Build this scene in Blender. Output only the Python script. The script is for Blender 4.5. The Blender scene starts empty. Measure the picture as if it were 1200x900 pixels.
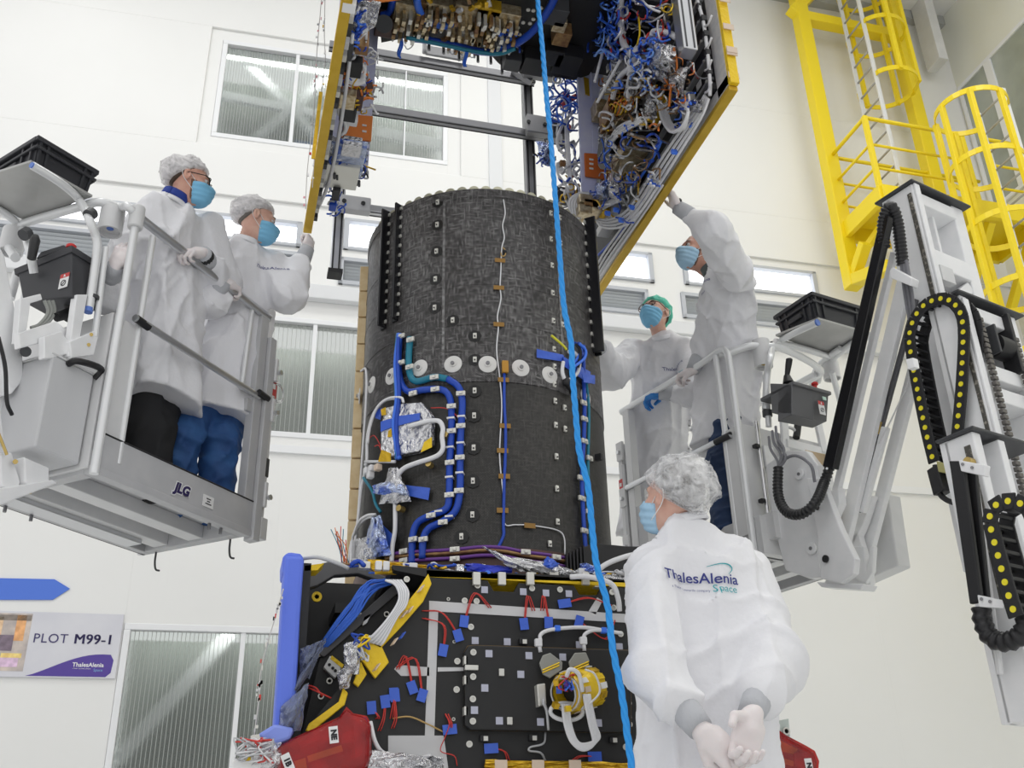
import bpy, math, random
import numpy as np
from mathutils import Vector, Matrix
from mathutils.bvhtree import BVHTree

# ------------------------------------------------------------------ camera
S = bpy.context.scene
COL = S.collection
FPX = 1195.0                     # focal length in pixels of the 1200x900 frame


def nv(v):
    v = np.array(v, float)
    return v / np.linalg.norm(v)


_up = nv([-62, -2460, 1195])
_xx = nv([4738, 461, 1195])
_xx = nv(_xx - _up * _xx.dot(_up))
_yy = np.cross(_up, _xx)
R3 = np.stack([_xx, _yy, _up])   # camera (x right, y down, z forward) -> world
CAM = np.array([0, 0, 0.43])
cd = bpy.data.cameras.new('camera')
cam = bpy.data.objects.new('camera', cd)
COL.objects.link(cam)
cd.sensor_width = 36.0
cd.lens = 36.0 * FPX / 1200.0
cd.clip_end = 200
_m = Matrix.Identity(4)
for i in range(3):
    _m[i][0] = R3[i, 0]
    _m[i][1] = -R3[i, 1]
    _m[i][2] = -R3[i, 2]
    _m[i][3] = CAM[i]
cam.matrix_world = _m
S.camera = cam
S.view_settings.view_transform = 'Standard'
S.view_settings.look = 'None'
S.view_settings.gamma = 1.0
S.view_settings.use_curve_mapping = False
S.view_settings.exposure = 0.08
try:
    S.cycles.use_denoising = True
    S.cycles.max_bounces = 8
    S.cycles.transparent_max_bounces = 12
    S.cycles.caustics_reflective = False
    S.cycles.caustics_refractive = False
    S.cycles.sample_clamp_indirect = 6.0
except Exception:
    pass

# ------------------------------------------------------------------ light
wd = bpy.data.worlds.new('hall_light')
S.world = wd
wd.use_nodes = True
wd.node_tree.nodes['Background'].inputs[0].default_value = (1.0, 1.0, 1.0, 1)
wd.node_tree.nodes['Background'].inputs[1].default_value = 0.78


def area(name, loc, target, size, energy, col=(1, 1, 1), sy=None):
    l = bpy.data.lights.new(name, 'AREA')
    l.shape = 'RECTANGLE'
    l.size = size
    l.size_y = sy or size
    l.energy = energy
    l.color = col
    o = bpy.data.objects.new(name, l)
    COL.objects.link(o)
    o.location = loc
    o.rotation_euler = (Vector(target) - Vector(loc)).to_track_quat('-Z', 'Y').to_euler()
    return o


for _i, (_x, _y) in enumerate([(-3, 1.0), (3, 1.0), (-3, 6.2), (3, 6.2), (8, 3.5)]):
    area('ceiling_lamp', (_x, _y, 11.9), (_x, _y, 0), 2.6, 120, (1.0, 1.0, 0.98), 1.2)


# ------------------------------------------------------------------ pixel rays onto real planes
def ray(px, py):
    return R3 @ np.array([(px - 600) / FPX, (py - 450) / FPX, 1.0])


def hit(px, py, n, d):
    r = ray(px, py)
    n = np.array(n, float)
    return CAM + r * ((d - n.dot(CAM)) / n.dot(r))


def hX(px, py, X): return hit(px, py, (1, 0, 0), X)
def hY(px, py, Y): return hit(px, py, (0, 1, 0), Y)
def hZ(px, py, Z): return hit(px, py, (0, 0, 1), Z)


TX, TY, TR = 1.135, 4.6, 0.61    # central tube axis and radius


def hC(px, py, r=TR):
    d = ray(px, py)
    ox, oy = CAM[0] - TX, CAM[1] - TY
    a = d[0] ** 2 + d[1] ** 2
    b = ox * d[0] + oy * d[1]
    c = ox * ox + oy * oy - r * r
    t = (-b - math.sqrt(max(b * b - a * c, 0))) / a
    return CAM + d * t
# ------------------------------------------------------------------ helpers
def V3(*a): return np.array(a, float)


def frame_of(d, up=(0, 0, 1)):
    d = nv(d)
    u = np.array(up, float)
    if abs(d.dot(nv(u))) > 0.98:
        u = np.array([0, 1.0, 0]) if abs(d[1]) < 0.9 else np.array([1.0, 0, 0])
    s = nv(np.cross(d, u))
    return s, np.cross(s, d), d   # side, up, direction


def cr(pts, n=6, closed=False):
    """Catmull-Rom through pts."""
    P = [np.array(p, float) for p in pts]
    if len(P) < 3:
        return P
    out = []
    N = len(P)
    rng = range(N if closed else N - 1)
    for i in rng:
        if closed:
            p0, p1, p2, p3 = P[i - 1], P[i], P[(i + 1) % N], P[(i + 2) % N]
        else:
            p1, p2 = P[i], P[i + 1]
            p0 = P[i - 1] if i else 2 * p1 - p2
            p3 = P[i + 2] if i + 2 < N else 2 * p2 - p1
        for k in range(n):
            t = k / n
            out.append(0.5 * (2 * p1 + (p2 - p0) * t + (2 * p0 - 5 * p1 + 4 * p2 - p3) * t * t + (3 * p1 - p0 - 3 * p2 + p3) * t ** 3))
    if not closed:
        out.append(P[-1])
    return out


class MB:
    def __init__(s):
        s.v = []
        s.f = []

    def add(s, vs, fs):
        k = len(s.v)
        s.v += [tuple(map(float, p)) for p in vs]
        s.f += [tuple(i + k for i in f) for f in fs]
        return s

    def box(s, c, size, ax=None):
        c = np.array(c, float)
        if ax is None:
            ax = np.eye(3)
        ax = np.array(ax, float)
        h = np.array(size, float) / 2
        vs = [c + ax[0] * h[0] * i + ax[1] * h[1] * j + ax[2] * h[2] * k for i in (-1, 1) for j in (-1, 1) for k in (-1, 1)]
        fs = [(0, 1, 3, 2), (4, 6, 7, 5), (0, 4, 5, 1), (2, 3, 7, 6), (0, 2, 6, 4), (1, 5, 7, 3)]
        if np.linalg.det(ax) < 0:
            fs = [f[::-1] for f in fs]
        return s.add(vs, fs)

    def beam(s, a, b, w, h, up=(0, 0, 1)):
        a = np.array(a, float)
        b = np.array(b, float)
        sd, u, d = frame_of(b - a, up)
        return s.box((a + b) / 2, (w, np.linalg.norm(b - a), h), (sd, d, u))

    def prism(s, poly, vec):
        P = [np.array(p, float) for p in poly]
        vec = np.array(vec, float)
        n = len(P)
        nrm = sum(np.cross(P[i] - P[0], P[(i + 1) % n] - P[0]) for i in range(1, n - 1))
        if nrm.dot(vec) > 0:
            P = P[::-1]
        vs = P + [p + vec for p in P]
        fs = [tuple(range(n)), tuple(range(2 * n - 1, n - 1, -1))]
        fs += [(i, n + i, n + (i + 1) % n, (i + 1) % n) for i in range(n)]
        return s.add(vs, fs)

    def tube(s, pts, r, n=8, closed=False, caps=True):
        P = [np.array(p, float) for p in pts]
        N = len(P)
        rs = r if hasattr(r, '__len__') else [r] * N
        sd = None
        vs = []
        for i in range(N):
            if closed:
                d = P[(i + 1) % N] - P[i - 1]
            else:
                d = P[min(i + 1, N - 1)] - P[max(i - 1, 0)]
            L = np.linalg.norm(d)
            d = d / L if L > 1e-9 else np.array([0, 0, 1.0])
            if sd is None:
                sd = frame_of(d)[0]
            sd = sd - d * sd.dot(d)
            sd = nv(sd) if np.linalg.norm(sd) > 1e-6 else frame_of(d)[0]
            u = np.cross(sd, d)
            for k in range(n):
                t = 2 * math.pi * k / n
                vs.append(P[i] + rs[i] * (sd * math.cos(t) + u * math.sin(t)))
        fs = []
        for i in range(N if closed else N - 1):
            j = (i + 1) % N
            for k in range(n):
                m = (k + 1) % n
                fs.append((i * n + k, j * n + k, j * n + m, i * n + m)[::-1])
        if caps and not closed:
            fs.append(tuple(range(n)))
            fs.append(tuple(range(N * n - 1, (N - 1) * n - 1, -1)))
            fs[-2] = fs[-2][::-1]
            fs[-1] = fs[-1][::-1]
        return s.add(vs, fs)

    def cyl(s, a, b, r, n=16, r2=None):
        return s.tube([a, b], [r, r if r2 is None else r2], n)

    def lathe(s, prof, c=(0, 0, 0), ax=None, n=24):
        c = np.array(c, float)
        ax = np.eye(3) if ax is None else np.array(ax, float)
        vs, fs = [], []
        for (r, z) in prof:
            for k in range(n):
                t = 2 * math.pi * k / n
                vs.append(c + ax[0] * r * math.cos(t) + ax[1] * r * math.sin(t) + ax[2] * z)
        for i in range(len(prof) - 1):
            for k in range(n):
                m = (k + 1) % n
                fs.append((i * n + k, i * n + m, (i + 1) * n + m, (i + 1) * n + k))
        if prof[0][0] > 1e-6:
            fs.append(tuple(range(n))[::-1])
        if prof[-1][0] > 1e-6:
            fs.append(tuple(range((len(prof) - 1) * n, len(prof) * n)))
        return s.add(vs, fs)

    def ell(s, c, r, ax=None, n=12, m=8):
        c = np.array(c, float)
        ax = np.eye(3) if ax is None else np.array(ax, float)
        r = np.array(r if hasattr(r, '__len__') else [r] * 3, float)
        vs, fs = [], []
        for i in range(m + 1):
            ph = math.pi * i / m
            for k in range(n):
                t = 2 * math.pi * k / n
                q = r * np.array([math.sin(ph) * math.cos(t), math.sin(ph) * math.sin(t), math.cos(ph)])
                vs.append(c + q @ ax)
        for i in range(m):
            for k in range(n):
                j = (k + 1) % n
                fs.append((i * n + k, (i + 1) * n + k, (i + 1) * n + j, i * n + j))
        return s.add(vs, fs)

    def sheet(s, grid, th):
        """grid[i][j] of points -> a thin solid of thickness th."""
        G = np.array(grid, float)
        a, b = G.shape[:2]
        du = np.gradient(G, axis=0)
        dv = np.gradient(G, axis=1)
        N = np.cross(du, dv)
        N /= np.linalg.norm(N, axis=2, keepdims=True) + 1e-12
        top = G + N * th / 2
        bot = G - N * th / 2
        vs = list(top.reshape(-1, 3)) + list(bot.reshape(-1, 3))
        o = a * b
        fs = []
        for i in range(a - 1):
            for j in range(b - 1):
                q = (i * b + j, (i + 1) * b + j, (i + 1) * b + j + 1, i * b + j + 1)
                fs.append(q)
                fs.append(tuple(o + x for x in q[::-1]))
        rim = [i * b for i in range(a)] + [(a - 1) * b + j for j in range(1, b)] + [i * b + b - 1 for i in range(a - 2, -1, -1)] + [j for j in range(b - 2, 0, -1)]
        for i in range(len(rim)):
            p, q = rim[i], rim[(i + 1) % len(rim)]
            fs.append((p, o + p, o + q, q))
        return s.add(vs, fs)


def loc_of(parent):
    p = np.zeros(3)
    while parent is not None:
        p = p + np.array(parent.location)
        parent = parent.parent
    return p


def part(mb, name, mat, parent=None, smooth=False, bevel=0.0, label=None, kind=None, origin=None):
    """links one mesh object; vertices are given in world coordinates"""
    me = bpy.data.meshes.new(name)
    V = np.array(mb.v, float)
    base = loc_of(parent)
    o0 = np.array(origin, float) if origin is not None else (base if parent is not None else np.zeros(3))
    me.from_pydata((V - o0).tolist(), [], mb.f)
    me.update()
    if smooth:
        me.polygons.foreach_set('use_smooth', [True] * len(me.polygons))
        if smooth == 'auto':
            try:
                me.set_sharp_from_angle(angle=math.radians(38))
            except Exception:
                pass
    me.materials.append(mat)
    o = bpy.data.objects.new(name, me)
    COL.objects.link(o)
    o.location = o0 - base
    if parent is not None:
        o.parent = parent
    if bevel:
        b = o.modifiers.new('bevel', 'BEVEL')
        b.width = bevel
        b.segments = 2
        b.limit_method = 'ANGLE'
        b.angle_limit = math.radians(40)
    if label:
        o['label'] = label
    if kind:
        o['kind'] = kind
    return o


def inst(src, parent, pos, ax=None, scale=1.0):
    """a copy of src (mesh shared) with its local origin at world pos, axes as given"""
    o = src.copy()
    COL.objects.link(o)
    o.parent = parent
    base = loc_of(parent)
    m = Matrix.Identity(4)
    if ax is not None:
        ax = np.array(ax, float)
        for i in range(3):
            for j in range(3):
                m[i][j] = ax[j][i] * scale
    elif scale != 1.0:
        for i in range(3):
            m[i][i] = scale
    p = np.array(pos, float) - base
    for i in range(3):
        m[i][3] = p[i]
    o.matrix_local = m
    return o


def setm(o, parent, pos, ax):
    """places an object itself the same way as inst does"""
    base = loc_of(parent)
    m = Matrix.Identity(4)
    ax = np.array(ax, float)
    for i in range(3):
        for j in range(3):
            m[i][j] = ax[j][i]
    p = np.array(pos, float) - base
    for i in range(3):
        m[i][3] = p[i]
    o.matrix_local = m
    return o


class Repeat:
    """first use builds the part at the origin, later ones copy it (shared mesh)"""

    def __init__(s, mb, name, mat, smooth=False, bevel=0.0, subs=()):
        s.a = (mb, name, mat, smooth, bevel)
        s.subs = subs
        s.o = None
        s.so = [None] * len(subs)

    def put(s, parent, pos, ax=None, scale=1.0):
        mb, name, mat, smooth, bevel = s.a
        if s.o is None:
            s.o = part(mb, name, mat, None, smooth, bevel)
            me = s.o
            r = me
            r.parent = parent
            ax2 = np.eye(3) * scale if ax is None else np.array(ax, float) * scale
            setm(r, parent, pos, ax2)
        else:
            r = inst(s.o, parent, pos, np.eye(3) if ax is None else ax, scale)
        for k, (smb, sname, smat, ssm) in enumerate(s.subs):
            if s.so[k] is None:
                c = part(smb, sname, smat, None, ssm)
                s.so[k] = c
            else:
                c = s.so[k].copy()
                COL.objects.link(c)
            c.parent = r
        return r


def empty(name, loc, label, cat, group=None):
    o = bpy.data.objects.new(name, None)
    COL.objects.link(o)
    o.empty_display_size = 0.1
    o.location = loc
    o['label'] = label
    o['category'] = cat
    if group:
        o['group'] = group
    return o


def tag(o, label, cat, group=None):
    o['label'] = label
    o['category'] = cat
    if group:
        o['group'] = group
    return o


def struct(o):
    o['kind'] = 'structure'
    return o


def text_mesh(body, size, bold=0.0, extrude=0.0, spacing=1.0, align='CENTER', shear=0.0):
    """(vertices, faces) of a word lying in its x-y plane"""
    cu = bpy.data.curves.new('lettering', 'FONT')
    cu.body = body
    cu.size = size
    cu.offset = bold
    cu.extrude = extrude
    cu.space_character = spacing
    cu.align_x = align
    cu.align_y = 'CENTER'
    cu.shear = shear
    cu.resolution_u = 3
    ob = bpy.data.objects.new('lettering', cu)
    COL.objects.link(ob)
    bpy.context.view_layer.update()
    me = bpy.data.meshes.new_from_object(ob.evaluated_get(bpy.context.evaluated_depsgraph_get()))
    vs = np.array([v.co[:] for v in me.vertices]).reshape(-1, 3)
    fs = [tuple(p.vertices) for p in me.polygons]
    bpy.data.objects.remove(ob)
    bpy.data.meshes.remove(me)
    bpy.data.curves.remove(cu)
    return vs, fs


def lettering(body, size, pos, right, upv, parent, mat, name='lettering', **kw):
    vs, fs = text_mesh(body, size, extrude=0.0008, **kw)
    right = nv(right)
    upv = nv(upv)
    n = np.cross(right, upv)
    W = np.array(pos, float) + vs[:, :1] * right + vs[:, 1:2] * upv + vs[:, 2:3] * n
    return part(MB().add(W, fs), name, mat, parent)


# ------------------------------------------------------------------ materials
MATS = {}


def mat(name, col, rough=0.5, metal=0.0, bump=None, var=None, trans=0.0, ior=1.45, alpha=None, coat=0.0, stretch=None, emit=None, sss=0.0, spec=None):
    """principled material; bump = (noise scale, strength, distance), var = (scale, second colour, low, high)"""
    if name in MATS:
        return MATS[name]
    m = bpy.data.materials.new(name)
    m.use_nodes = True
    nt = m.node_tree
    b = nt.nodes['Principled BSDF']
    b.inputs['Base Color'].default_value = (*col, 1)
    b.inputs['Roughness'].default_value = rough
    b.inputs['Metallic'].default_value = metal
    b.inputs['IOR'].default_value = ior
    if trans:
        b.inputs['Transmission Weight'].default_value = trans
    if alpha is not None:
        b.inputs['Alpha'].default_value = alpha
    if coat:
        b.inputs['Coat Weight'].default_value = coat
    if spec is not None:
        b.inputs['Specular IOR Level'].default_value = spec
    if sss:
        b.inputs['Subsurface Weight'].default_value = sss
        b.inputs['Subsurface Radius'].default_value = (0.02, 0.008, 0.005)
    if emit:
        b.inputs['Emission Color'].default_value = (*emit[0], 1)
        b.inputs['Emission Strength'].default_value = emit[1]
    tc = nt.nodes.new('ShaderNodeTexCoord')
    src = tc.outputs['Object']
    if stretch:
        mp = nt.nodes.new('ShaderNodeMapping')
        mp.inputs['Scale'].default_value = stretch
        nt.links.new(src, mp.inputs[0])
        src = mp.outputs[0]
    if var:
        n = nt.nodes.new('ShaderNodeTexNoise')
        n.inputs['Scale'].default_value = var[0]
        n.inputs['Detail'].default_value = 5
        nt.links.new(src, n.inputs['Vector'])
        r = nt.nodes.new('ShaderNodeMapRange')
        r.inputs[1].default_value = var[2] if len(var) > 2 else 0.35
        r.inputs[2].default_value = var[3] if len(var) > 3 else 0.7
        nt.links.new(n.outputs[0], r.inputs[0])
        x = nt.nodes.new('ShaderNodeMix')
        x.data_type = 'RGBA'
        x.inputs[6].default_value = (*col, 1)
        x.inputs[7].default_value = (*var[1], 1)
        nt.links.new(r.outputs[0], x.inputs[0])
        nt.links.new(x.outputs[2], b.inputs['Base Color'])
    if bump:
        if len(bump) > 3 and bump[3] == 'voronoi':
            n = nt.nodes.new('ShaderNodeTexVoronoi')
            n.feature = 'F1'
            n.inputs['Scale'].default_value = bump[0]
            out = n.outputs['Distance']
        else:
            n = nt.nodes.new('ShaderNodeTexNoise')
            n.inputs['Scale'].default_value = bump[0]
            n.inputs['Detail'].default_value = 6
            out = n.outputs[0]
        nt.links.new(src, n.inputs['Vector'])
        bp = nt.nodes.new('ShaderNodeBump')
        bp.inputs['Strength'].default_value = bump[1]
        bp.inputs['Distance'].default_value = bump[2]
        nt.links.new(out, bp.inputs['Height'])
        nt.links.new(bp.outputs[0], b.inputs['Normal'])
    MATS[name] = m
    return m


M_wall = mat('white_wall_paint', (0.83, 0.83, 0.82), 0.55, var=(0.5, (0.86, 0.86, 0.85)), bump=(3, 0.03, 0.02))
M_wall2 = mat('pale_grey_wall_paint', (0.74, 0.75, 0.77), 0.5)
M_cream = mat('cream_wall_paint', (0.80, 0.80, 0.70), 0.5, var=(0.4, (0.84, 0.84, 0.78)))
M_floor = mat('grey_floor_coating', (0.72, 0.73, 0.73), 0.3, var=(1.2, (0.76, 0.76, 0.76)))
M_frame = mat('white_window_frame', (0.84, 0.85, 0.87), 0.4)
M_grey = mat('grey_paint', (0.50, 0.505, 0.52), 0.45, var=(9, (0.56, 0.56, 0.57)))
M_lgrey = mat('light_grey_paint', (0.68, 0.685, 0.69), 0.4, var=(6, (0.74, 0.74, 0.745)))
M_white = mat('white_enamel', (0.90, 0.90, 0.91), 0.35, var=(14, (0.85, 0.86, 0.87)))
M_tube = mat('silver_tube_paint', (0.82, 0.83, 0.84), 0.32, 0.25)
M_alu = mat('aluminium', (0.66, 0.67, 0.69), 0.32, 0.85)
M_dalu = mat('dark_grey_aluminium', (0.25, 0.25, 0.26), 0.4, 0.6)
M_steel = mat('bright_steel', (0.75, 0.75, 0.76), 0.25, 0.95)
M_dark = mat('dark_grey_plastic', (0.055, 0.057, 0.062), 0.45)
M_ctl = mat('charcoal_control_box', (0.045, 0.046, 0.052), 0.5)
M_ctl2 = mat('mid_grey_control_box', (0.14, 0.142, 0.148), 0.5)
M_black = mat('black_rubber', (0.018, 0.018, 0.02), 0.45)
M_blackgl = mat('black_gloss', (0.012, 0.012, 0.014), 0.22)
M_crate = mat('black_crate_plastic', (0.035, 0.036, 0.042), 0.42)
M_red = mat('red_plastic', (0.62, 0.03, 0.03), 0.35)
M_redst = mat('red_sticker', (0.6, 0.07, 0.07), 0.5)
M_sticker = mat('white_sticker', (0.85, 0.85, 0.85), 0.5)
M_yellow = mat('yellow_safety_paint', (0.90, 0.69, 0.015), 0.38)
M_dot = mat('yellow_dot', (0.9, 0.78, 0.03), 0.4)
M_pvc = mat('white_ladder_aluminium', (0.80, 0.81, 0.83), 0.35, 0.2)
M_rung = mat('ladder_rung', (0.45, 0.44, 0.42), 0.4, 0.4)
M_brass = mat('brass', (0.62, 0.45, 0.16), 0.3, 0.8)
M_hose = mat('ribbed_black_hose', (0.02, 0.02, 0.022), 0.4)
M_ply = mat('plywood', (0.62, 0.48, 0.3), 0.5)
M_grease = mat('greasy_slot', (0.09, 0.085, 0.075), 0.5, var=(60, (0.45, 0.42, 0.36), 0.52, 0.75))
M_blueplug = mat('blue_plug', (0.12, 0.22, 0.6), 0.4)
M_logo = mat('dark_purple_print', (0.03, 0.02, 0.10), 0.5)
M_ink = mat('black_print', (0.02, 0.02, 0.025), 0.5)
# ------------------------------------------------------------------ the hall
WN = np.array([0.03, 1.0, 0.0])


def wl(x, z, d=0.0):
    """point on the back wall, d metres in front of it"""
    return V3(x, 10 - 0.03 * x - d, z)


def hW(px, py, d=0.0): return hit(px, py, WN, 10 - d)


WAX = (nv((1, -0.03, 0)), nv((0.03, 1, 0)), V3(0, 0, 1))


def wbox(mb, x0, x1, z0, z1, d0, d1):
    """box on the wall from depth d0 to d1 in front (negative = behind the face)"""
    c = wl((x0 + x1) / 2, (z0 + z1) / 2, (d0 + d1) / 2)
    mb.box(c, (x1 - x0, abs(d1 - d0), z1 - z0), WAX)


fl = part(MB().box((2.5, 3, -0.05), (18, 17, 0.1)), 'floor', M_floor)
struct(fl)
GL = [(-0.77, 0.66, 8.34, 9.84), (0.98, 2.04, 8.36, 9.84)]          # upper windows
LOWG = (-0.95, 0.98, 0.45, 2.64)
MIDG = (-0.62, 1.16, 4.60, 6.02)
CL = [(-3.6, 0.36, 6.93, 7.27), (0.83, 4.62, 6.97, 7.40), (5.02, 6.86, 7.0, 7.40)]
LV = [(-3.6, 0.36, 6.45, 6.86), (0.80, 4.52, 6.50, 6.86), (4.95, 6.9, 6.52, 6.88)]
holes = GL + [LOWG, MIDG] + CL + LV
xs = sorted({-6.5, 9.9} | {h[0] for h in holes} | {h[1] for h in holes})
zs = sorted({0.0, 12.35} | {h[2] for h in holes} | {h[3] for h in holes})
mb = MB()
for i in range(len(xs) - 1):
    run = None
    for j in range(len(zs) - 1):
        cx, cz = (xs[i] + xs[i + 1]) / 2, (zs[j] + zs[j + 1]) / 2
        inside = any(h[0] < cx < h[1] and h[2] < cz < h[3] for h in holes)
        if not inside:
            if run is None:
                run = zs[j]
        if (inside or j == len(zs) - 2) and run is not None:
            top = zs[j] if inside else zs[j + 1]
            wbox(mb, xs[i], xs[i + 1], run, top, 0, -0.25)
            run = None
wb = struct(part(mb, 'wall_back', M_wall))
# the smooth upper leaf of the wall stands a little proud, a ledge runs under the clerestory
mb = MB()
mb.add([], [])
for (a, b, c, d) in [(-6.5, 9.85, 7.52, 8.2), (-6.5, 9.85, 10.0, 12.35), (-6.5, -0.92, 8.2, 10.0), (0.78, 0.86, 8.2, 10.0), (2.2, 9.85, 8.2, 10.0)]:
    wbox(mb, a, b, c, d, 0.0, 0.035)
struct(part(mb, 'trim_1', M_wall, bevel=0.004))
mb = MB()
wbox(mb, -6.5, 9.85, 6.24, 6.42, 0.0, 0.10)
struct(part(mb, 'trim_2', M_wall2, bevel=0.01))
mb = MB()
wbox(mb, 2.55, 2.72, 7.55, 12.3, 0.03, 0.06)
struct(part(mb, 'trim_3', M_wall2, bevel=0.006))
mb = MB()
wbox(mb, -6.5, 9.85, 4.42, 4.50, 0.0, 0.03)
struct(part(mb, 'trim_4', M_frame))
struct(part(MB().box((9.9, 4.5, 6.2), (0.2, 11, 12.4)), 'wall_right', M_cream))
struct(part(MB().box((1.7, 4.2, 12.42), (16.6, 12.2, 0.14)), 'ceiling', M_wall))
mb = MB()
wbox(mb, -6.5, 9.8, 12.18, 12.35, 0.036, 0.16)
struct(part(mb, 'trim_5', mat('grey_ceiling_edge', (0.42, 0.43, 0.42), 0.5)))

# glass with fine ribs, and what stands behind it
M_glass = mat('ribbed_window_glass', (0.80, 0.85, 0.82), 0.12, trans=0.9, ior=1.2, bump=(26, 0.5, 0.02), stretch=(3.2, 0.2, 0.35))
M_glass2 = mat('wired_window_glass', (0.82, 0.85, 0.83), 0.16, trans=0.85, ior=1.15, bump=(40, 0.5, 0.01))
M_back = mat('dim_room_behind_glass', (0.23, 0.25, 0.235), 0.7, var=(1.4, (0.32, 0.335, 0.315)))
M_backb = mat('blue_equipment_behind_glass', (0.16, 0.23, 0.45), 0.6)
M_rib = mat('glass_rib', (0.45, 0.47, 0.45), 0.2)
M_day = mat('daylight_pane', (0.95, 0.97, 1.0), 0.3, emit=((0.93, 0.96, 1.0), 1.5))
M_slat = mat('grey_blind', (0.56, 0.59, 0.62), 0.4, 0.2)


def window(n, x0, x1, z0, z1, mulls=(), glass=None, fr=0.06, braces=(), blue=(), ribs=0):
    mb = MB()
    for (a, b, c, d) in [(x0, x1, z0, z0 + fr), (x0, x1, z1 - fr, z1), (x0, x0 + fr, z0 + fr, z1 - fr), (x1 - fr, x1, z0 + fr, z1 - fr)]:
        wbox(mb, a, b, c, d, -0.07, 0.012)
    f = struct(part(mb, 'window_%d' % n, M_frame, bevel=0.006))
    edges = [x0 + fr] + [m for m in mulls] + [x1 - fr]
    for m in mulls:
        mb = MB()
        mw = 0.022 if n != 2 else 0.008
        wbox(mb, m - mw, m + mw, z0 + fr, z1 - fr, -0.07, 0.0)
        part(mb, 'mullion', M_frame, f)
    for i in range(len(edges) - 1):
        mb = MB()
        wbox(mb, edges[i], edges[i + 1], z0 + fr * .9, z1 - fr * .9, -0.06, -0.05)
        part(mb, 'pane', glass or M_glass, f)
    if ribs:
        mb = MB()
        k = int((x1 - x0) / ribs)
        for i in range(1, k):
            x = x0 + fr + (x1 - x0 - 2 * fr) * i / k
            wbox(mb, x - 0.0025, x + 0.0025, z0 + fr, z1 - fr, -0.05, -0.047)
        part(mb, 'glass_rib', M_rib, f, kind='stuff')
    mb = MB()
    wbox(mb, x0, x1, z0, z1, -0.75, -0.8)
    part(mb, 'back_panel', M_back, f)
    for (a, b, w) in braces:
        pa, pb = hW(*a, d=-0.6), hW(*b, d=-0.6)
        part(MB().beam(pa, pb, w, 0.06, (0, 1, 0)), 'brace', M_frame, f)
    for (a, b, c, d) in blue:
        mb = MB()
        wbox(mb, a, b, c, d, -0.5, -0.72)
        part(mb, 'cabinet_behind_glass', M_backb, f)
    return f


window(1, *GL[0], mulls=(0.14,), braces=[((268, 52), (392, 182), 0.10), ((296, 166), (392, 86), 0.10), ((250, 110), (400, 140), 0.12)],
       blue=[(-0.7, -0.15, 8.35, 8.75), (0.2, 0.6, 8.35, 8.85)], ribs=0.035)
window(2, *GL[1], mulls=(1.5,), braces=[((440, 155), (524, 172), 0.16)], ribs=0.035)
window(3, *LOWG, mulls=(0.12,), braces=[((135, 893), (270, 742), 0.13)], ribs=0.04)
window(4, *MIDG, mulls=(0.02, 0.585), glass=M_glass2, ribs=0.05)
k = 5
for (x0, x1, z0, z1) in CL:
    f = None
    mb = MB()
    for (a, b, c, d) in [(x0, x1, z0, z0 + .04), (x0, x1, z1 - .04, z1), (x0, x0 + .06, z0, z1), (x1 - .06, x1, z0, z1)]:
        wbox(mb, a, b, c, d, -0.06, 0.03)
    f = struct(part(mb, 'window_%d' % k, mat('grey_window_frame', (0.50, 0.52, 0.56), 0.4), bevel=0.005))
    mb = MB()
    wbox(mb, x0 + .05, x1 - .05, z0 + .03, z1 - .03, -0.045, -0.055)
    part(mb, 'lit_pane', M_day, f)
    k += 1
for (x0, x1, z0, z1) in LV:
    mb = MB()
    for (a, b, c, d) in [(x0, x1, z0, z0 + .05), (x0, x1, z1 - .05, z1), (x0, x0 + .05, z0, z1), (x1 - .05, x1, z0, z1)]:
        wbox(mb, a, b, c, d, -0.06, 0.03)
    f = struct(part(mb, 'window_%d' % k, MATS['grey_window_frame'], bevel=0.005))
    n = 6
    for i in range(n):
        z = z0 + .05 + (z1 - z0 - .1) * (i + .5) / n
        c = wl((x0 + x1) / 2, z, -0.04)
        t = math.radians(-50)
        ax = (WAX[0], WAX[1] * math.cos(t) + WAX[2] * math.sin(t), WAX[2] * math.cos(t) - WAX[1] * math.sin(t))
        part(MB().box(c, (x1 - x0 - .1, 0.05, 0.006), ax), 'slat', M_slat, f)
    mb = MB()
    wbox(mb, x0, x1, z0, z1, -0.10, -0.12)
    part(mb, 'back_panel', mat('shutter_back', (0.34, 0.36, 0.38), 0.5), f)
    k += 1
for (x0, x1, z0, z1) in GL + [LOWG, MIDG]:  # unseen fill lights added behind the glass to brighten braces and back panels
    a_ = wl((x0 + x1) / 2, z1 + .15, -.45)
    area('recess_fill_light', tuple(a_), tuple(wl((x0 + x1) / 2, (z0 + z1) / 2, -.62)), x1 - x0, 9, (1, 1, .97), .1)
# right wall glazing
mb = MB()
WX = 9.8
def rbox(mb, y0, y1, z0, z1, d0, d1): mb.box((WX - (d0 + d1) / 2, (y0 + y1) / 2, (z0 + z1) / 2), (abs(d1 - d0), abs(y1 - y0), z1 - z0))
for (a, b, c, d) in [(9.62, 9.56, 8.75, 10.9), (7.0, 9.62, 8.69, 8.75), (7.0, 9.62, 10.9, 10.96), (8.92, 9.06, 8.75, 10.9)]:
    rbox(mb, min(a, b), max(a, b), c, d, 0.0, 0.04)
f = struct(part(mb, 'window_%d' % k, M_frame, bevel=0.004))
M_glassr = mat('grey_green_window_glass', (0.30, 0.33, 0.29), 0.12, var=(1.1, (0.45, 0.48, 0.44)), spec=0.6)
for (a, b) in [(9.06, 9.56), (7.0, 8.92)]:
    mb = MB()
    rbox(mb, a, b, 8.75, 10.9, 0.005, 0.015)
    part(mb, 'pane', M_glassr, f)

# ------------------------------------------------------------------ signs on the wall
def wpoly(pts, d, th):
    return MB().prism([hW(px, py, d) for px, py in pts], -WAX[1] * th)


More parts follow.
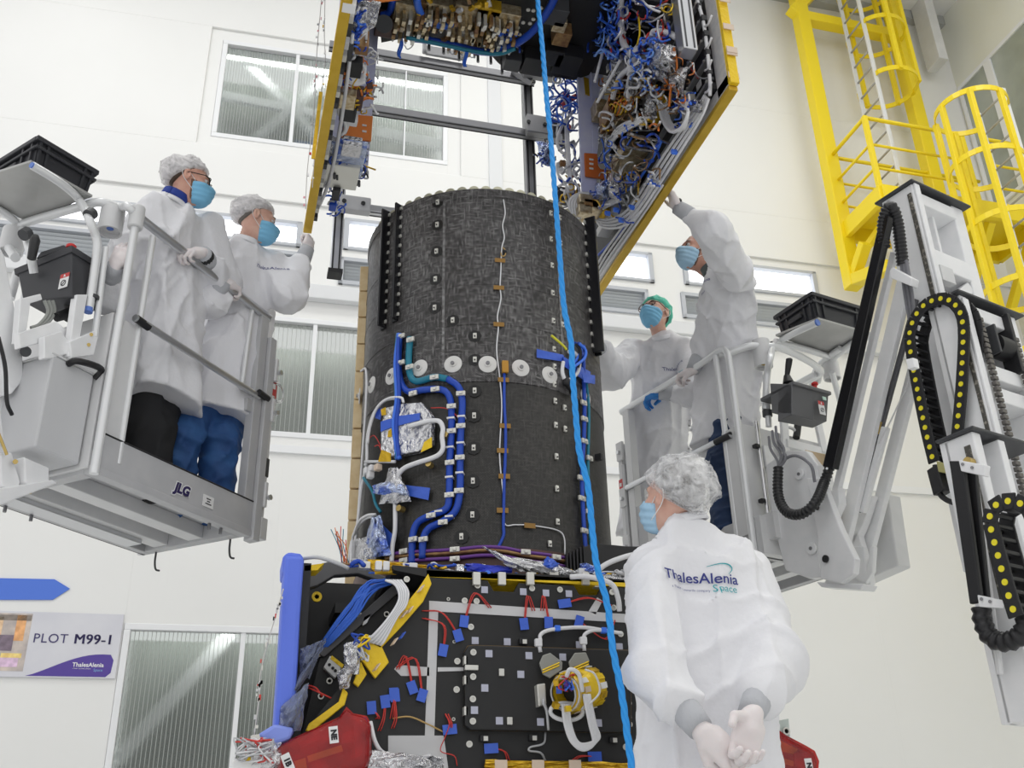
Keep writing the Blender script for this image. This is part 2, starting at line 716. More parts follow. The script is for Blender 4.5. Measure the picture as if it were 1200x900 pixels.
ar = part(wpoly([(-40, 677), (64, 679), (82, 690), (62, 703), (-40, 703)], 0.003, 0.008), 'wall_arrow', mat('blue_vinyl', (0.09, 0.20, 0.72), 0.5))
tag(ar, 'flat blue arrow stuck on the white wall above the plot sign', 'arrow')
SX0, SX1, SZ0, SZ1 = -2.25, -0.965, 2.135, 2.715
sg = empty('plot_sign', wl((SX0 + SX1) / 2, SZ0, 0.0), 'rectangular lilac wall sign reading PLOT M99-1 under the blue arrow', 'sign')
mb = MB()
wbox(mb, SX0, SX1, SZ0, SZ1, 0.003, 0.02)
part(mb, 'board', mat('pale_lilac_print', (0.66, 0.66, 0.72), 0.45, var=(2.5, (0.74, 0.74, 0.78))), sg, bevel=0.003)
# printed picture at its left
def sq(x0, x1, z0, z1, d, m, nm):
    mb = MB()
    wbox(mb, x0, x1, z0, z1, d, d + 0.0012)
    return part(mb, nm, m, sg)
sq(SX0 + 0.02, -1.745, SZ0 + .05, SZ1 - .02, .0202, mat('print_grey', (0.42, 0.38, 0.38), 0.5, var=(9, (0.72, 0.62, 0.55))), 'printed_photo')
for (x0, x1, z0, z1, c) in [(-2.1, -1.98, 2.42, 2.66, (0.75, 0.5, 0.32)), (-1.87, -1.79, 2.45, 2.68, (0.72, 0.36, 0.16)), (-2.0, -1.87, 2.36, 2.5, (0.18, 0.14, 0.18)), (-2.08, -1.8, 2.22, 2.3, (0.62, 0.45, 0.6)), (-1.95, -1.78, 2.3, 2.34, (0.8, 0.55, 0.2)), (-2.2, -1.75, 2.63, 2.68, (0.2, 0.17, 0.15))]:
    sq(x0, x1, z0, z1, .0215, mat('print_%d' % int(c[0] * 100 + c[1] * 10000), c, 0.5, var=(20, tuple(min(1, v * 1.5) for v in c))), 'printed_patch')
mp = mat('violet_print', (0.10, 0.06, 0.33), 0.45)
pts = []
for t in np.linspace(0, 1, 12):
    x = -1.72 + t * 0.62
    pts.append(wl(x, SZ0 + .012 + .20 * math.sin(t * math.pi / 2) ** 1.3, 0.0203))
pts += [wl(-1.03, SZ0 + .21, .0203), wl(-1.0, SZ0 + .16, .0203), wl(-1.01, SZ0 + .05, .0203), wl(-1.05, SZ0 + .012, .0203)]
part(MB().prism(pts, -WAX[1] * .0012), 'violet_swoosh', mp, sg)
M_signink = mat('sign_ink', (0.06, 0.05, 0.16), 0.5)
def wtext(body, size, x, z, m, **kw): return lettering(body, size, wl(x, z, .0225), WAX[0], (0, 0, 1), sg, m, **kw)
wtext('PLOT', .116, -1.562, 2.475, M_signink, spacing=1.08)
for dx in (-.0035, -.0015, .0015, .0035):
    wtext('M99-1', .124, -1.195 + dx, 2.475, M_signink, spacing=1.06)
wtext('ThalesAlenia', .052, -1.21, 2.25, M_sticker, bold=.001)
wtext('a Thales / Leonardo company', .013, -1.26, 2.218, M_sticker)
wtext('Space', .034, -1.12, 2.206, mat('pale_blue_print', (0.25, 0.45, 0.75), 0.5))

# ------------------------------------------------------------------ yellow platform and caged ladders
YP = 9.38
p1 = hY(970, 180, YP)[0]
p2 = hY(1063, 90, YP)[0]
DZ = 7.78
yp = empty('access_platform', (p1, YP, DZ), 'yellow steel platform with guard rails hanging beside the right wall', 'platform')
for X, z0 in ((p1, hY(1003, 338, YP)[2]), (p2, 6.2)):
    part(MB().box((X, YP, (z0 + 12.3) / 2), (0.19, 0.17, 12.3 - z0)), 'post', M_yellow, yp, bevel=0.012)
bz = hY(960, 25, YP)[2]
part(MB().box(((p1 + p2) / 2, YP, bz), (p2 - p1, 0.16, 0.16)), 'top_beam', M_yellow, yp, bevel=0.01)
part(MB().beam(hY(928, 16, YP), hY(958, -14, YP), 0.16, 0.16), 'brace', M_yellow, yp, bevel=0.01)
part(MB().beam((p1, YP, hY(1003, 330, YP)[2]), (p1, 9.0, hY(1003, 330, YP)[2] + .32), 0.13, 0.12), 'brace', M_yellow, yp, bevel=0.01)
fz = hY(1003, 330, YP)[2]
part(MB().beam((p1, YP, fz), (p1, 8.62, fz - .25), 0.17, 0.15), 'foot_bracket', M_yellow, yp, bevel=0.01)
part(MB().beam((p1 + .1, YP - .05, fz + .3), (p1 + .25, 8.75, DZ - .1), 0.08, 0.08), 'brace', M_yellow, yp, bevel=0.006)
DX1 = p2 + 0.75
DY0 = 8.52
part(MB().box(((p1 + DX1) / 2, (DY0 + YP) / 2, DZ + .09), (DX1 - p1, YP - DY0 - .1, 0.03)), 'deck_plate', M_yellow, yp)
for a, b in [((p1, YP), (p1, DY0)), ((p1, DY0), (DX1, DY0)), ((DX1, DY0), (DX1, YP)), ((p1, YP), (DX1, YP)), ((7.9, YP), (7.9, DY0))]:
    part(MB().beam((*a, DZ), (*b, DZ), 0.07, 0.24), 'deck_beam', M_yellow, yp, bevel=0.006)
part(MB().beam((DX1 - .1, DY0 + .1, DZ - .1), (DX1 - .1, YP, DZ - .95), 0.1, 0.1), 'brace', M_yellow, yp, bevel=0.006)
part(MB().beam((p2, DY0 + .1, DZ - .1), (p2, YP, DZ - .95), 0.1, 0.1), 'brace', M_yellow, yp, bevel=0.006)
RZ = 1.12
RX1 = p2 - .15
posts = [(p1 + .02, DY0 + .04), (RX1, DY0 + .04), (DX1, DY0 + .04)]
for q in posts:
    part(MB().box((q[0], q[1], DZ + RZ / 2 + .1), (0.06, 0.06, RZ)), 'rail_post', M_yellow, yp, bevel=0.006)
for h in (0.42, 0.78, RZ + .08):
    r = 0.026 if h > 1 else 0.018
    part(MB().cyl((p1 + .02, YP, DZ + h), (p1 + .02, DY0 + .04, DZ + h), r, 10), 'guard_rail', M_yellow, yp, True)
    part(MB().cyl((p1 + .02, DY0 + .04, DZ + h), (RX1, DY0 + .04, DZ + h), r, 10), 'guard_rail', M_yellow, yp, True)
    part(MB().cyl((p1 + .02, YP - .02, DZ + h), (DX1, YP - .02, DZ + h), r, 10), 'guard_rail', M_yellow, yp, True)
    part(MB().cyl((RX1 + .35, DY0 + .04, DZ + h), (DX1, DY0 + .04, DZ + h), r, 10), 'guard_rail', M_yellow, yp, True)


def caged_ladder(name, label, X, ya, yb, z0, z1, cs, R, hoops, bars, base, bar_z0, bar_z1):
    e = empty(name, (X, (ya + yb) / 2, z0), label, 'ladder', 'caged ladders at the right wall')
    for y in (ya, yb):
        part(MB().box((X, y, (z0 + z1) / 2), (0.055, 0.03, z1 - z0)), 'stringer', M_pvc, e, bevel=0.004)
    rg = Repeat(MB().cyl((0, ya - (ya + yb) / 2, 0), (0, yb - (ya + yb) / 2, 0), 0.014, 8), 'rung', M_rung, True)
    z = z0 + 0.2
    while z < z1 - .05:
        rg.put(e, (X, (ya + yb) / 2, z))
        z += 0.28
    cy = (ya + yb) / 2
    cx = X + cs * R * 0.8
    def pt(t, zz): return V3(cx + cs * R * math.cos(t), cy + R * math.sin(t), zz)
    T0 = math.radians(142)
    for zz in hoops:
        pts = [V3(X, max(ya, yb), zz)] + [pt(t, zz) for t in np.linspace(T0, -T0, 25)] + [V3(X, min(ya, yb), zz)]
        mb = MB()
        for q in range(len(pts) - 1):
            mb.beam(pts[q], pts[q + 1], 0.014, 0.072)
        part(mb, 'cage_hoop', M_yellow, e)
    for t in bars:
        q = pt(math.radians(t), 0)
        part(MB().box((q[0], q[1], (bar_z0 + bar_z1) / 2), (0.058, 0.058, bar_z1 - bar_z0)), 'cage_bar', M_yellow, e, bevel=0.004)
    return e


XL = 7.74
caged_ladder('caged_ladder', 'white ladder in a yellow cage rising from the yellow platform', XL, hX(1033, 225, XL)[1], hX(1055, 212, XL)[1], DZ + .1, 12.3, 1, 0.40,
             [DZ + RZ + 1.25, DZ + RZ + 2.2, DZ + RZ + 3.1], (-100, -35, 35, 100, 0), None, DZ + RZ + 1.22, 12.3)
XL2 = 8.45
caged_ladder('caged_ladder', 'white ladder in a yellow cage going down below the yellow platform', XL2, hX(1157, 170, XL2)[1], hX(1184, 133, XL2)[1], 0.0, 8.95, -1, 0.42,
             [8.72, 7.86, 7.0, 6.15, 5.3, 4.4], (-100, -50, 0, 50, 100), None, 2.2, 8.72)
lamp = part(MB().box((9.3, 9.4, 11.9), (0.16, 0.3, 1.6)), 'wall_conduit_box', M_lgrey, bevel=0.01)
tag(lamp, 'slim grey box on the wall at the top of the ladder', 'box')
# ------------------------------------------------------------------ shared pieces of the two lifts
Z3 = V3(0, 0, 1)


class Fr:
    """horizontal frame: a along the basket, b across it"""

    def __init__(s, o, u, w):
        s.o = np.array([o[0], o[1], 0.0])
        s.u = nv((u[0], u[1], 0))
        s.w = nv((w[0], w[1], 0))
        s.ax = (s.u, s.w, Z3)

    def __call__(s, a, b, z): return s.o + s.u * a + s.w * b + Z3 * z
    def hb(s, px, py, b): return hit(px, py, s.w, s.w.dot(s.o) + b)
    def ha(s, px, py, a): return hit(px, py, s.u, s.u.dot(s.o) + a)

    def loc(s, p):
        q = np.array(p) - s.o
        return np.array([q.dot(s.u), q.dot(s.w), q[2]])

    def box(s, mb, a0, a1, b0, b1, z0, z1):
        return mb.box(s((a0 + a1) / 2, (b0 + b1) / 2, (z0 + z1) / 2), (abs(a1 - a0), abs(b1 - b0), abs(z1 - z0)), s.ax)


def B(fr, a0, a1, b0, b1, z0, z1, name, m, par, bevel=0.004, **kw):
    return part(fr.box(MB(), a0, a1, b0, b1, z0, z1), name, m, par, bevel=bevel, **kw)


def T(pts, r, name, m, par, n=10, sm=True, **kw):
    return part(MB().tube(pts, r, n), name, m, par, 'auto' if sm else False, **kw)


def crate(name, c, ex, ey, L, W, H, label):
    """open stacking crate with ribbed walls and an overhanging rim"""
    e = empty(name, c, label, 'crate', 'black crates on the lift trays')
    ax = (ex, ey, Z3)
    c = np.array(c, float)
    P = lambda x, y, z: c + ex * x + ey * y + Z3 * z
    b = MB()
    t = 0.004
    f = 0.93
    lo = [P(sx * L / 2 * f, sy * W / 2 * f, 0) for sx, sy in ((-1, -1), (1, -1), (1, 1), (-1, 1))]
    hi = [P(sx * L / 2, sy * W / 2, H) for sx, sy in ((-1, -1), (1, -1), (1, 1), (-1, 1))]
    li = [p + (c + Z3 * t - p) * np.array([1, 1, 0]) * 0.02 + Z3 * t for p in lo]
    hi2 = [p + (c - p) * np.array([1, 1, 0]) * 0.03 for p in hi]
    vs = lo + hi + hi2 + li
    fs = [(3, 2, 1, 0), (12, 13, 14, 15)]
    for i in range(4):
        j = (i + 1) % 4
        fs += [(i, j, 4 + j, 4 + i), (4 + i, 4 + j, 8 + j, 8 + i), (8 + i, 8 + j, 12 + j, 12 + i)]
    b.add(vs, fs)
    part(b, 'body', M_crate, e)
    m = MB()
    for z, h, o in ((H - .012, .024, .014), (H - .055, .014, .010)):
        for s_ in (-1, 1):
            m.box(P(0, s_ * (W / 2 + o / 2), z), (L + 2 * o, o + .004, h), ax)
            m.box(P(s_ * (L / 2 + o / 2), 0, z), (o + .004, W, h), ax)
    part(m, 'rim', M_crate, e, bevel=0.004)
    rb = MB()
    for s_ in (-1, 1):
        for fx in (-.46, -.33, .33, .46):
            rb.beam(P(fx * L * f, s_ * (W / 2 * f + .006), .01), P(fx * L, s_ * (W / 2 + .004), H - .02), .012, .012, ex)
        for fy in (-.42, -.25, .25, .42):
            rb.beam(P(s_ * (L / 2 * f + .006), fy * W * f, .01), P(s_ * (L / 2 + .004), fy * W, H - .02), .012, .012, ey)
    part(rb, 'rib', M_crate, e, kind='stuff')
    for s_ in (-1, 1):
        part(MB().box(P(s_ * (L / 2 + .008), 0, H - .10), (.014, W * .36, .03), ax), 'handle', M_crate, e, bevel=.005)
    return e


def cup(fr_ax, top, r, h, par, plug):
    """grey cylinder hanging from the rail, open below"""
    p = np.array(top, float)
    mb = MB().lathe([(r * .98, 0), (r, -.01), (r, -h), (r * .86, -h), (r * .84, -h + .02), (0, -h + .02)], p, None, 24)
    o = part(mb, 'bumper_cup', M_lgrey, par, 'auto')
    part(MB().lathe([(r * .3, -h + .019), (0.001, -h + .012)], p, None, 12), 'plug', plug, o)
    return o


def warn(fr, org, ex, ez, w, h, par, lines=True):
    """white sticker with a red head"""
    n = np.cross(ex, ez)
    o = part(MB().box(org, (w, h, .002), (ex, ez, n)), 'warning_sticker', M_sticker, par)
    part(MB().box(np.array(org) + ez * h * .36, (w, h * .28, .003), (ex, ez, n)), 'red_band', M_redst, o)
    part(MB().prism([np.array(org) + ez * h * .46 + n * .0016, np.array(org) + ez * h * .28 - ex * w * .12 + n * .0016, np.array(org) + ez * h * .28 + ex * w * .12 + n * .0016], n * .001), 'triangle', M_sticker, o)
    ring = [np.array(org) - ez * h * .16 + n * .002 + (ex * math.cos(t) + ez * math.sin(t)) * w * .26 for t in np.linspace(0, 2 * math.pi, 16, endpoint=False)]
    part(MB().tube(ring, w * .03, 5, closed=True), 'symbol', M_ink, o)
    part(MB().cyl(np.array(org) - ez * h * .30 - ex * w * .2 + n * .002, np.array(org) - ez * h * .02 + ex * w * .2 + n * .002, w * .03, 5), 'symbol', M_ink, o)
    return o


# ------------------------------------------------------------------ left lift
LA = Fr((-.601, 4.164), (.65, .76), (-.76, .65))
LZ0, LZF, LZR = 1.95, 2.05, 3.16
LL, LW = 0.985, 0.66
ll = empty('platform_lift', LA(LL / 2, LW / 2, LZ0), 'raised grey lift basket carrying the two men in white hair nets', 'lift')
A_ = LA
# floor pan with ribs underneath
B(A_, 0, LL, 0, LW, LZF - .02, LZF, 'floor_plate', M_grey, ll)
for (a0, a1, b0, b1) in [(0, LL, 0, .05), (0, LL, LW - .05, LW), (0, .05, .05, LW - .05), (LL - .05, LL, .05, LW - .05)]:
    B(A_, a0, a1, b0, b1, LZ0, LZF - .02, 'floor_rim', M_grey, ll)
for b in (.24, .46):
    B(A_, -.05, LL - .05, b, b + .09, LZ0 + .012, LZF - .02, 'floor_rib', M_lgrey, ll)
B(A_, -.12, LL - .18, LW - .16, LW - .06, LZ0 - .012, LZ0 + .03, 'channel', M_alu, ll)
for a in (.12, .26, .74, .82):
    part(MB().cyl(A_(a, LW - .03 if a < .5 else .03, LZ0 + .01), A_(a, LW - .03 if a < .5 else .03, LZ0 - .03), .008, 8), 'bolt', M_dalu, ll)
# toe board on the near side and its lettering
zt = A_.hb(123, 510, 0)[2]
B(A_, 0, LL, -.012, .008, LZ0, zt, 'toe_board', M_grey, ll)
B(A_, -.01, LL, -.018, .014, LZ0 - .006, LZ0 + .028, 'toe_strip', M_grey, ll)
B(A_, 0.02, LL, -.016, .012, zt - .004, zt + .004, 'edge_strip', M_black, ll)
B(A_, 0, LL, LW - .015, LW, LZ0, LZF + .62, 'rear_panel', mat('dark_grey_panel', (0.085, 0.085, 0.09), 0.6), ll)
nrm = -A_.w
pj = A_.hb(213, 574, -.016)
lettering('JLG', .062, pj, A_.u, Z3, ll, M_sticker, 'lettering_outline', bold=.008, shear=.25)
lettering('JLG', .062, pj + nrm * .0012, A_.u, Z3, ll, M_logo, 'lettering', bold=.003, shear=.25)
ps = A_.hb(244, 588, -.015)
st = part(MB().box(ps, (.07, .003, .055), A_.ax), 'capacity_sticker', M_sticker, ll)
for k_, (dz, w_) in enumerate([(.012, .03), (0, .02), (-.012, .04)]):
    part(MB().box(ps + Z3 * dz + nrm * .002, (w_, .001, .005), A_.ax), 'printed_line', M_ink, st)
# posts and rails
def P0(px, py, b=0.0): return A_.loc(A_.hb(px, py, b))
T([A_(0, -.01, LZ0 - .01), A_(0, -.01, LZR + .0)], .019, 'corner_post', M_tube, ll)
a2 = P0(180, 272)[0]
T([A_(a2, 0, zt - .1), A_(a2, 0, LZR)], .016, 'post', M_tube, ll)
part(MB().cyl(A_(0, -.01, LZR - .03), A_(0, -.01, LZR + .085), .034, 20), 'rail_socket', M_lgrey, ll, 'auto', .006)
T([A_(-.02, 0, LZR + .05), A_(LL, 0, LZR)], .022, 'top_rail', M_alu, ll)
zm = P0(167, 380)[2]
zm2 = P0(296, 462)[2]
T([A_(P0(152, 374)[0], -.03, P0(152, 374)[2]), A_(LL - .03, -.01, zm2)], .017, 'mid_rail', M_alu, ll)
for a, z in ((P0(152, 374)[0] + .01, P0(152, 374)[2]), (LL - .06, zm2 + .008)):
    part(MB().cyl(A_(a, -.03, z), A_(a + .08, -.026, z - .004), .0185, 10), 'rail_grip', M_black, ll, 'auto')
T([A_(.84, .01, zm2), A_(.86, .01, LZR)], .013, 'post', M_tube, ll)
for a in (LL - .005,):
    B(A_, a - .06, a, -.01, .04, zt - .05, LZR + .01, 'corner_post', M_grey, ll)
    B(A_, a - .10, a - .02, .0, .05, zm2 - .10, zm2 - .03, 'rail_bracket', M_grey, ll)
T([A_(LL, 0, LZR), A_(LL, LW, LZR)], .022, 'top_rail', M_alu, ll)
T([A_(0, LW, LZR), A_(LL, LW, LZR)], .022, 'top_rail', M_alu, ll)
T([A_(LL - .02, LW, LZ0), A_(LL - .02, LW, LZR)], .02, 'corner_post', M_tube, ll)
T([A_(0.02, LW, LZ0), A_(0.02, LW, LZR)], .02, 'corner_post', M_tube, ll)
# folding gate frame on the end towards the tube
g = 0.0
B(A_, LL + .0, LL + .05, -.03, .03, LZ0 - .02, LZR - .12, 'gate_frame', M_grey, ll)
B(A_, LL + .05, LL + .09, -.01, .05, LZ0 + .12, LZR - .30, 'gate_frame', M_lgrey, ll)
B(A_, LL + .05, LL + .095, -.014, .054, LZ0 + .33, LZ0 + .43, 'rubber_band', M_dark, ll)
for z in (LZ0 + .16, LZ0 + .62, LZR - .36):
    B(A_, LL + .05, LL + .07, -.04, .04, z, z + .13, 'hinge_plate', M_lgrey, ll)
    part(MB().cyl(A_(LL + .07, -.045, z + .05), A_(LL + .07, -.06, z + .05), .014, 10), 'bolt', M_alu, ll)
B(A_, LL + .05, LL + .10, -.03, .04, LZ0 - .0, LZ0 + .11, 'latch_plate', M_lgrey, ll)
for z in (LZR - .40, LZ0 + .80):
    ring = [A_(LL + .10, -.02, z) + (A_.u * math.cos(t) + Z3 * math.sin(t)) * .05 for t in np.linspace(-2.2, 2.0, 14)]
    part(MB().tube(ring, .003, 5), 'latch_wire', M_steel, ll)
rs = part(MB().box(A_(LL + .072, -.014, LZ0 + .83), (.05, .004, .25), A_.ax), 'red_sticker', M_redst, ll)
for k_ in range(3):
    part(MB().box(A_(LL + .072, -.018, LZ0 + .76 + .07 * k_), (.02, .003, .03), A_.ax), 'printed_mark', M_sticker, rs)
# straps under the floor
for (px, py) in ((183, 647), (270, 632)):
    p = A_.loc(hZ(px, py, LZ0))
    T(cr([A_(p[0], p[1], LZ0), A_(p[0], p[1], LZ0 - .05), A_(p[0] + .012, p[1], LZ0 - .085), A_(p[0] + .03, p[1] - .01, LZ0 - .09)]), .005, 'loose_strap', M_dark, ll, 6)
# end panel towards the mast
e0 = A_.loc(A_.ha(140, 372, 0))
B(A_, -.012, .008, .02, LW - .02, LZ0 + .02, e0[2] + .03, 'end_panel', M_lgrey, ll)
B(A_, .0, a2 + .02, -.004, .006, zt - .05, P0(155, 380)[2], 'side_panel', M_lgrey, ll)
# grey cabinet hanging on the end
cb = A_.hb(62, 415, .06)
c0 = A_.loc(cb)
c1 = A_.loc(A_.hb(118, 440, .06))
c2 = A_.loc(A_.hb(42, 524, .06))
ca0, ca1 = c0[0], min(c1[0], -.02)
cab = B(A_, ca0, ca1, .06, .46, c2[2], c0[2], 'cabinet', mat('cabinet_grey', (0.60, 0.605, 0.62), 0.42), ll, .008)
part(A_.box(MB(), ca0 - .006, ca1 + .0, .056, .462, c0[2], c0[2] + .008), 'cabinet_lid', M_lgrey, cab, bevel=.002)
hp = A_.loc(A_.hb(80, 424, .06))
hq = A_.loc(A_.hb(113, 436, .06))
part(MB().tube(cr([A_(hp[0], .06, hp[2] - .01), A_(hp[0] + .015, .02, hp[2] + .0), A_(hq[0] - .015, .02, hq[2] + .0), A_(hq[0], .06, hq[2] - .03)], 5), .014, 8), 'handle', M_black, cab, 'auto')
# white brackets below the control box
def q3(px, py, b): return A_.hb(px, py, b)
for poly, b, nm in [([(24, 350), (48, 344), (50, 351), (36, 355), (30, 398), (20, 402)], .16, 'bracket_plate'),
                    ([(22, 390), (66, 376), (78, 386), (76, 394), (24, 408)], .10, 'bracket_plate'),
                    ([(82, 400), (110, 388), (116, 392), (110, 416), (84, 420)], .04, 'bracket_plate'),
                    ([(52, 394), (72, 388), (88, 412), (60, 420), (52, 420)], .06, 'bracket_plate'),
                    ([(90, 345), (103, 345), (90, 418), (80, 418)], .05, 'bracket_arm')]:
    part(MB().prism([q3(px, py, b) for px, py in poly], A_.w * .035), nm, M_white, ll, bevel=.004)
part(MB().cyl(q3(30, 412, .14), q3(30, 412, .24), .022, 14), 'pivot_pin', M_dark, ll, 'auto')
for (px, py) in ((107, 392), (104, 404)):
    part(MB().cyl(q3(px, py, .035), q3(px, py, .05), .008, 8), 'bolt', M_brass, ll)
# lower white brackets
for poly, b in [([(0, 530), (14, 530), (24, 565), (20, 575), (2, 570)], .12), ([(28, 535), (58, 548), (58, 568), (46, 572), (30, 566)], .10), ([(-20, 575), (62, 562), (68, 566), (-20, 600)], .08)]:
    part(MB().prism([q3(px, py, b) for px, py in poly], A_.w * .10), 'lower_bracket', M_white, ll, bevel=.006)
for (px, py) in ((18, 541), (35, 576)):
    part(MB().cyl(q3(px, py, .09), q3(px, py, .11), .010, 8), 'bolt', M_brass, ll)
# jib arms at the frame edge
for poly, b, th in [([(-40, 210), (6, 300), (27, 410), (28, 445), (14, 462), (-40, 330)], .22, .08), ([(-40, 400), (12, 470), (16, 505), (-4, 522), (-40, 500)], .30, .08), ([(-40, 420), (-2, 440), (6, 520), (-40, 560)], .12, .05)]:
    part(MB().prism([q3(px, py, b) for px, py in poly], A_.w * th), 'jib_arm', M_white, ll, bevel=.008)
T(cr([q3(-2, 395, .1), q3(6, 430, .1), q3(8, 470, .1), q3(14, 486, .12)]), .008, 'hose', M_black, ll, 8)
T(cr([q3(-5, 500, .1), q3(3, 520, .1), q3(8, 533, .1)]), .006, 'hose', M_brass, ll, 8)
# control box
cz = LZR
def ctl(fr, b, poly_side, depth, par, m, sticker, red, stick, cableside=None):
    pass
bx = .12
ac_ = A_.loc(A_.hb(84, 291, bx))[0]
du_ = A_.u * max(.06, A_.loc(A_.hb(112, 305, bx))[0] - ac_)
HA = lambda x, y, d=0.0: A_.ha(x, y, ac_ - d)
f = [HA(20, 316), HA(84, 291), HA(84, 348), HA(27, 354)]
cbx = part(MB().prism(f, du_), 'control_box', M_ctl, ll, bevel=.006)
part(MB().prism([HA(16, 315, .006), HA(84, 287, .006), HA(84, 295, .006), HA(17, 322, .006)], du_ * 1.12), 'lid', M_ctl, cbx, bevel=.003)
part(MB().prism([HA(42, 303, -.02), HA(48, 295, -.02), HA(74, 287, -.02), HA(80, 290, -.02)], du_ * .6), 'raised_cover', M_ctl, cbx, bevel=.003)
warn(A_, HA(75, 329, .003), -A_.w, Z3, .052, .072, cbx)
rp = A_.hb(83, 292, bx + .03)
part(MB().lathe([(.012, -.02), (.012, .0), (.022, .004), (.022, .016), (.016, .022), (0, .023)], rp, None, 16), 'emergency_button', M_red, cbx, 'auto')
part(MB().tube([A_.hb(37, 303, bx + .05), A_.hb(41, 282, bx + .05), A_.hb(42, 276, bx + .05)], [.018, .022, .012], 12), 'joystick', M_black, cbx, 'auto')
part(MB().tube([A_.hb(80, 345, bx + .04), A_.hb(82, 368, bx + .04), A_.hb(80, 375, bx + .04)], [.026, .022, .02], 12), 'lower_grip', M_black, cbx, 'auto')
part(MB().tube([A_.hb(66, 372, bx + .04), A_.hb(84, 366, bx + .04)], [.02, .026], 10), 'lower_grip', M_black, cbx, 'auto')
for k_ in range(3):
    T(cr([A_.hb(52 + 5 * k_, 352, bx + .05), A_.hb(56 + 4 * k_, 366, bx + .05), A_.hb(46 + 4 * k_, 380, bx + .05), A_.hb(36, 384, bx + .06)]), .007, 'cable', mat('grey_cable', (0.35, 0.36, 0.34), 0.5), ll, 8)
# tray and its tube frame
TZ = 3.30
tc = [hZ(36, 190, TZ), hZ(108, 231, TZ), hZ(26, 257, TZ), hZ(-46, 216, TZ)]
tr = part(MB().prism(tc, Z3 * .012), 'tray', M_steel if False else mat('dull_steel_tray', (0.50, 0.50, 0.49), 0.42, 0.35, var=(5, (0.40, 0.40, 0.39))), ll)
zr = TZ - .02
T(cr([hZ(38, 194, zr), hZ(66, 211, zr), hZ(84, 225, zr), hZ(94, 236, zr - .01), A_.hb(104, 256, .06), A_.hb(113, 280, .06), A_.hb(113, 300, .06), A_.hb(104, 363, .06)], 6), .019, 'tray_tube', M_tube, ll, 12)
part(MB().cyl(A_.hb(104, 361, .06), A_.hb(103, 366, .06), .0195, 12), 'tube_plug', M_blueplug, ll)
part(MB().cyl(hZ(38, 194, zr), hZ(36.5, 193, zr), .014, 12), 'tube_plug', M_blueplug, ll)
T(cr([hZ(-40, 228, zr), hZ(-5, 244, zr), hZ(14, 256, zr), hZ(26, 268, zr - .01), A_.hb(34, 290, .3), A_.hb(40, 320, .3)], 6), .019, 'tray_tube', M_tube, ll, 12)
T(cr([hZ(18, 302, zr - .3), hZ(8, 285, zr - .06), hZ(12, 270, zr), hZ(30, 261, zr), hZ(95, 242, zr), hZ(118, 237, zr), hZ(140, 243, zr), A_(-.05, 0, LZR + .06), A_(0.02, -.0, LZR + .05)], 6), .021, 'frame_rail', M_tube, ll, 12)
for (px, py, b) in ((106, 251, .06), (30, 274, .3)):
    c_ = A_.hb(px, py, b)
    part(MB().cyl(c_ - Z3 * .014 - A_.u * .01, c_ + Z3 * .014 + A_.u * .01, .027, 14), 'clamp', M_dark, ll, 'auto')
cl = A_.hb(109, 349, .06)
part(MB().cyl(cl - Z3 * .008, cl + Z3 * .008, .026, 14), 'clamp', M_dark, ll, 'auto')
T([A_.hb(124, 290, .05), A_.hb(111, 395, .05)], .014, 'post', M_tube, ll)
T([hZ(20, 320, zr - .3), hZ(12, 350, zr - .45)], .02, 'post', M_white, ll)
cup(A_.ax, hZ(133, 246, zr - .01), .055, .125, ll, M_blueplug)
cup(A_.ax, hZ(18, 270, zr - .01), .055, .125, ll, M_blueplug)
# crate on the tray
cc = (tc[0] + tc[1] + tc[2] + tc[3]) / 4
ex_ = nv(tc[1] - tc[0])
ey_ = nv(np.cross(Z3, ex_))
ey_ = nv(np.cross(ex_, Z3)) if np.cross(ex_, Z3).dot(tc[3] - tc[0]) > 0 else nv(np.cross(Z3, ex_))
cc = tc[0] + ex_ * .165 + ey_ * .215
crate('storage_crate', cc + Z3 * .0125, ex_, ey_, .29, .40, .145, 'black plastic crate on the tray of the basket with the lettering JLG')

# ------------------------------------------------------------------ right lift
RA = Fr((0, 0), (-.28, .96), (.96, .28))
a0, a1 = 3.62, 4.60
b0, b1 = 3.675, 4.36
z0, zf, zr = 1.875, 1.985, 3.056
rl = empty('platform_lift', RA((a0 + a1) / 2, (b0 + b1) / 2, z0), 'raised grey lift basket with the man in the green cap beside its white mast', 'lift')
Rq = RA
B(Rq, a0, a1, b0, b1, zf - .02, zf, 'floor_plate', M_grey, rl)
for (c, d, e, f) in [(a0, a1, b0, b0 + .05), (a0, a1, b1 - .05, b1), (a0, a0 + .05, b0 + .05, b1 - .05), (a1 - .05, a1, b0 + .05, b1 - .05)]:
    B(Rq, c, d, e, f, z0, zf - .02, 'floor_rim', M_grey, rl)
for b in (.22, .44):
    B(Rq, a0 - .02, a1, b0 + b, b0 + b + .08, z0 + .01, zf - .02, 'floor_rib', M_lgrey, rl)
B(Rq, a0 + .08, a1, b0 - .008, b0 + .012, z0, zf + .09, 'toe_board', M_grey, rl)
B(Rq, a0, a1, b1 - .015, b1, z0, zf + .09, 'toe_board', M_grey, rl)
def H(px, py, b): return Rq.hb(px, py, b)
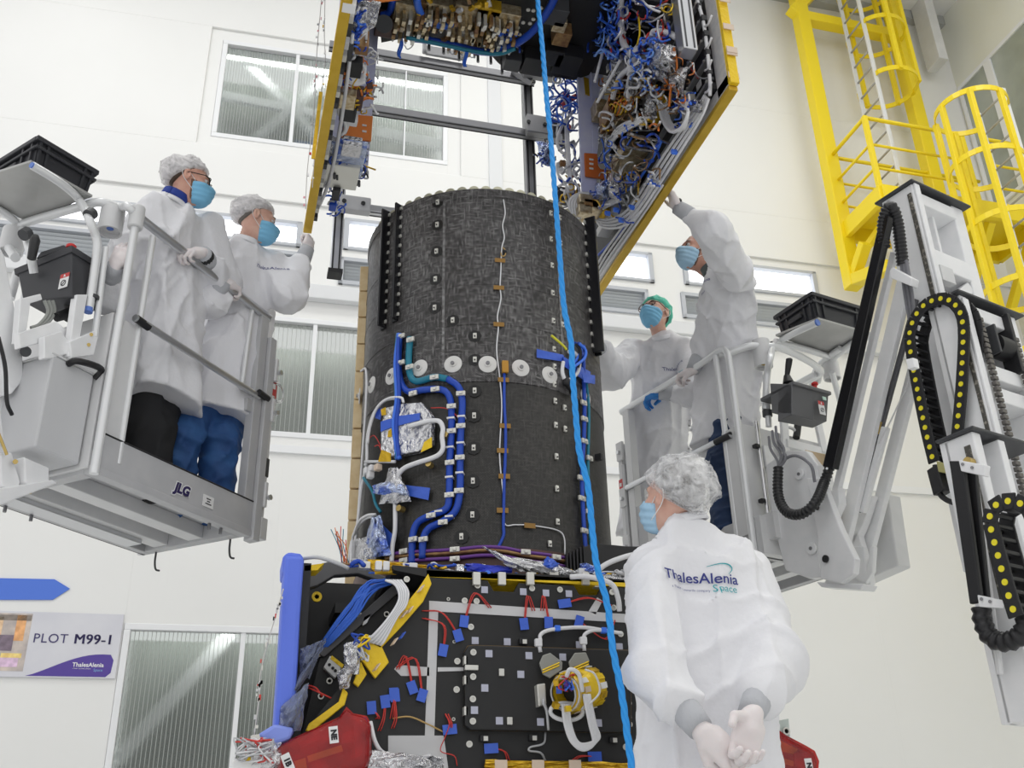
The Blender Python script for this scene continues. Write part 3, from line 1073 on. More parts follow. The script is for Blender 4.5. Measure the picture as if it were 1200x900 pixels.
# near end: tall panel, white tube posts, rod
def loc(px, py, b): return Rq.loc(H(px, py, b))
B(Rq, a0, a0 + .02, b0 + .0, b1, z0, zf + .62, 'end_panel', M_lgrey, rl)
B(Rq, a0 - .006, a0 + .12, b0 - .01, b0 + .006, zf + .0, zf + .60, 'side_panel', M_lgrey, rl)
B(Rq, a0 - .05, a0 - .0, b0 + .02, b1 - .1, z0, z0 + .20, 'lower_panel', M_lgrey, rl)
rail = cr([Rq(a1, b0, zr), Rq(a0 + .24, b0, zr), Rq(a0 + .06, b0, zr + .01), Rq(a0 + .01, b0, zr - .03), Rq(a0, b0, zr - .14), Rq(a0, b0, zr - .5)], 6)
T(rail + [Rq(a0, b0 - .0, z0)], .019, 'top_rail', M_tube, rl, 12)
T([Rq(a0 + .10, b0, zr + .0), Rq(a0 + .10, b0, zf)], .016, 'post', M_tube, rl, 12)
T(cr([Rq(a0 + .05, b0 + .06, zr + .005), Rq(a0 + .0, b0 + .10, zr + .02), Rq(a0 - .05, b0 + .16, zr + .03), Rq(a0 - .10, b0 + .34, zr + .03), Rq(a0 - .04, b1, zr + .01), Rq(a0 + .1, b1 + .02, zr)], 6), .021, 'frame_rail', M_tube, rl, 12)
T([Rq(a0 + .08, b0, zr), Rq(a0 + .05, b0 + .06, zr + .005)], .021, 'frame_rail', M_tube, rl, 12)
T([Rq(a1, b0, zr), Rq(a1, b1, zr), Rq(a0, b1, zr)], .02, 'top_rail', M_tube, rl, 12)
m0 = loc(806, 538, b0)
m1 = loc(868, 506, b0)
T([Rq(a1 - .02, b0 - .02, m0[2] + .0), Rq(a0 + .04, b0 - .02, m1[2])], .017, 'mid_rail', M_alu, rl, 10)
part(MB().cyl(Rq(a0 + .04, b0 - .02, m1[2]), Rq(a0 + .16, b0 - .02, (m1[2])), .0185, 10), 'rail_grip', M_black, rl, 'auto')
for aa in (a1 - .02,):
    B(Rq, aa - .06, aa, b0 - .012, b0 + .04, z0, zr - .01, 'corner_post', M_lgrey, rl)
    B(Rq, aa - .30, aa - .02, b0 - .006, b0 + .006, zf + .0, zf + .42, 'gate_panel', M_grey, rl)
    B(Rq, aa - .22, aa - .15, b0 - .012, b0 + .03, zf, zf + .5, 'gate_post', M_lgrey, rl)
T([Rq(a1 - .02, b1, z0), Rq(a1 - .02, b1, zr)], .02, 'corner_post', M_tube, rl, 12)
# gate frame on the far end
B(Rq, a1 + .03, a1 + .07, b0 + .0, b0 + .06, z0 + .06, zr - .20, 'gate_frame', M_lgrey, rl)
B(Rq, a1 + .0, a1 + .03, b0 - .01, b0 + .02, z0, zr - .35, 'gate_frame', M_grey, rl)
for z in (zf + .15, zf + .45, zr - .32):
    B(Rq, a1 + .0, a1 + .06, b0 - .02, b0 + .0, z, z + .12, 'hinge_plate', M_lgrey, rl)
    part(MB().cyl(Rq(a1 + .03, b0 - .02, z + .05), Rq(a1 + .03, b0 - .035, z + .05), .012, 10), 'bolt', M_alu, rl)
rs = part(MB().box(Rq(a1 + .052, b0 - .004, zf + .55), (.036, .004, .17), Rq.ax), 'red_sticker', M_redst, rl)
for k_ in range(3):
    part(MB().box(Rq(a1 + .052, b0 - .007, zf + .50 + .05 * k_), (.016, .003, .022), Rq.ax), 'printed_mark', M_sticker, rs)
# steel rod with dark clips, small grey box, lower panel
bq = b0 + .09
aR = a0 - .012
def E(px, py, a=None): return Rq.ha(px, py, a0 - .03 if a is None else a)
T([E(886, 494), E(900, 604)], .012, 'lift_rod', M_steel, rl, 10)
for (px, py) in ((886, 523), (893, 587)):
    part(MB().box(E(px, py), (.03, .03, .02), Rq.ax), 'clip', M_black, rl, bevel=.003)
B(Rq, a0 - .10, a0 - .01, Rq.loc(E(895, 610))[1], Rq.loc(E(917, 610))[1], E(900, 634)[2], E(900, 604)[2], 'junction_box', M_lgrey, rl)
T([E(907, 634), E(909, 645)], .012, 'cable_gland', M_dark, rl, 8)
part(MB().box(E(900, 536), (.03, .07, .12), Rq.ax), 'switch_box', M_white, rl, bevel=.004)
# knuckle plates of the jib
kb = Rq.loc(E(900, 640))[1]
KB = [b0 + .10, b0 + .30, b0 + .46]
def kn(poly, b, th, nm='knuckle_plate', m=M_white, bev=.006): return part(MB().prism([H(px, py, b) for px, py in poly], Rq.w * th), nm, m, rl, bevel=bev)
kn([(897, 545), (922, 528), (945, 528), (958, 545), (962, 590), (958, 640), (962, 676), (948, 678), (920, 668), (905, 610)], KB[0], .05)
kn([(945, 560), (962, 560), (985, 620), (1002, 655), (1000, 672), (985, 684), (962, 678), (958, 630)], KB[0] - .03, .04)
kn([(985, 640), (1005, 622), (1018, 668), (1020, 684), (1010, 690), (965, 684), (968, 678)], KB[1] + .06, .04)
kn([(996, 640), (1012, 640), (1015, 668), (1020, 640), (1024, 640), (1022, 670), (1014, 684), (998, 676)], KB[1] + .04, .03)
kn([(956, 682), (1012, 684), (1008, 691), (962, 688)], KB[0], .10, 'base_plate')
for (px, py, b, r) in ((938, 556, KB[0] - .004, .028), (952, 643, KB[0] - .004, .03)):
    c_ = H(px, py, b)
    d_ = part(MB().cyl(c_, c_ - Rq.w * .012, r, 24), 'washer', M_white, rl, 'auto', .003)
    part(MB().cyl(c_ - Rq.w * .012, c_ - Rq.w * .016, r * .3, 12), 'pin', M_dalu, d_)
for (px, py, b, r) in ((958, 595, KB[0] - .035, .012), (1002, 660, KB[1] + .056, .014), (968, 655, KB[0] - .035, .018)):
    part(MB().cyl(H(px, py, b), H(px, py, b) - Rq.w * .008, r, 16), 'pivot_pin', M_black, rl, 'auto')
kn([(943, 527), (966, 532), (962, 556), (950, 548)], KB[0] + .04, .01, 'wooden_plate', M_ply, .002)
kn([(968, 600), (976, 596), (978, 606), (966, 618)], KB[0] + .1, .05, 'brass_bush', M_brass, .002)
kn([(1000, 606), (1010, 602), (1008, 612), (1000, 620)], KB[1] + .1, .05, 'brass_bush', M_brass, .002)
# jib arms: parallel links from the basket knuckle up to the mast head
def arm(p, q, wpx0, wpx1, b, th, nm, m):
    (x0, y0), (x1, y1) = p, q
    dx, dy = x1 - x0, y1 - y0
    L = math.hypot(dx, dy)
    nx, ny = -dy / L, dx / L
    poly = [(x0 + nx * wpx0 / 2, y0 + ny * wpx0 / 2), (x1 + nx * wpx1 / 2, y1 + ny * wpx1 / 2), (x1 - nx * wpx1 / 2, y1 - ny * wpx1 / 2), (x0 - nx * wpx0 / 2, y0 - ny * wpx0 / 2)]
    return part(MB().prism([H(px, py, b) for px, py in poly], Rq.w * th), nm, m, rl, bevel=.004)
arm((1037, 252), (970, 548), 10, 13, KB[0] - .05, .04, 'hose_channel', M_blackgl)
part(MB().cyl(H(969, 549, KB[0] - .055), H(969, 549, KB[0] - .062), .006, 10), 'bolt', M_alu, rl)
arm((1046, 295), (978, 575), 6, 7, KB[0] + .06, .03, 'jib_arm', M_white)
arm((1058, 330), (982, 650), 15, 14, KB[0] + .16, .035, 'jib_arm', M_white)
arm((1072, 350), (1004, 600), 5, 5, KB[1] + .0, .02, 'hydraulic_ram', mat('ram_dark', (0.12, 0.12, 0.13), 0.35, 0.4))
arm((1036, 500), (1008, 600), 8, 8, KB[1] + .0, .025, 'ram_cylinder', M_white)
arm((1080, 390), (1012, 655), 12, 12, KB[1] + .12, .035, 'jib_arm', M_white)
kn([(966, 580), (982, 570), (984, 590), (972, 618), (962, 600)], KB[0] + .05, .05, 'arm_fork', M_white)
kn([(1012, 582), (1022, 580), (1012, 612), (1000, 640), (996, 618)], KB[1] + .06, .05, 'arm_fork', M_white)
T(cr([H(1038, 420, KB[1]), H(1036, 470, KB[1]), H(1030, 500, KB[1])]), .012, 'hydraulic_hose', mat('grey_hose', (0.2, 0.2, 0.22), 0.4), rl, 8)
T(cr([H(1032, 420, KB[1]), H(1030, 470, KB[1]), H(1025, 500, KB[1])]), .012, 'hydraulic_hose', MATS['grey_hose'], rl, 8)
part(MB().cyl(H(1031, 494, KB[1]), H(1027, 508, KB[1]), .018, 10), 'hose_fitting', M_brass, rl)
T(cr([H(1070, 380, KB[1]), H(1066, 440, KB[1]), H(1050, 480, KB[1]), H(1030, 520, KB[1])]), .004, 'cable', M_lgrey, rl, 6)
# ribbed hoses
def ribbed(pts, r, par, n=9, pitch=.018, nm='corrugated_hose'):
    P = cr(pts, 10)
    d = np.concatenate([[0], np.cumsum([np.linalg.norm(P[i + 1] - P[i]) for i in range(len(P) - 1)])])
    N = int(d[-1] / (pitch / 4))
    Q, rr = [], []
    for i in range(N + 1):
        t = d[-1] * i / N
        k_ = min(np.searchsorted(d, t, 'right') - 1, len(P) - 2)
        s_ = (t - d[k_]) / max(d[k_ + 1] - d[k_], 1e-9)
        Q.append(P[k_] * (1 - s_) + P[k_ + 1] * s_)
        rr.append(r * (1.0 + .12 * math.sin(i * math.pi / 2)))
    return part(MB().tube(Q, rr, n), nm, M_hose, par, True)
ribbed([H(912, 548, b0 - .03), H(912, 580, b0 - .05), H(922, 600, b0 - .06), H(940, 602, b0 - .06), H(956, 588, b0 - .03), H(966, 565, KB[0] - .03), H(972, 548, KB[0] - .02)], .024, rl)
ribbed([H(1036, 290, KB[0] - .02), H(1035, 262, KB[0] - .03), H(1040, 245, KB[0] - .03), H(1046, 244, KB[0] - .02), H(1052, 262, KB[0] + .02), H(1058, 310, KB[0] + .06)], .028, rl)
for k_ in range(3):
    T(cr([H(1056 + 3 * k_, 305, KB[0] + .05), H(1060 + 4 * k_, 340, KB[0] + .06), H(1066 + 3 * k_, 375, KB[0] + .08)]), .009, 'hydraulic_hose', MATS['grey_hose'], rl, 8)
part(MB().prism([H(px, py, KB[0] + .0) for px, py in [(1042, 318), (1046, 313), (1069, 326), (1067, 335), (1044, 326)]], Rq.w * .05), 'hose_clamp', M_white, rl, bevel=.003)
for k_, (x, y) in enumerate([(905, 505), (909, 500), (901, 512), (911, 508)]):
    T(cr([H(x, y, b0 - .0), H(x + 2, y + 14, b0 - .03), H(x + 10, y + 28, b0 - .03), H(912, 550, b0 - .03)]), .007, 'control_cable', MATS['grey_hose'], rl, 7)
T(cr([H(915, 540, b0 - .02), H(932, 534, b0 - .03), H(950, 545, b0 - .02), H(955, 565, b0)]), .008, 'control_cable', MATS['grey_hose'], rl, 7)
# control box
bc = b0 + .02
cbx = part(MB().prism([H(px, py, bc) for px, py in [(902, 449), (928, 450), (928, 486), (904, 484)]], Rq.w * .16), 'control_box', M_ctl2, rl, bevel=.006)
pq = [H(928, 450, bc), E(971, 462, Rq.loc(H(928, 450, bc))[0] - .0), E(969, 494, Rq.loc(H(928, 486, bc))[0]), H(928, 486, bc)]
part(MB().prism(pq, Rq.u * .10), 'front_face', M_ctl2, cbx, bevel=.004)
part(MB().prism([pq[0] + Z3 * .014 - Rq.u * .012, pq[1] + Z3 * .014 - Rq.u * .012 + Rq.w * .01, pq[1] - Z3 * .006 - Rq.u * .012 + Rq.w * .01, pq[0] - Z3 * .006 - Rq.u * .012], Rq.u * .24), 'lid', M_ctl2, cbx, bevel=.004)
wc = pq[1] * .72 + pq[0] * .10 + pq[2] * .10 + pq[3] * .08
wcc = E(963, 478, Rq.loc(pq[0])[0] - .004)
warn(Rq, wcc, Rq.w, Z3, .042, .075, cbx)
part(MB().box(E(966, 467, Rq.loc(pq[0])[0] - .003), (.004, .025, .018), Rq.ax), 'green_sticker', mat('pale_green_sticker', (0.6, 0.8, 0.7), 0.5), cbx)
part(MB().tube([H(924, 449, bc + .05), H(922, 440, bc + .05)], [.03, .016], 14), 'joystick_boot', M_black, cbx, 'auto')
part(MB().tube([H(922, 442, bc + .05), H(924, 428, bc + .05), H(925, 421, bc + .05), H(925, 420, bc + .05)], [.012, .017, .018, .012], 12), 'joystick', M_black, cbx, 'auto')
rp = E(955, 452, Rq.loc(pq[0])[0] + .05)
part(MB().lathe([(.010, -.02), (.010, .0), (.018, .004), (.018, .014), (.01, .02), (0, .02)], rp, None, 14), 'emergency_button', M_red, cbx, 'auto')
part(MB().tube([E(936, 488), E(934, 508), E(933, 513)], [.022, .020, .02], 12), 'lower_grip', M_black, cbx, 'auto')
T(cr([E(918, 495), E(922, 500), E(930, 503), E(935, 512)]), .009, 'control_cable', M_lgrey, rl, 8)
for (px0, py0, px1, py1) in ((918, 486, 922, 545), (958, 494, 966, 530)):
    part(MB().beam(E(px0, py0), E(px1, py1), .05, .02, Rq.u), 'bracket_arm', M_white, rl, bevel=.003)
part(MB().beam(E(920, 520), E(960, 530), .04, .05), 'bracket_plate', M_white, rl, bevel=.003)
# tray, its tubes, crate
TZ = 3.20
tc = [hZ(959, 374, TZ), hZ(909, 394, TZ), hZ(972, 416, TZ), hZ(1022, 392, TZ)]
part(MB().prism(tc, Z3 * .012), 'tray', MATS['dull_steel_tray'], rl)
zz = TZ - .02
T(cr([hZ(958, 378, zz), hZ(940, 386, zz), hZ(924, 394, zz), hZ(908, 404, zz - .005), H(903, 418, b0 + .08), H(899, 440, b0 + .08), H(897, 480, b0 + .07)], 6), .019, 'tray_tube', M_tube, rl, 12)
part(MB().cyl(hZ(957, 378.5, zz), hZ(958.7, 377.6, zz), .0195, 12), 'tube_end', M_blueplug, rl)
T(cr([hZ(1024, 392, zz), hZ(1000, 402, zz), hZ(978, 418, zz), hZ(964, 430, zz - .02), hZ(958, 448, zz - .08)], 6), .02, 'tray_tube', M_tube, rl, 12)
T(cr([hZ(985, 408, zz), hZ(968, 420, zz), hZ(956, 434, zz - .02), hZ(951, 452, zz - .08)], 6), .018, 'tray_tube', M_tube, rl, 12)
T(cr([hZ(908, 400, zz), hZ(940, 408, zz), hZ(972, 418, zz)], 4), .019, 'frame_rail', M_tube, rl, 12)
c_ = hZ(906, 406, zz - .005)
part(MB().cyl(c_ - Z3 * .016 - Rq.u * .01, c_ + Z3 * .016 + Rq.u * .01, .027, 14), 'clamp', M_dark, rl, 'auto')
M_gold_plug = mat('ochre_plug', (0.5, 0.38, 0.12), 0.5)
cup(None, E(891, 400, a0 - .05), .050, .165, rl, M_gold_plug)
cup(None, hZ(972, 424, zz), .05, .115, rl, M_gold_plug)
T([H(897, 440, b0 + .08), H(901, 500, b0 + .08)], .016, 'post', M_tube, rl, 12)
part(MB().cyl(H(899, 481, b0 + .08), H(899.5, 488, b0 + .08), .026, 12), 'clamp', M_dark, rl, 'auto')
T([hZ(975, 436, zz - .1), hZ(990, 490, zz - .3)], .018, 'post', M_tube, rl, 12)
cc = (tc[0] + tc[1] + tc[2] + tc[3]) / 4
ex_ = nv(tc[3] - tc[0])
ey_ = nv(np.cross(Z3, ex_))
crate('storage_crate', cc + Z3 * .0125, ex_, ey_, .40, .29, .15, 'black plastic crate on the tray beside the white mast')
# grey cabinet on the near end
cb0 = Rq.loc(H(1000, 575, KB[1] + .2))
kb = KB[1] + .22
c0, c1 = Rq.loc(H(1018, 590, kb)), Rq.loc(H(1052, 575, kb))
pb = [H(1022, 590, kb), H(1052, 577, kb), H(1064, 662, kb), H(1037, 663, kb), H(1018, 672, kb)]
part(MB().prism([H(1008, 588, kb), H(1040, 578, kb), H(1052, 663, kb), H(1000, 686, kb)], Rq.w * .10), 'cabinet', M_lgrey, rl, bevel=.008)

# ------------------------------------------------------------------ mast of the right lift
MB0 = KB[0] + .10
def F(px, py, a): return Rq.ha(px, py, a)
AM = 2.52
def mloc(px, py): return Rq.loc(F(px, py, AM))
q0, q1 = mloc(1068, 215), mloc(1130, 238)
s1b0, s1b1, s1z = q0[1], q1[1], q0[2]
zb = .97
B(Rq, AM, AM + .16, s1b0, s1b0 + .05, 1.6, s1z, 'mast_channel', M_white, rl, .006)
B(Rq, AM + .02, AM + .16, s1b1 - .09, s1b1, 1.6, s1z, 'mast_channel', M_white, rl, .006)
B(Rq, AM + .14, AM + .19, s1b0 - .0, s1b1, 1.6, s1z, 'mast_web', M_white, rl, .004)
B(Rq, AM - .02, AM + .22, s1b0 - .02, s1b1 + .02, s1z, s1z + .012, 'mast_cap', M_dark, rl, .003)
B(Rq, AM - .014, AM + .0, s1b0 + .005, s1b0 + .045, 2.0, s1z - .0, 'mast_flange', M_white, rl, .004)
B(Rq, AM + .012, AM + .035, s1b0 - .006, s1b0 + .002, 1.9, s1z - .05, 'guide_slot', M_grease, rl, .001)
for zc, hh in ((s1z - .06, .07), (s1z - .42, .11), (s1z - .80, .10), (s1z - 1.2, .10)):
    B(Rq, AM + .01, AM + .14, s1b0 + .05, s1b1 - .09, zc - hh / 2, zc + hh / 2, 'mast_crossbar', M_white, rl, .005)
B(Rq, AM + .06, AM + .09, (s1b0 + s1b1) / 2 - .01, (s1b0 + s1b1) / 2 + .01, s1z - .40, s1z - .06, 'mast_divider', M_white, rl, .002)
part(MB().beam(Rq(AM + .05, s1b0 + .06, s1z - .72), Rq(AM + .05, s1b1 - .09, s1z - .50), .05, .06), 'mast_strut', M_white, rl, bevel=.004)
B(Rq, AM - .01, AM + .03, s1b0 + .06, s1b0 + .16, s1z - .56, s1z - .47, 'mast_bracket', M_lgrey, rl, .003)
# second section, nearer
AM2 = 2.30
def mloc2(px, py): return Rq.loc(F(px, py, AM2))
q0, q1 = mloc2(1124, 345), mloc2(1186, 366)
t0, t1, tz = q0[1], q1[1] + .03, q0[2]
B(Rq, AM2, AM2 + .15, t0, t0 + .05, zb + .0, tz, 'mast_channel', M_white, rl, .006)
B(Rq, AM2 + .01, AM2 + .15, t1 - .08, t1, zb + .3, tz, 'mast_channel', M_white, rl, .006)
B(Rq, AM2 + .13, AM2 + .17, t0, t1, zb + .3, tz, 'mast_web', M_lgrey, rl, .004)
B(Rq, AM2 - .02, AM2 + .19, t0 - .03, t1 + .03, tz, tz + .012, 'mast_cap', M_dark, rl, .003)
B(Rq, AM2 - .014, AM2, t0 + .0, t0 + .04, zb + .2, tz - .02, 'mast_flange', M_white, rl, .004)
B(Rq, AM2 + .012, AM2 + .03, t0 - .006, t0 + .002, zb + .2, tz - .05, 'guide_slot', M_grease, rl, .001)
for zc in (tz - .07, tz - .36, tz - .47, tz - .95, tz - 1.4):
    B(Rq, AM2 + .0, AM2 + .13, t0 + .05, t1 - .08, zc - .035, zc + .035, 'mast_crossbar', M_white, rl, .005)
cw = (t0 + t1) / 2 + .03
part(MB().cyl(Rq(AM2 + .02, cw - .04, tz - .20), Rq(AM2 + .02, cw + .05, tz - .20), .055, 20), 'chain_wheel', M_black, rl, 'auto')
B(Rq, AM2 - .03, AM2 + .05, cw + .05, cw + .075, tz - .33, tz - .03, 'wheel_bracket', M_black, rl, .003)
B(Rq, AM2 - .03, AM2 + .05, cw - .08, cw - .065, tz - .26, tz - .12, 'wheel_bracket', M_dark, rl, .003)
lk = Repeat(MB().box((0, 0, 0), (.022, .03, .02)), 'lift_chain_link', mat('chain_steel', (0.16, 0.15, 0.14), 0.4, 0.6), bevel=.003)
for bb, zt_, zl in ((t0 + .075, tz - .12, tz - 1.05), (t1 - .10, tz - .16, tz - 1.0)):
    z = zt_
    while z > zl:
        lk.put(rl, Rq(AM2 - .02, bb, z), Rq.ax)
        z -= .0265
# third section at the frame edge
AM3 = 2.12
def m3(px, py): return Rq.loc(F(px, py, AM3))
q = m3(1139, 505)
zb3 = F(1160, 838, AM3)[2]
u0, uz = q[1], q[2]
B(Rq, AM3, AM3 + .13, u0, u0 + .05, zb3, uz, 'mast_channel', M_white, rl, .006)
B(Rq, AM3 + .11, AM3 + .15, u0, u0 + .36, zb3, uz, 'mast_web', M_white, rl, .004)
B(Rq, AM3 - .02, AM3 + .15, u0 - .02, u0 + .40, uz, uz + .012, 'mast_cap', M_dark, rl, .003)
B(Rq, AM3 + .02, AM3 + .045, u0 - .006, u0 + .002, zb + .3, uz - .05, 'guide_slot', M_grease, rl, .001)
B(Rq, AM3 - .01, AM3 + .12, u0 + .14, u0 + .18, zb + .1, uz - .01, 'mast_rail', M_white, rl, .004)
B(Rq, AM3, AM3 + .02, u0 + .05, u0 + .36, zb3, zb3 + .5, 'mast_web', M_white, rl, .004)
part(MB().cyl(Rq(AM3 + .03, u0 - .03, uz - .12), Rq(AM3 + .03, u0 + .0, uz - .12), .018, 20), 'roller', M_brass, rl, 'auto')
# energy chains
SP = .047
def side_plate():
    m = MB()
    for s_ in (-1, 1):
        m.box((s_ * .046, 0, 0), (.010, SP * 1.08, .058))
    m.box((0, SP * .2, .02), (.085, .014, .010))
    m.box((0, SP * .2, -.02), (.085, .014, .010))
    return m
def chain_band():
    m = MB()
    for s_ in (-1, 1):
        m.box((s_ * .046, 0, 0), (.010, SP * 1.08, .058))
    m.box((0, 0, .026), (.098, SP * 1.0, .006))
    return m
dotm = MB().cyl((-.051, 0, 0), (-.0535, 0, 0), .0115, 12)
CH = Repeat(side_plate(), 'chain_link', M_black, bevel=.003, subs=[(dotm, 'dot', M_dot, False)])
CHB = Repeat(chain_band(), 'chain_link', M_black, bevel=.003, subs=[(dotm, 'dot', M_dot, False)])
def energy_chain(pix, b, par, closed_from=1e9):
    P = cr([H(px, py, b) for px, py in pix], 12)
    d = np.concatenate([[0], np.cumsum([np.linalg.norm(P[i + 1] - P[i]) for i in range(len(P) - 1)])])
    n = int(d[-1] / SP)
    for i in range(n):
        t = SP * (i + .5)
        k_ = min(np.searchsorted(d, t, 'right') - 1, len(P) - 2)
        s_ = (t - d[k_]) / max(d[k_ + 1] - d[k_], 1e-9)
        p = P[k_] * (1 - s_) + P[k_ + 1] * s_
        dr = nv(P[min(k_ + 3, len(P) - 1)] - P[max(k_ - 2, 0)])
        ex = Rq.w
        ez = nv(np.cross(ex, dr))
        (CHB if t / d[-1] > closed_from else CH).put(par, p + Rq.w * .05, (ex, dr, ez))
EB = MB0 - .10
energy_chain([(1094, 541), (1084, 500), (1074, 450), (1067, 410), (1066, 392), (1072, 372), (1084, 357), (1102, 350), (1116, 354), (1126, 368), (1129, 392), (1127, 440), (1123, 490), (1118, 540)], EB, rl, .52)
energy_chain([(1190, 722), (1180, 690), (1171, 655), (1163, 625), (1160, 608), (1165, 594), (1177, 588), (1190, 588), (1204, 596), (1212, 615)], u0 - .15, rl, .75)
T(cr([H(1096, 545, EB + .02), H(1100, 575, EB + .02), H(1108, 585, EB + .03), H(1120, 590, EB + .05)]), .012, 'hose', M_black, rl, 8)
part(MB().beam(H(1098, 548, EB + .03), H(1106, 578, EB + .03), .06, .07), 'chain_end', M_black, rl, bevel=.005)
part(MB().prism([H(px, py, EB - .005) for px, py in [(1097, 540), (1116, 546), (1116, 556), (1099, 553)]], Rq.w * .06), 'chain_bracket', mat('olive_bracket', (0.5, 0.47, 0.2), 0.45, 0.3), rl, bevel=.003)
ET = u0 - .10
part(MB().prism([H(px, py, ET - .01) for px, py in [(1112, 540), (1128, 540), (1150, 705), (1136, 708)]], Rq.w * .02), 'cable_trough', M_black, rl, bevel=.004)
part(MB().prism([H(px, py, ET + .03) for px, py in [(1126, 540), (1142, 545), (1158, 705), (1146, 705)]], Rq.w * .02), 'cable_trough', M_black, rl, bevel=.004)
for poly in ([(1123, 539), (1155, 545), (1153, 558), (1126, 552)], [(1145, 697), (1178, 704), (1176, 713), (1147, 711)]):
    part(MB().prism([H(px, py, ET - .02) for px, py in poly], Rq.w * .03), 'trough_bracket', M_white, rl, bevel=.003)
for (px, py) in ((1128, 544), (1139, 548), (1150, 702), (1160, 705)):
    part(MB().cyl(H(px, py, ET - .02), H(px, py, ET - .026), .006, 8), 'bolt', M_dalu, rl)
part(MB().prism([H(px, py, ET - .02) for px, py in [(1061, 421), (1070, 419), (1072, 430), (1064, 433)]], Rq.w * .03), 'chain_clip', M_white, rl, bevel=.003)
ribbed([H(1150, 712, ET + .02), H(1152, 730, ET + .02), H(1162, 748, ET + .02), H(1180, 752, ET + .02), H(1198, 742, ET + .02), H(1204, 715, ET + .02)], .032, rl, 12, .03)
T([H(1143, 565, ET + .06), H(1172, 790, ET + .06)], .012, 'guide_tube', M_lgrey, rl, 8)
# ------------------------------------------------------------------ spacecraft materials
def mat_cfrp(name, base, hi, amount):
    m = bpy.data.materials.new(name)
    m.use_nodes = True
    nt = m.node_tree
    b = nt.nodes['Principled BSDF']
    b.inputs['Roughness'].default_value = 0.42
    tc = nt.nodes.new('ShaderNodeTexCoord')
    # cylinder coordinates: angle * radius and height
    sx = nt.nodes.new('ShaderNodeSeparateXYZ')
    nt.links.new(tc.outputs['Object'], sx.inputs[0])
    at = nt.nodes.new('ShaderNodeMath')
    at.operation = 'ARCTAN2'
    nt.links.new(sx.outputs[1], at.inputs[0])
    nt.links.new(sx.outputs[0], at.inputs[1])
    cb = nt.nodes.new('ShaderNodeCombineXYZ')
    ml = nt.nodes.new('ShaderNodeMath')
    ml.operation = 'MULTIPLY'
    ml.inputs[1].default_value = TR
    nt.links.new(at.outputs[0], ml.inputs[0])
    nt.links.new(ml.outputs[0], cb.inputs[0])
    nt.links.new(sx.outputs[2], cb.inputs[1])
    def noise(scale, sxyz, detail=4):
        mp = nt.nodes.new('ShaderNodeMapping')
        mp.inputs['Scale'].default_value = sxyz
        nt.links.new(cb.outputs[0], mp.inputs[0])
        n = nt.nodes.new('ShaderNodeTexNoise')
        n.inputs['Scale'].default_value = scale
        n.inputs['Detail'].default_value = detail
        nt.links.new(mp.outputs[0], n.inputs['Vector'])
        return n.outputs[0]
    ck = nt.nodes.new('ShaderNodeTexChecker')
    ck.inputs['Scale'].default_value = 170
    nt.links.new(cb.outputs[0], ck.inputs['Vector'])
    n1 = noise(70, (0.35, 1.6, 1))
    n2 = noise(70, (1.8, 0.3, 1))
    n3 = noise(2.2, (1, 0.7, 1))
    mx = nt.nodes.new('ShaderNodeMath')
    mx.operation = 'MAXIMUM'
    nt.links.new(n1, mx.inputs[0])
    nt.links.new(n2, mx.inputs[1])
    ad = nt.nodes.new('ShaderNodeMath')
    ad.operation = 'MULTIPLY_ADD'
    ad.inputs[1].default_value = 0.10
    nt.links.new(ck.outputs[1], ad.inputs[0])
    nt.links.new(mx.outputs[0], ad.inputs[2])
    ad2 = nt.nodes.new('ShaderNodeMath')
    ad2.operation = 'MULTIPLY_ADD'
    ad2.inputs[1].default_value = 0.5
    nt.links.new(n3, ad2.inputs[0])
    nt.links.new(ad.outputs[0], ad2.inputs[2])
    r = nt.nodes.new('ShaderNodeMapRange')
    r.inputs[1].default_value = 0.78
    r.inputs[2].default_value = 1.12
    r.inputs[4].default_value = amount
    nt.links.new(ad2.outputs[0], r.inputs[0])
    x = nt.nodes.new('ShaderNodeMix')
    x.data_type = 'RGBA'
    x.inputs[6].default_value = (*base, 1)
    x.inputs[7].default_value = (*hi, 1)
    nt.links.new(r.outputs[0], x.inputs[0])
    nt.links.new(x.outputs[2], b.inputs['Base Color'])
    bp = nt.nodes.new('ShaderNodeBump')
    bp.inputs['Strength'].default_value = 0.25
    bp.inputs['Distance'].default_value = 0.003
    nt.links.new(ad.outputs[0], bp.inputs['Height'])
    nt.links.new(bp.outputs[0], b.inputs['Normal'])
    return m


M_cf1 = mat_cfrp('carbon_weave', (0.020, 0.018, 0.018), (0.33, 0.32, 0.32), 0.85)
M_cf2 = mat_cfrp('dark_carbon_weave', (0.017, 0.016, 0.014), (0.15, 0.14, 0.13), 0.4)
M_blk = mat('black_panel_coat', (0.016, 0.016, 0.017), 0.5, var=(3, (0.026, 0.026, 0.026)))
M_blk2 = mat('dark_edge', (0.10, 0.10, 0.105), 0.5)
M_foil = mat('silver_foil', (0.78, 0.78, 0.80), 0.22, 0.92, bump=(38, 0.9, 0.03))
M_foilb = mat('bluish_foil', (0.60, 0.68, 0.88), 0.2, 0.85, bump=(45, 0.9, 0.03), var=(14, (0.16, 0.26, 0.75), 0.5, 0.62))
M_gold = mat('gold_kapton', (0.72, 0.45, 0.03), 0.3, 0.55, bump=(55, 0.6, 0.01))
M_goldedge = mat('gold_edge_tape', (0.60, 0.38, 0.03), 0.4, 0.35, var=(12, (0.68, 0.45, 0.05)))
M_yel = mat('yellow_kapton', (0.88, 0.60, 0.02), 0.32, 0.15, bump=(30, 0.7, 0.012))
M_pink = mat('pinkish_tape', (0.72, 0.58, 0.46), 0.5)
M_tan = mat('tan_flange', (0.80, 0.63, 0.38), 0.45, var=(22, (0.70, 0.52, 0.28)))
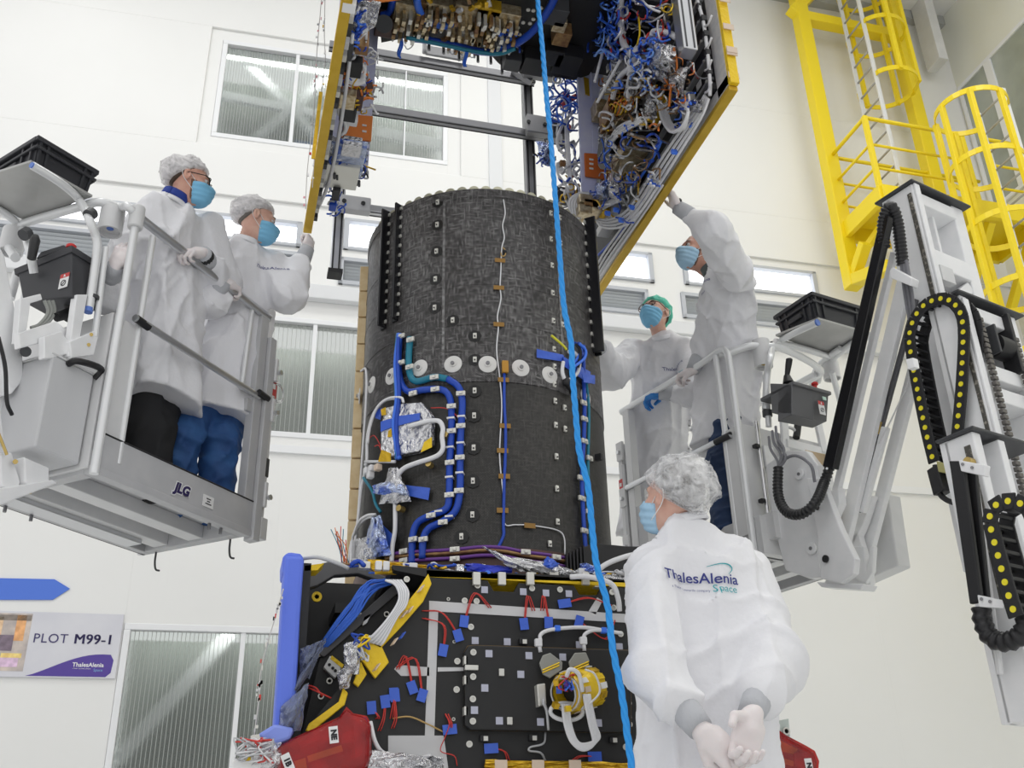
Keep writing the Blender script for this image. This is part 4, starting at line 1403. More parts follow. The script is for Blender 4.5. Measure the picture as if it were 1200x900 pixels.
M_tab = mat('olive_rim_tab', (0.56, 0.54, 0.36), 0.35, 0.5, var=(9, (0.72, 0.72, 0.70)))
M_blueC = mat('blue_cable', (0.015, 0.07, 0.46), 0.38)
M_blueC2 = mat('bright_blue_cable', (0.06, 0.20, 0.85), 0.35)
M_tealC = mat('teal_cable', (0.015, 0.20, 0.30), 0.4)
M_whiteC = mat('white_cable', (0.78, 0.78, 0.80), 0.45)
M_greyC = mat('grey_braid_cable', (0.55, 0.56, 0.58), 0.4, 0.3)
M_orangeC = mat('orange_wire', (0.72, 0.20, 0.03), 0.45)
M_redC = mat('red_wire', (0.62, 0.05, 0.04), 0.45)
M_purpC = mat('purple_cable', (0.16, 0.05, 0.30), 0.45)
M_brownC = mat('brown_unit', (0.20, 0.10, 0.05), 0.4, 0.4, var=(30, (0.4, 0.25, 0.1)))
M_bronze = mat('bronze_comb', (0.40, 0.30, 0.17), 0.3, 0.7, var=(40, (0.70, 0.62, 0.45)))
M_tapeB = mat('blue_film_tape', (0.05, 0.13, 0.62), 0.3, bump=(30, 0.4, 0.01))
M_tapeW = mat('grey_white_tape', (0.62, 0.62, 0.63), 0.5)
M_patch = mat('lilac_patch', (0.52, 0.53, 0.64), 0.5)
M_pad = mat('blue_foam_wrap', (0.12, 0.20, 0.80), 0.5, bump=(9, 0.25, 0.02))
M_plate = mat('pale_blue_film_plate', (0.56, 0.58, 0.84), 0.4, var=(7, (0.72, 0.73, 0.88)))
M_orangeP = mat('orange_label_plate', (0.62, 0.15, 0.03), 0.4)
M_orangeP2 = mat('bright_orange_plate', (0.85, 0.25, 0.05), 0.4)
M_rope = mat('blue_rope_fibre', (0.02, 0.30, 0.78), 0.5)
M_cover = mat('clear_red_plastic', (0.24, 0.001, 0.003), 0.08, alpha=0.58, bump=(9, 0.6, 0.03), var=(13, (0.50, 0.008, 0.01), 0.35, 0.65), coat=0.8)
M_film = mat('clear_blue_film', (0.62, 0.70, 0.95), 0.1, trans=0.75, ior=1.2, bump=(16, 0.8, 0.03))
M_copper = mat('copper_belt', (0.07, 0.035, 0.03), 0.45, var=(9, (0.12, 0.06, 0.05)))
M_clip = mat('clip_metal', (0.72, 0.71, 0.66), 0.35, 0.5)
rnd = random.Random(7)

# ------------------------------------------------------------------ lower module with the central tube
sb = empty('satellite_lower_module', (TX, TY, 1.45), 'satellite body with a tall black carbon tube standing on black equipment panels', 'satellite')
C0 = np.array([TX, TY, 0])
ZT = hC(563, 222)[2]
ZB = 1.40
ZS = hC(553, 440)[2]


def cyl_ax(p):
    """radial frame at a point: tangent, outward, up"""
    o = nv((p[0] - TX, p[1] - TY, 0))
    return np.array([np.cross(o, Z3), o, Z3])


tube = part(MB().lathe([(TR - .004, ZB), (TR - .004, ZS)], C0, None, 128).lathe([(TR - .05, ZS), (TR - .05, ZB)], C0, None, 64), 'central_tube', M_cf2, sb, 'auto', origin=(TX, TY, 0))
tube.data.materials[0] = M_cf2
upr = part(MB().lathe([(TR - .04, ZS - .05), (TR, ZS - .03), (TR, ZT - .05), (TR + .006, ZT - .045), (TR + .006, ZT), (TR - .03, ZT), (TR - .03, ZS)], C0, None, 128), 'upper_skin', M_cf1, tube, 'auto', origin=(TX, TY, 0))
part(MB().lathe([(TR + .001, ZB), (TR + .004, ZB), (TR + .004, hC(550, 643)[2]), (TR - .002, hC(550, 643)[2] + .004)], C0, None, 96), 'base_belt', M_copper, tube, 'auto')
for z in np.linspace(ZS + .05, ZT - .12, 5)[1:4]:
    part(MB().lathe([(TR, z - .002), (TR + .0018, z - .001), (TR + .0018, z + .001), (TR, z + .002)], C0, None, 96), 'wrap_seam', M_cf1, tube)
for px in (520, 655):
    p = hC(px, 330)
    part(MB().box(((p[0] - TX) * 1.001 + TX, (p[1] - TY) * 1.001 + TY, (ZS + ZT) / 2), (.012, .004, ZT - ZS - .1), cyl_ax(p)), 'lap_seam', mat('seam_light', (0.10, 0.095, 0.095), 0.45, var=(60, (0.3, 0.3, 0.3))), tube)
# tabs on the rim
tb = MB()
prof = [(math.cos(t) * .026, max(0, math.sin(t)) * .026) for t in np.linspace(0, math.pi, 9)]
tb.prism([V3(x, .004, z) for x, z in prof] , V3(0, -.008, 0))
tabR = Repeat(tb, 'rim_tab', M_tab)
NT = 64
for i in range(NT):
    t = 2 * math.pi * i / NT
    o = V3(math.cos(t), math.sin(t), 0)
    tabR.put(tube, C0 + o * (TR - .004) + Z3 * (ZT - .004), (np.cross(o, Z3), o, Z3))
# washers, clips
wm = MB().lathe([(.042, 0), (.042, .003), (.036, .006), (.016, .006), (.016, .012), (.008, .013), (0, .013)], (0, 0, 0), (V3(1, 0, 0), V3(0, 0, -1), V3(0, 1, 0)), 24)
WR = Repeat(wm, 'insert_washer', mat('white_washer', (0.72, 0.71, 0.69), 0.5), 'auto', subs=[(MB().lathe([(.009, .0125), (.009, .019), (0, .019)], (0, 0, 0), (V3(1, 0, 0), V3(0, 0, -1), V3(0, 1, 0)), 12), 'washer_bolt', M_dalu, False)])
for px, py in [(492, 431.5), (531, 427), (571.5, 427), (610, 431.5), (644, 439.5), (459, 441), (436, 451), (422, 464), (686, 465)]:
    p = hC(px, py, TR)
    WR.put(tube, p, cyl_ax(p))
cm = MB().box((0, .004, 0), (.017, .010, .028)).box((0, .011, 0), (.010, .006, .010))
CR_ = Repeat(cm, 'insert_clip', M_clip, bevel=.002, subs=[(MB().cyl((0, .008, -.004), (0, .0145, -.004), .0035, 8), 'clip_hole', M_black, False)])
c7 = [(470, 132), (468, 225), (465, 335), (461, 450), (458, 568), (532, 620), (623, 685), (623, 783), (935, 177), (972, 195), (936, 284), (975, 300), (940, 393), (942, 507), (945, 622), (983, 638), (948, 740), (950, 812), (950, 885)]
c8 = [(622, 135), (620, 238), (618, 371), (615, 508), (613, 648), (568, 738), (953, 177), (992, 205), (955, 277), (994, 293), (958, 407), (960, 540), (963, 677), (931, 768)]
pad = Repeat(MB().prism([V3(math.cos(t) * .032, 0, math.sin(t) * .032) for t in np.linspace(0, 2 * math.pi, 8, endpoint=False)], V3(0, .0018, 0)), 'dark_bond_pad', mat('bond_pad', (0.012, 0.012, 0.012), 0.4))
for i, (x, y) in enumerate([(380 + x / 3.529, 200 + y / 3.529) for x, y in c7] + [(380 + x / 3.529, 420 + y / 3.529) for x, y in c8]):
    p = hC(x, y, TR)
    CR_.put(tube, p, cyl_ax(p))
    if x < 570:
        pad.put(tube, p, cyl_ax(p))
# black bracket rails standing off the tube
def rail_on_tube(pxa, pxb, names, w, h, off=0.0):
    pa, pb = hC(*pxa), hC(*pxb)
    ax = cyl_ax((pa + pb) / 2)
    m = (pa + pb) / 2
    m[:2] = C0[:2] + ax[1][:2] * (TR + h / 2 + off)
    r_ = part(MB().box(m, (w, h, pa[2] - pb[2]), ax), names, M_blackgl, tube, bevel=.004)
    return r_, ax, m, pa[2], pb[2]
for (a, b, w, h) in [((459, 247), (450, 386), .012, .05), ((470, 241), (466, 376), .012, .04)]:
    r_, ax, m, zt_, zb_ = rail_on_tube(a, b, 'bracket_rail', w, h)
    part(MB().box(m + ax[0] * .016 - ax[1] * (h / 2 - .004), (.036, .008, zt_ - zb_), ax), 'rail_foot', M_black, r_)
    n = 12
    for i in range(n):
        z = zb_ + (zt_ - zb_) * (i + .5) / n
        part(MB().box(m * np.array([1, 1, 0]) + Z3 * z - ax[0] * .012 - ax[1] * (h / 2 - .01), (.012, .008, .016), ax), 'rail_bolt', M_clip, r_)
pr = hC(688, 300)
axr = cyl_ax(hC(687.5, 300))
for k_, (dx, h) in enumerate([(0.0, .06), (-.035, .035)]):
    zt_, zb_ = hC(688, 262)[2], hC(693, 412)[2]
    t = math.atan2(axr[1][1], axr[1][0]) - dx / TR * 1.0
    o = V3(math.cos(t), math.sin(t), 0)
    ax = np.array([np.cross(o, Z3), o, Z3])
    m = C0 + o * (TR + h / 2) + Z3 * (zt_ + zb_) / 2
    r_ = part(MB().box(m, (.014, h, zt_ - zb_), ax), 'bracket_rail', M_blackgl, tube, bevel=.004)
    for i in range(12):
        z = zb_ + (zt_ - zb_) * (i + .5) / 12
        part(MB().box(C0 + o * (TR + .006) + ax[0] * .016 + Z3 * z, (.014, .010, .018), ax), 'rail_bolt', M_clip, r_)
# tan bolted flange at the left silhouette
axl = cyl_ax(hC(424, 400, TR - .0005))
t0_ = math.atan2(axl[1][1], axl[1][0]) - .10
o = V3(math.cos(t0_), math.sin(t0_), 0)
axl = np.array([np.cross(o, Z3), o, Z3])
zt_, zb_ = hY(427, 285, TY - .1)[2], 1.52
NSG = 12
for i in range(NSG):
    za = zb_ + (zt_ - zb_) * i / NSG
    zc = zb_ + (zt_ - zb_) * (i + .94) / NSG
    s_ = part(MB().box(C0 + o * (TR + .018) + Z3 * (za + zc) / 2, (.05, .05, zc - za), axl), 'flange_strip', M_tan, tube, bevel=.003)
    for f_ in (.2, .5, .8):
        z = za + (zc - za) * f_
        for sgn in (-1,):
            part(MB().cyl(C0 + o * (TR + .026) + Z3 * z - axl[0] * -.024, C0 + o * (TR + .026) + Z3 * z - axl[0] * -.034, .009, 8), 'flange_bolt', M_dalu, s_)


def onC(pix, r, name, m, par, off=.012, n=8, sm=5, **kw):
    return part(MB().tube(cr([hC(x, y, TR + off) for x, y in pix], sm), r, n), name, m, par, True, **kw)


B1 = [(468, 393), (467, 425), (470, 448), (479, 459), (495, 457), (510, 456), (521, 458), (527, 466), (529, 480), (529, 505), (527, 542), (526.5, 579), (523, 596), (505, 604), (490, 612), (484, 626), (483, 647), (483, 660)]
B2 = [(480.6, 395.5), (479, 421), (481, 440), (489, 447), (509, 442), (524.5, 444), (537, 453), (541.5, 468), (541.5, 482), (540, 505), (539, 536), (539, 573), (534, 598), (519, 611), (503, 619), (496, 632), (495, 655)]
onC(B1, .0155, 'blue_harness', M_blueC, tube, .017, 10)
b2 = onC(B2[:6], .0155, 'teal_harness', M_tealC, tube, .017, 10)
onC(B2[5:], .0155, 'blue_harness', M_blueC, tube, .017, 10)
for k_ in range(5):
    onC([(468 + rnd.uniform(-2, 2), 391), (465 + rnd.uniform(-2, 3), 425), (465 + rnd.uniform(-3, 3), 465), (464 + rnd.uniform(-3, 3), 500), (468 + rnd.uniform(-4, 5), 538)], .010, 'blue_harness', (M_blueC, M_blueC2, M_tealC)[k_ % 3], tube, .03 + .01 * (k_ % 2), 7)
tie = Repeat(MB().box((0, 0, 0), (.042, .012, .022)).box((0, .008, 0), (.014, .012, .014)), 'harness_clip', M_clip, bevel=.002)
for x, y in [(484, 461), (510, 456), (529, 476), (529, 505), (527, 542), (526.5, 580), (505, 604), (484, 632), (509, 442), (540, 461), (540, 499), (539, 536), (538, 575), (519, 612), (496, 632), (470, 394), (481, 398), (470, 425), (480, 430)]:
    p = hC(x, y, TR + .034)
    tie.put(tube, p, cyl_ax(p))
mk = Repeat(MB().box((0, 0, 0), (.034, .034, .008)), 'harness_marking', M_whiteC)
for x, y in [(529, 491), (528, 525), (527, 560), (541, 489), (540, 520), (539, 555), (515, 600), (527, 606)]:
    p = hC(x, y, TR + .018)
    mk.put(tube, p, cyl_ax(p))
# thin wires down the middle
onC([(590, 234), (592, 250), (589, 264), (591, 278), (588, 291), (587, 315), (586, 336), (587, 350), (583, 370), (584, 384), (582, 410), (585.5, 441), (588, 477), (585.5, 533), (589.7, 579), (591, 613), (604, 615), (621, 615.5), (652, 621), (661, 630), (662, 650)], .0032, 'thin_wire', M_whiteC, tube, .006, 6)
onC([(591, 437), (591, 470), (592.5, 505), (592, 540), (591, 562), (590, 613), (590, 628), (582, 645)], .007, 'thin_blue_wire', M_blueC, tube, .008, 6)
onC([(589, 290), (592, 293), (592, 299), (588, 300), (587, 296)], .003, 'thin_wire', mat('amber_wire', (0.5, 0.33, 0.12), 0.4), tube, .01, 5)
part(MB().ell(hC(592, 295, TR + .008), (.010, .010, .010)), 'sensor_bead', M_black, tube, True)
tp = Repeat(MB().box((0, 0, 0), (.05, .002, .022)), 'kapton_tab', mat('dull_kapton', (0.30, 0.16, 0.03), 0.4))
for x, y in [(586, 305), (584.6, 337), (584.6, 380), (590, 445), (592, 499), (589, 528), (591, 558), (589, 598), (621, 616)]:
    p = hC(x, y, TR + .011)
    tp.put(tube, p, cyl_ax(p))
p = hC(592, 430, TR + .015)
part(MB().box(p, (.03, .02, .06), cyl_ax(p)), 'amber_connector', mat('amber_block', (0.5, 0.25, 0.03), 0.4), tube, bevel=.004)
# purple harness round the foot
for dy, m_ in ((0, M_purpC), (10, M_purpC), (4, M_brownC)):
    onC([(452, 650 + dy), (480, 647 + dy), (533, 644 + dy), (564, 641 + dy), (590, 642 + dy), (615, 647 + dy), (640, 650 + dy), (663, 654 + dy)], .008, 'purple_harness', m_, tube, .016, 7)
for x, y in [(473, 646), (533, 644), (533, 655), (616, 647), (652, 653), (473, 657)]:
    p = hC(x, y, TR + .026)
    tie.put(tube, p, cyl_ax(p))
# right side blue harness with clips
onC([(684, 405), (684, 440), (685, 480), (684, 520), (682, 560), (684, 610), (687, 650)], .010, 'blue_harness', M_blueC, tube, .014, 8)
onC([(686, 440), (690, 480), (689, 540), (690, 580), (692, 640)], .008, 'blue_harness', M_tealC, tube, .014, 8)
for x, y in [(684, 472), (685, 491), (685, 517), (681, 560), (682, 584), (685, 622), (691, 537), (690, 600)]:
    p = hC(x, y, TR + .022)
    tie.put(tube, p, cyl_ax(p))
p = hC(697, 537, TR - .001)
part(MB().box(p + cyl_ax(p)[1] * .02, (.02, .03, .03), cyl_ax(p)), 'side_bracket', M_black, tube)
# blue film tape and small loop near the rope
def patchC(pix, off, th, name, m, par, sub=4, **kw):
    """a four-cornered patch lying on the tube"""
    a, b, c, d = [np.array(q, float) for q in pix]
    G = []
    for i in range(sub + 1):
        row = []
        for j in range(sub + 1):
            u, v = i / sub, j / sub
            q = (a * (1 - u) + b * u) * (1 - v) + (d * (1 - u) + c * u) * v
            row.append(hC(q[0], q[1], TR + off + .004 * math.sin(7 * u + 5 * v)))
        G.append(row)
    return part(MB().sheet(G, th), name, m, par, 'auto', **kw)
patchC([(629, 409), (660, 416), (662, 424), (629, 419)], .014, .003, 'blue_tape', M_tapeB, tube)
patchC([(660, 418), (692, 436), (690, 450), (662, 430)], .02, .003, 'blue_tape', M_tapeB, tube)
patchC([(682, 438), (697, 440), (697, 450), (684, 448)], .05, .003, 'blue_tape', M_tapeB, tube)
onC([(646, 393), (652, 398), (660, 405), (664, 410)], .006, 'yellow_wire', mat('yellow_wire', (0.75, 0.7, 0.05), 0.4), tube, .02, 6)
onC([(666, 412), (674, 414), (679, 424), (676, 438), (664, 446), (659, 436), (660, 424)], .009, 'white_loop', M_whiteC, tube, .03, 7)
for k_ in range(5):
    onC([(676 + rnd.uniform(-4, 8), 400 + rnd.uniform(0, 5)), (680 + rnd.uniform(-6, 8), 410), (684 + rnd.uniform(-8, 4), 420), (676 + rnd.uniform(-8, 8), 430)], .007, 'blue_harness', (M_blueC, M_blueC2, M_black)[k_ % 3], tube, .03 + .01 * k_, 6)
for (x, y) in ((664, 448), (668, 452), (672, 458)):
    part(MB().ell(hC(x, y, TR + .03), .022), 'black_plug', M_black, tube, True)
# foil covered unit with white pipes at the left
fo = [(451, 478), (468, 473), (493, 471), (505, 485), (505, 519), (488, 529), (451, 536), (446, 528), (446, 499)]
mid = hC(476, 503, TR + .035)
axm = cyl_ax(mid)
un = part(MB().prism([hit(x, y, axm[1], axm[1].dot(mid)) for x, y in fo], -axm[1] * .035), 'foil_covered_unit', M_foil, tube, bevel=.006)
for pl, m_, o_ in [([(446, 494), (463, 489), (463, 499), (446, 506)], M_tapeB, .003), ([(463, 488), (492, 484), (492, 492), (466, 499)], M_tapeB, .003), ([(446, 480), (452, 477), (452, 486), (447, 487)], M_gold, .003), ([(447, 527), (458, 531), (458, 541), (443, 541)], M_gold, .004), ([(497, 518), (506, 512), (506, 524), (493, 530)], M_yel, .003), ([(455, 505), (459, 502), (459, 512), (454, 512)], M_gold, .003)]:
    part(MB().prism([hit(x, y, axm[1], axm[1].dot(mid) + o_) for x, y in pl], -axm[1] * .002), 'tape', m_, un)
wp = lambda pts, r=.008, off=.03, m_=M_whiteC, nm='white_pipe', n=8: onC(pts, r, nm, m_, tube, off, n)
wp([(479, 500), (492, 496), (506, 493), (515, 494), (519, 502), (518, 512), (519, 525), (514, 533), (503, 538), (490, 542), (475, 548), (467, 556), (465, 566)], .011, .05)
wp([(470, 470), (463, 467), (450, 470), (438, 485), (431, 510), (430, 540), (428, 545)], .008, .03)
wp([(473, 472), (470, 466), (455, 467), (442, 478), (434, 500), (431, 520)], .006, .045)
wp([(428, 541), (463, 541)], .007, .04)
wp([(463, 590), (463, 620), (460, 640), (459, 660)], .010, .035)
wp([(423, 435), (429, 434), (429, 470), (425, 530), (420, 600), (416, 660)], .006, .012)
wp([(431, 541), (424, 570), (420, 605), (415, 650)], .008, .02)
wp([(437, 605), (428, 608), (418, 620), (411, 640), (409, 660)], .007, .03)
wp([(440, 603), (430, 604), (420, 612), (413, 630)], .006, .045)
wp([(426, 560), (436, 575), (440, 590), (446, 600)], .007, .03, M_tealC, 'teal_wire')
for (a, b) in (((431, 515), (446, 522)), ((439, 523), (450, 538)), ((505, 478), (545, 497))):
    onC([a, ((a[0] + b[0]) / 2, (a[1] + b[1]) / 2 - 8), b], .0025, 'red_wire', M_redC, tube, .02, 5)
for (x, y) in ((522, 510), (503, 544), (469, 596)):
    p = hC(x, y, TR + .03)
    part(MB().cyl(p - cyl_ax(p)[1] * .02, p + cyl_ax(p)[1] * .012, .014, 12), 'brass_standoff', M_brass, tube, 'auto')
def crumple(pix, off, name, m, par, seed, proj, amp=.02, n=7):
    """crumpled bag: a quad patch pushed about"""
    r = random.Random(seed)
    a, b, c, d = [np.array(q, float) for q in pix]
    G = []
    for i in range(n + 1):
        row = []
        for j in range(n + 1):
            u, v = i / n, j / n
            q = (a * (1 - u) + b * u) * (1 - v) + (d * (1 - u) + c * u) * v
            bul = math.sin(math.pi * u) * math.sin(math.pi * v)
            row.append(proj(q[0] + r.uniform(-1, 1), q[1] + r.uniform(-1, 1), off + bul * amp * 2 + r.uniform(-amp, amp) * .6))
        G.append(row)
    return part(MB().sheet(G, .004), name, m, par)
pC = lambda x, y, o: hC(x, y, TR + o)
crumple([(457, 548), (466, 548), (482, 588), (444, 590)], .04, 'foil_bag', M_foil, tube, 1, pC)
crumple([(437, 568), (468, 562), (478, 580), (438, 578)], .06, 'blue_tape', M_foilb, tube, 2, pC, .012)
patchC([(472, 568), (504, 572), (502, 586), (474, 580)], .02, .003, 'blue_tape', M_tapeB, tube)
crumple([(436, 606), (446, 604), (458, 650), (424, 655)], .05, 'foil_bag', M_foilb, tube, 3, pC)
crumple([(418, 632), (440, 628), (440, 664), (416, 662)], .04, 'foil_bag', M_foil, tube, 4, pC)
patchC([(441, 480), (448, 478), (446, 492), (440, 490)], .02, .003, 'blue_tape', M_tapeB, tube)
patchC([(445, 612), (462, 628), (460, 645), (446, 640)], .02, .003, 'blue_tape', M_tapeB, tube)
for (x, y) in ((430, 552), (436, 549), (443, 548), (434, 557)):
    part(MB().box(hC(x, y, TR + .05), (.03, .03, .03), cyl_ax(hC(x, y))), 'small_connector', (M_whiteC, M_pink)[x % 2], tube, bevel=.005)
for (x, y) in ((411, 645), (407, 655), (405, 640)):
    p = hC(max(x, 413), y, TR + .05)
    part(MB().box(p, (.02, .02, .05), cyl_ax(p)), 'small_connector', M_whiteC, tube, bevel=.003)

# ------------------------------------------------------------------ front panel and its fittings
FY = 3.75
def f2(px, py, d=0.0): return hY(px, py, FY - d)
def G2(x, y): return 460 + x / 3.46, 640 + y / 3.46
XRE = 2.06
ZF = lambda px, py: f2(px, py)[2]
top = [f2(*G2(*q)) for q in [(160, 128), (385, 140), (410, 182), (492, 186), (512, 150), (735, 160), (757, 197), (830, 200), (850, 165)]]
ztop = top[-1][2]
poly = [f2(502, 676)] + top + [V3(XRE, FY, ztop), V3(XRE, FY, .62), V3(f2(345, 872)[0] - .05, FY, .62), f2(345, 872)]
fp = part(MB().prism(poly, V3(0, .03, 0)), 'front_panel', M_blk, sb)
edge = MB()
part(MB().prism([f2(*q) for q in [(500, 676), (520, 677), (579, 679), (740, 688), (740, 681), (500, 668)]], V3(0, .22, 0)), 'gold_edge', M_yel, sb)
part(MB().prism([f2(*q) for q in [(460, 662), (520, 668), (700, 676), (740, 680), (740, 683), (500, 676), (462, 668)]] , V3(0, .5, 0)), 'top_deck', M_blk, sb)
for x in (340, 443, 558, 782):
    q = G2(x, 140)
    part(MB().box(f2(q[0], q[1] - 2, .012), (.03, .02, .05)), 'edge_lug', M_clip, sb, bevel=.003)
def strip(pix, d, name, m, th=.003, par=None, **kw):
    return part(MB().prism([f2(x, y, d) for x, y in pix], V3(0, th, 0)), name, m, par or fp, **kw)
for pl in [[(503, 704), (740, 720), (740, 730), (503, 716)], [(503, 716), (513.5, 717), (509, 862), (498, 862)], [(466, 779), (503, 782), (503, 792), (470, 792), (462, 784)], [(513, 782), (548, 782), (548, 786), (513, 787)], [(690, 716), (700, 700), (706, 704), (698, 720)], [(455, 862), (520, 862), (526, 905), (500, 905), (498, 890), (455, 886)]]:
    strip(pl, .003, 'white_tape', M_tapeW)
for x, y in [(373, 177), (530, 185), (622, 190), (715, 193), (335, 383), (465, 388), (876, 455), (757, 400), (920, 408), (943, 503), (955, 683), (163, 885)]:
    q = G2(x, y)
    part(MB().box(f2(*q, .002), (.026, .003, .026)), 'lilac_patch', M_patch, fp)
ring = Repeat(MB().lathe([(.013, 0), (.013, .005), (.0075, .005), (.0075, .0)], (0, 0, 0), (V3(1, 0, 0), V3(0, 0, 1), V3(0, -1, 0)), 16), 'grommet', M_clip, 'auto')
for x, y in [(344, 160), (565, 172), (678, 177), (292, 222), (340, 224), (317, 328), (262, 467), (259, 582), (311, 803), (889, 187), (896, 250), (924, 357), (945, 455), (951, 549), (957, 637), (960, 723), (945, 815), (57, 135), (226, 215), (250, 388), (247, 702)]:
    ring.put(fp, f2(*G2(x, y), .001), None, 0.9 if x not in (226, 250, 247) else .5)
# raised inner plate
ip = [(545, 764), (549, 757), (556, 756), (740, 762), (740, 858), (552, 855), (545, 850)]
pl_ = part(MB().prism([f2(x, y, .035) for x, y in ip], V3(0, .028, 0)), 'inner_plate', M_blk, fp, bevel=.004)
part(MB().prism([f2(x + (-1 if x < 600 else 0), y + (1 if y > 800 else -.4), .012) for x, y in ip], V3(0, .008, 0)), 'plate_rim', mat('brown_edge', (0.16, 0.10, 0.04), 0.4), pl_)
for x, y in [(391, 436), (553, 444), (690, 450), (520, 520), (374, 575), (332, 665), (433, 708), (600, 713), (835, 717)]:
    part(MB().box(f2(*G2(x, y), .037), (.026, .003, .026)), 'lilac_patch', M_patch, pl_)
for x, y in [(327, 431), (326, 530), (325, 620), (325, 710)]:
    ring.put(pl_, f2(*G2(x, y), .036), None, .9)
for x, y in [(442, 512), (320, 493), (475, 709)]:
    part(MB().box(f2(*G2(x, y), .042), (.02, .01, .026) if x != 320 else (.05, .012, .018)), 'clip', M_clip, pl_, bevel=.002)
for x, y in [(530, 387), (372, 780), (570, 778), (896, 787)]:
    b_ = part(MB().box(f2(*G2(x, y), .01), (.034, .02, .022)), 'connector', M_black, fp, bevel=.003)
    part(MB().box(f2(*G2(x + 6, y), .02), (.016, .004, .016)), 'connector_face', M_clip, b_)
for y in (465, 545, 670):
    part(MB().box(f2(*G2(294, y), .02), (.012, .03, .03)), 'side_lug', M_clip, pl_)
# blue tags with red wires
def wireF(pix, r, m, par=None, nm='red_wire', d=.02, n=5):
    P = []
    k_ = len(pix)
    for i, (x, y) in enumerate(pix):
        P.append(f2(x, y, d if 0 < i < k_ - 1 else .006))
    return part(MB().tube(cr(P, 5), r, n), nm, m, par or fp, True)
tags = [((290, 305), (391, 250), (330, 190)), ((533, 315), (567, 262), (545, 200)), ((633, 310), (601, 262), (610, 200)), ((266, 362), (120, 262), (200, 270)), ((205, 422), (120, 292), (205, 320)), ((698, 232), (880, 240), (790, 208)), ((757, 305), (892, 300), (860, 375)), ((80, 573), (15, 500), (50, 445)), ((120, 605), (15, 490), (90, 455)), ((232, 743), (215, 680), (235, 720)), ((400, 820), (465, 870), (450, 830)), ((820, 853), (725, 870), (760, 850)), ((-85, 655), (-70, 700), (-60, 690)), ((-30, 630), (-60, 750), (-40, 700)), ((5, 600), (-5, 740), (10, 690)), ((10, 605), (-10, 700), (0, 650))]
for i, (a, b, c) in enumerate(tags):
    q = G2(*a)
    t = (-.12, .1, -.05, .3, -.2, .15, -.3, .35, -.3, .1, .05, .0, .1, .15, .05, .1)[i]
    ax = (V3(math.cos(t), -.12, math.sin(t)), V3(0, 1, .1), V3(-math.sin(t), .05, math.cos(t)))
    w_, h_ = (.032, .045) if i not in (5, 9, 10, 11) else (.05, .034)
    tg = part(MB().box(f2(*q, .012), (w_, .004, h_), ax), 'blue_tag', M_tapeB, fp)
    wireF([q, G2(*c), G2(*b)], .0022, M_redC)
    wireF([(q[0] + 1, q[1]), (G2(*c)[0] + 2, G2(*c)[1] + 1), (G2(*b)[0] + 3, G2(*b)[1])], .0022, M_redC)
wireF([(460, 842), (480, 840), (500, 848), (520, 858)], .003, mat('amber_wire', (0.5, 0.33, 0.12), 0.4), nm='amber_wire')
wireF([G2(213, 680), G2(230, 720), G2(215, 770), G2(195, 830), G2(250, 850), G2(262, 890)], .002, M_redC)
wireF([G2(620, 755), G2(612, 800), G2(560, 815), G2(555, 830), G2(600, 838), G2(620, 870)], .004, M_greyC, nm='grey_wire')
# white cable with connectors above the thruster
for pts in ([(600, 385), (600, 360), (630, 342), (700, 332), (780, 330), (860, 342), (930, 354)], [(775, 380), (780, 358), (810, 342), (860, 342)], [(595, 400), (600, 430)], [(775, 390), (778, 425)]):
    part(MB().tube(cr([f2(*G2(*q), .035) for q in pts], 6), .0075, 8), 'white_cable', M_whiteC, fp, True)
for x, y in ((591, 392), (773, 384)):
    part(MB().box(f2(*G2(x, y), .035), (.028, .02, .03)), 'cable_clamp', M_whiteC, fp, bevel=.004)
for x, y in ((668, 334), (856, 342)):
    part(MB().box(f2(*G2(x, y), .035), (.022, .02, .022)), 'blue_band', M_blueC2, fp, bevel=.003)
# thruster
tc_ = f2(664, 812, .10)
td = nv(f2(652, 815, .20) - f2(700, 803, .05))
th = part(MB().lathe([(.072, -.16), (.075, -.15), (.075, -.02), (.062, 0), (.05, 0), (.048, -.05), (.03, -.06), (0, -.06)], tc_, np.array([*frame_of(td)[:2], td]), 20), 'thruster', M_yel, sb, 'auto')
fr_ = frame_of(td)
for i in range(14):
    t = 2 * math.pi * i / 14
    o = fr_[0] * math.cos(t) + fr_[1] * math.sin(t)
    s_ = np.cross(td, o)
    part(MB().box(tc_ + o * .076 - td * .03, (.02, .003, .035), (s_, o, td)), 'kapton_tab', (M_sticker, M_pink, M_gold)[i % 3], th)
    part(MB().box(tc_ + o * .077 - td * .135, (.022, .003, .04), (s_, o, td)), 'kapton_tab', (M_yel, M_sticker, M_gold)[i % 3], th)
part(MB().lathe([(.047, -.049), (.047, -.045), (0, -.045)], tc_, np.array([*fr_[:2], td]), 20), 'nozzle_mouth', M_black, th)
for k_ in range(4):
    ringp = [tc_ + td * (.004 + .006 * k_) + (fr_[0] * math.cos(t) + fr_[1] * math.sin(t)) * (.066 - .004 * k_) for t in np.linspace(0, 2 * math.pi, 20, endpoint=False)]
    part(MB().tube(ringp, .004, 6, closed=True), 'collar_ring', (M_brass, M_whiteC, M_gold, M_greyC)[k_], th, True)
for k_ in range(2):
    c_ = f2(664, 834, .07 + .02 * k_)
    ringp = [c_ + V3(math.cos(t) * .062, 0, math.sin(t) * .03) for t in np.linspace(0, 2 * math.pi, 20, endpoint=False)]
    part(MB().tube(ringp, .008, 6, closed=True), 'white_ring', M_whiteC, th, True)
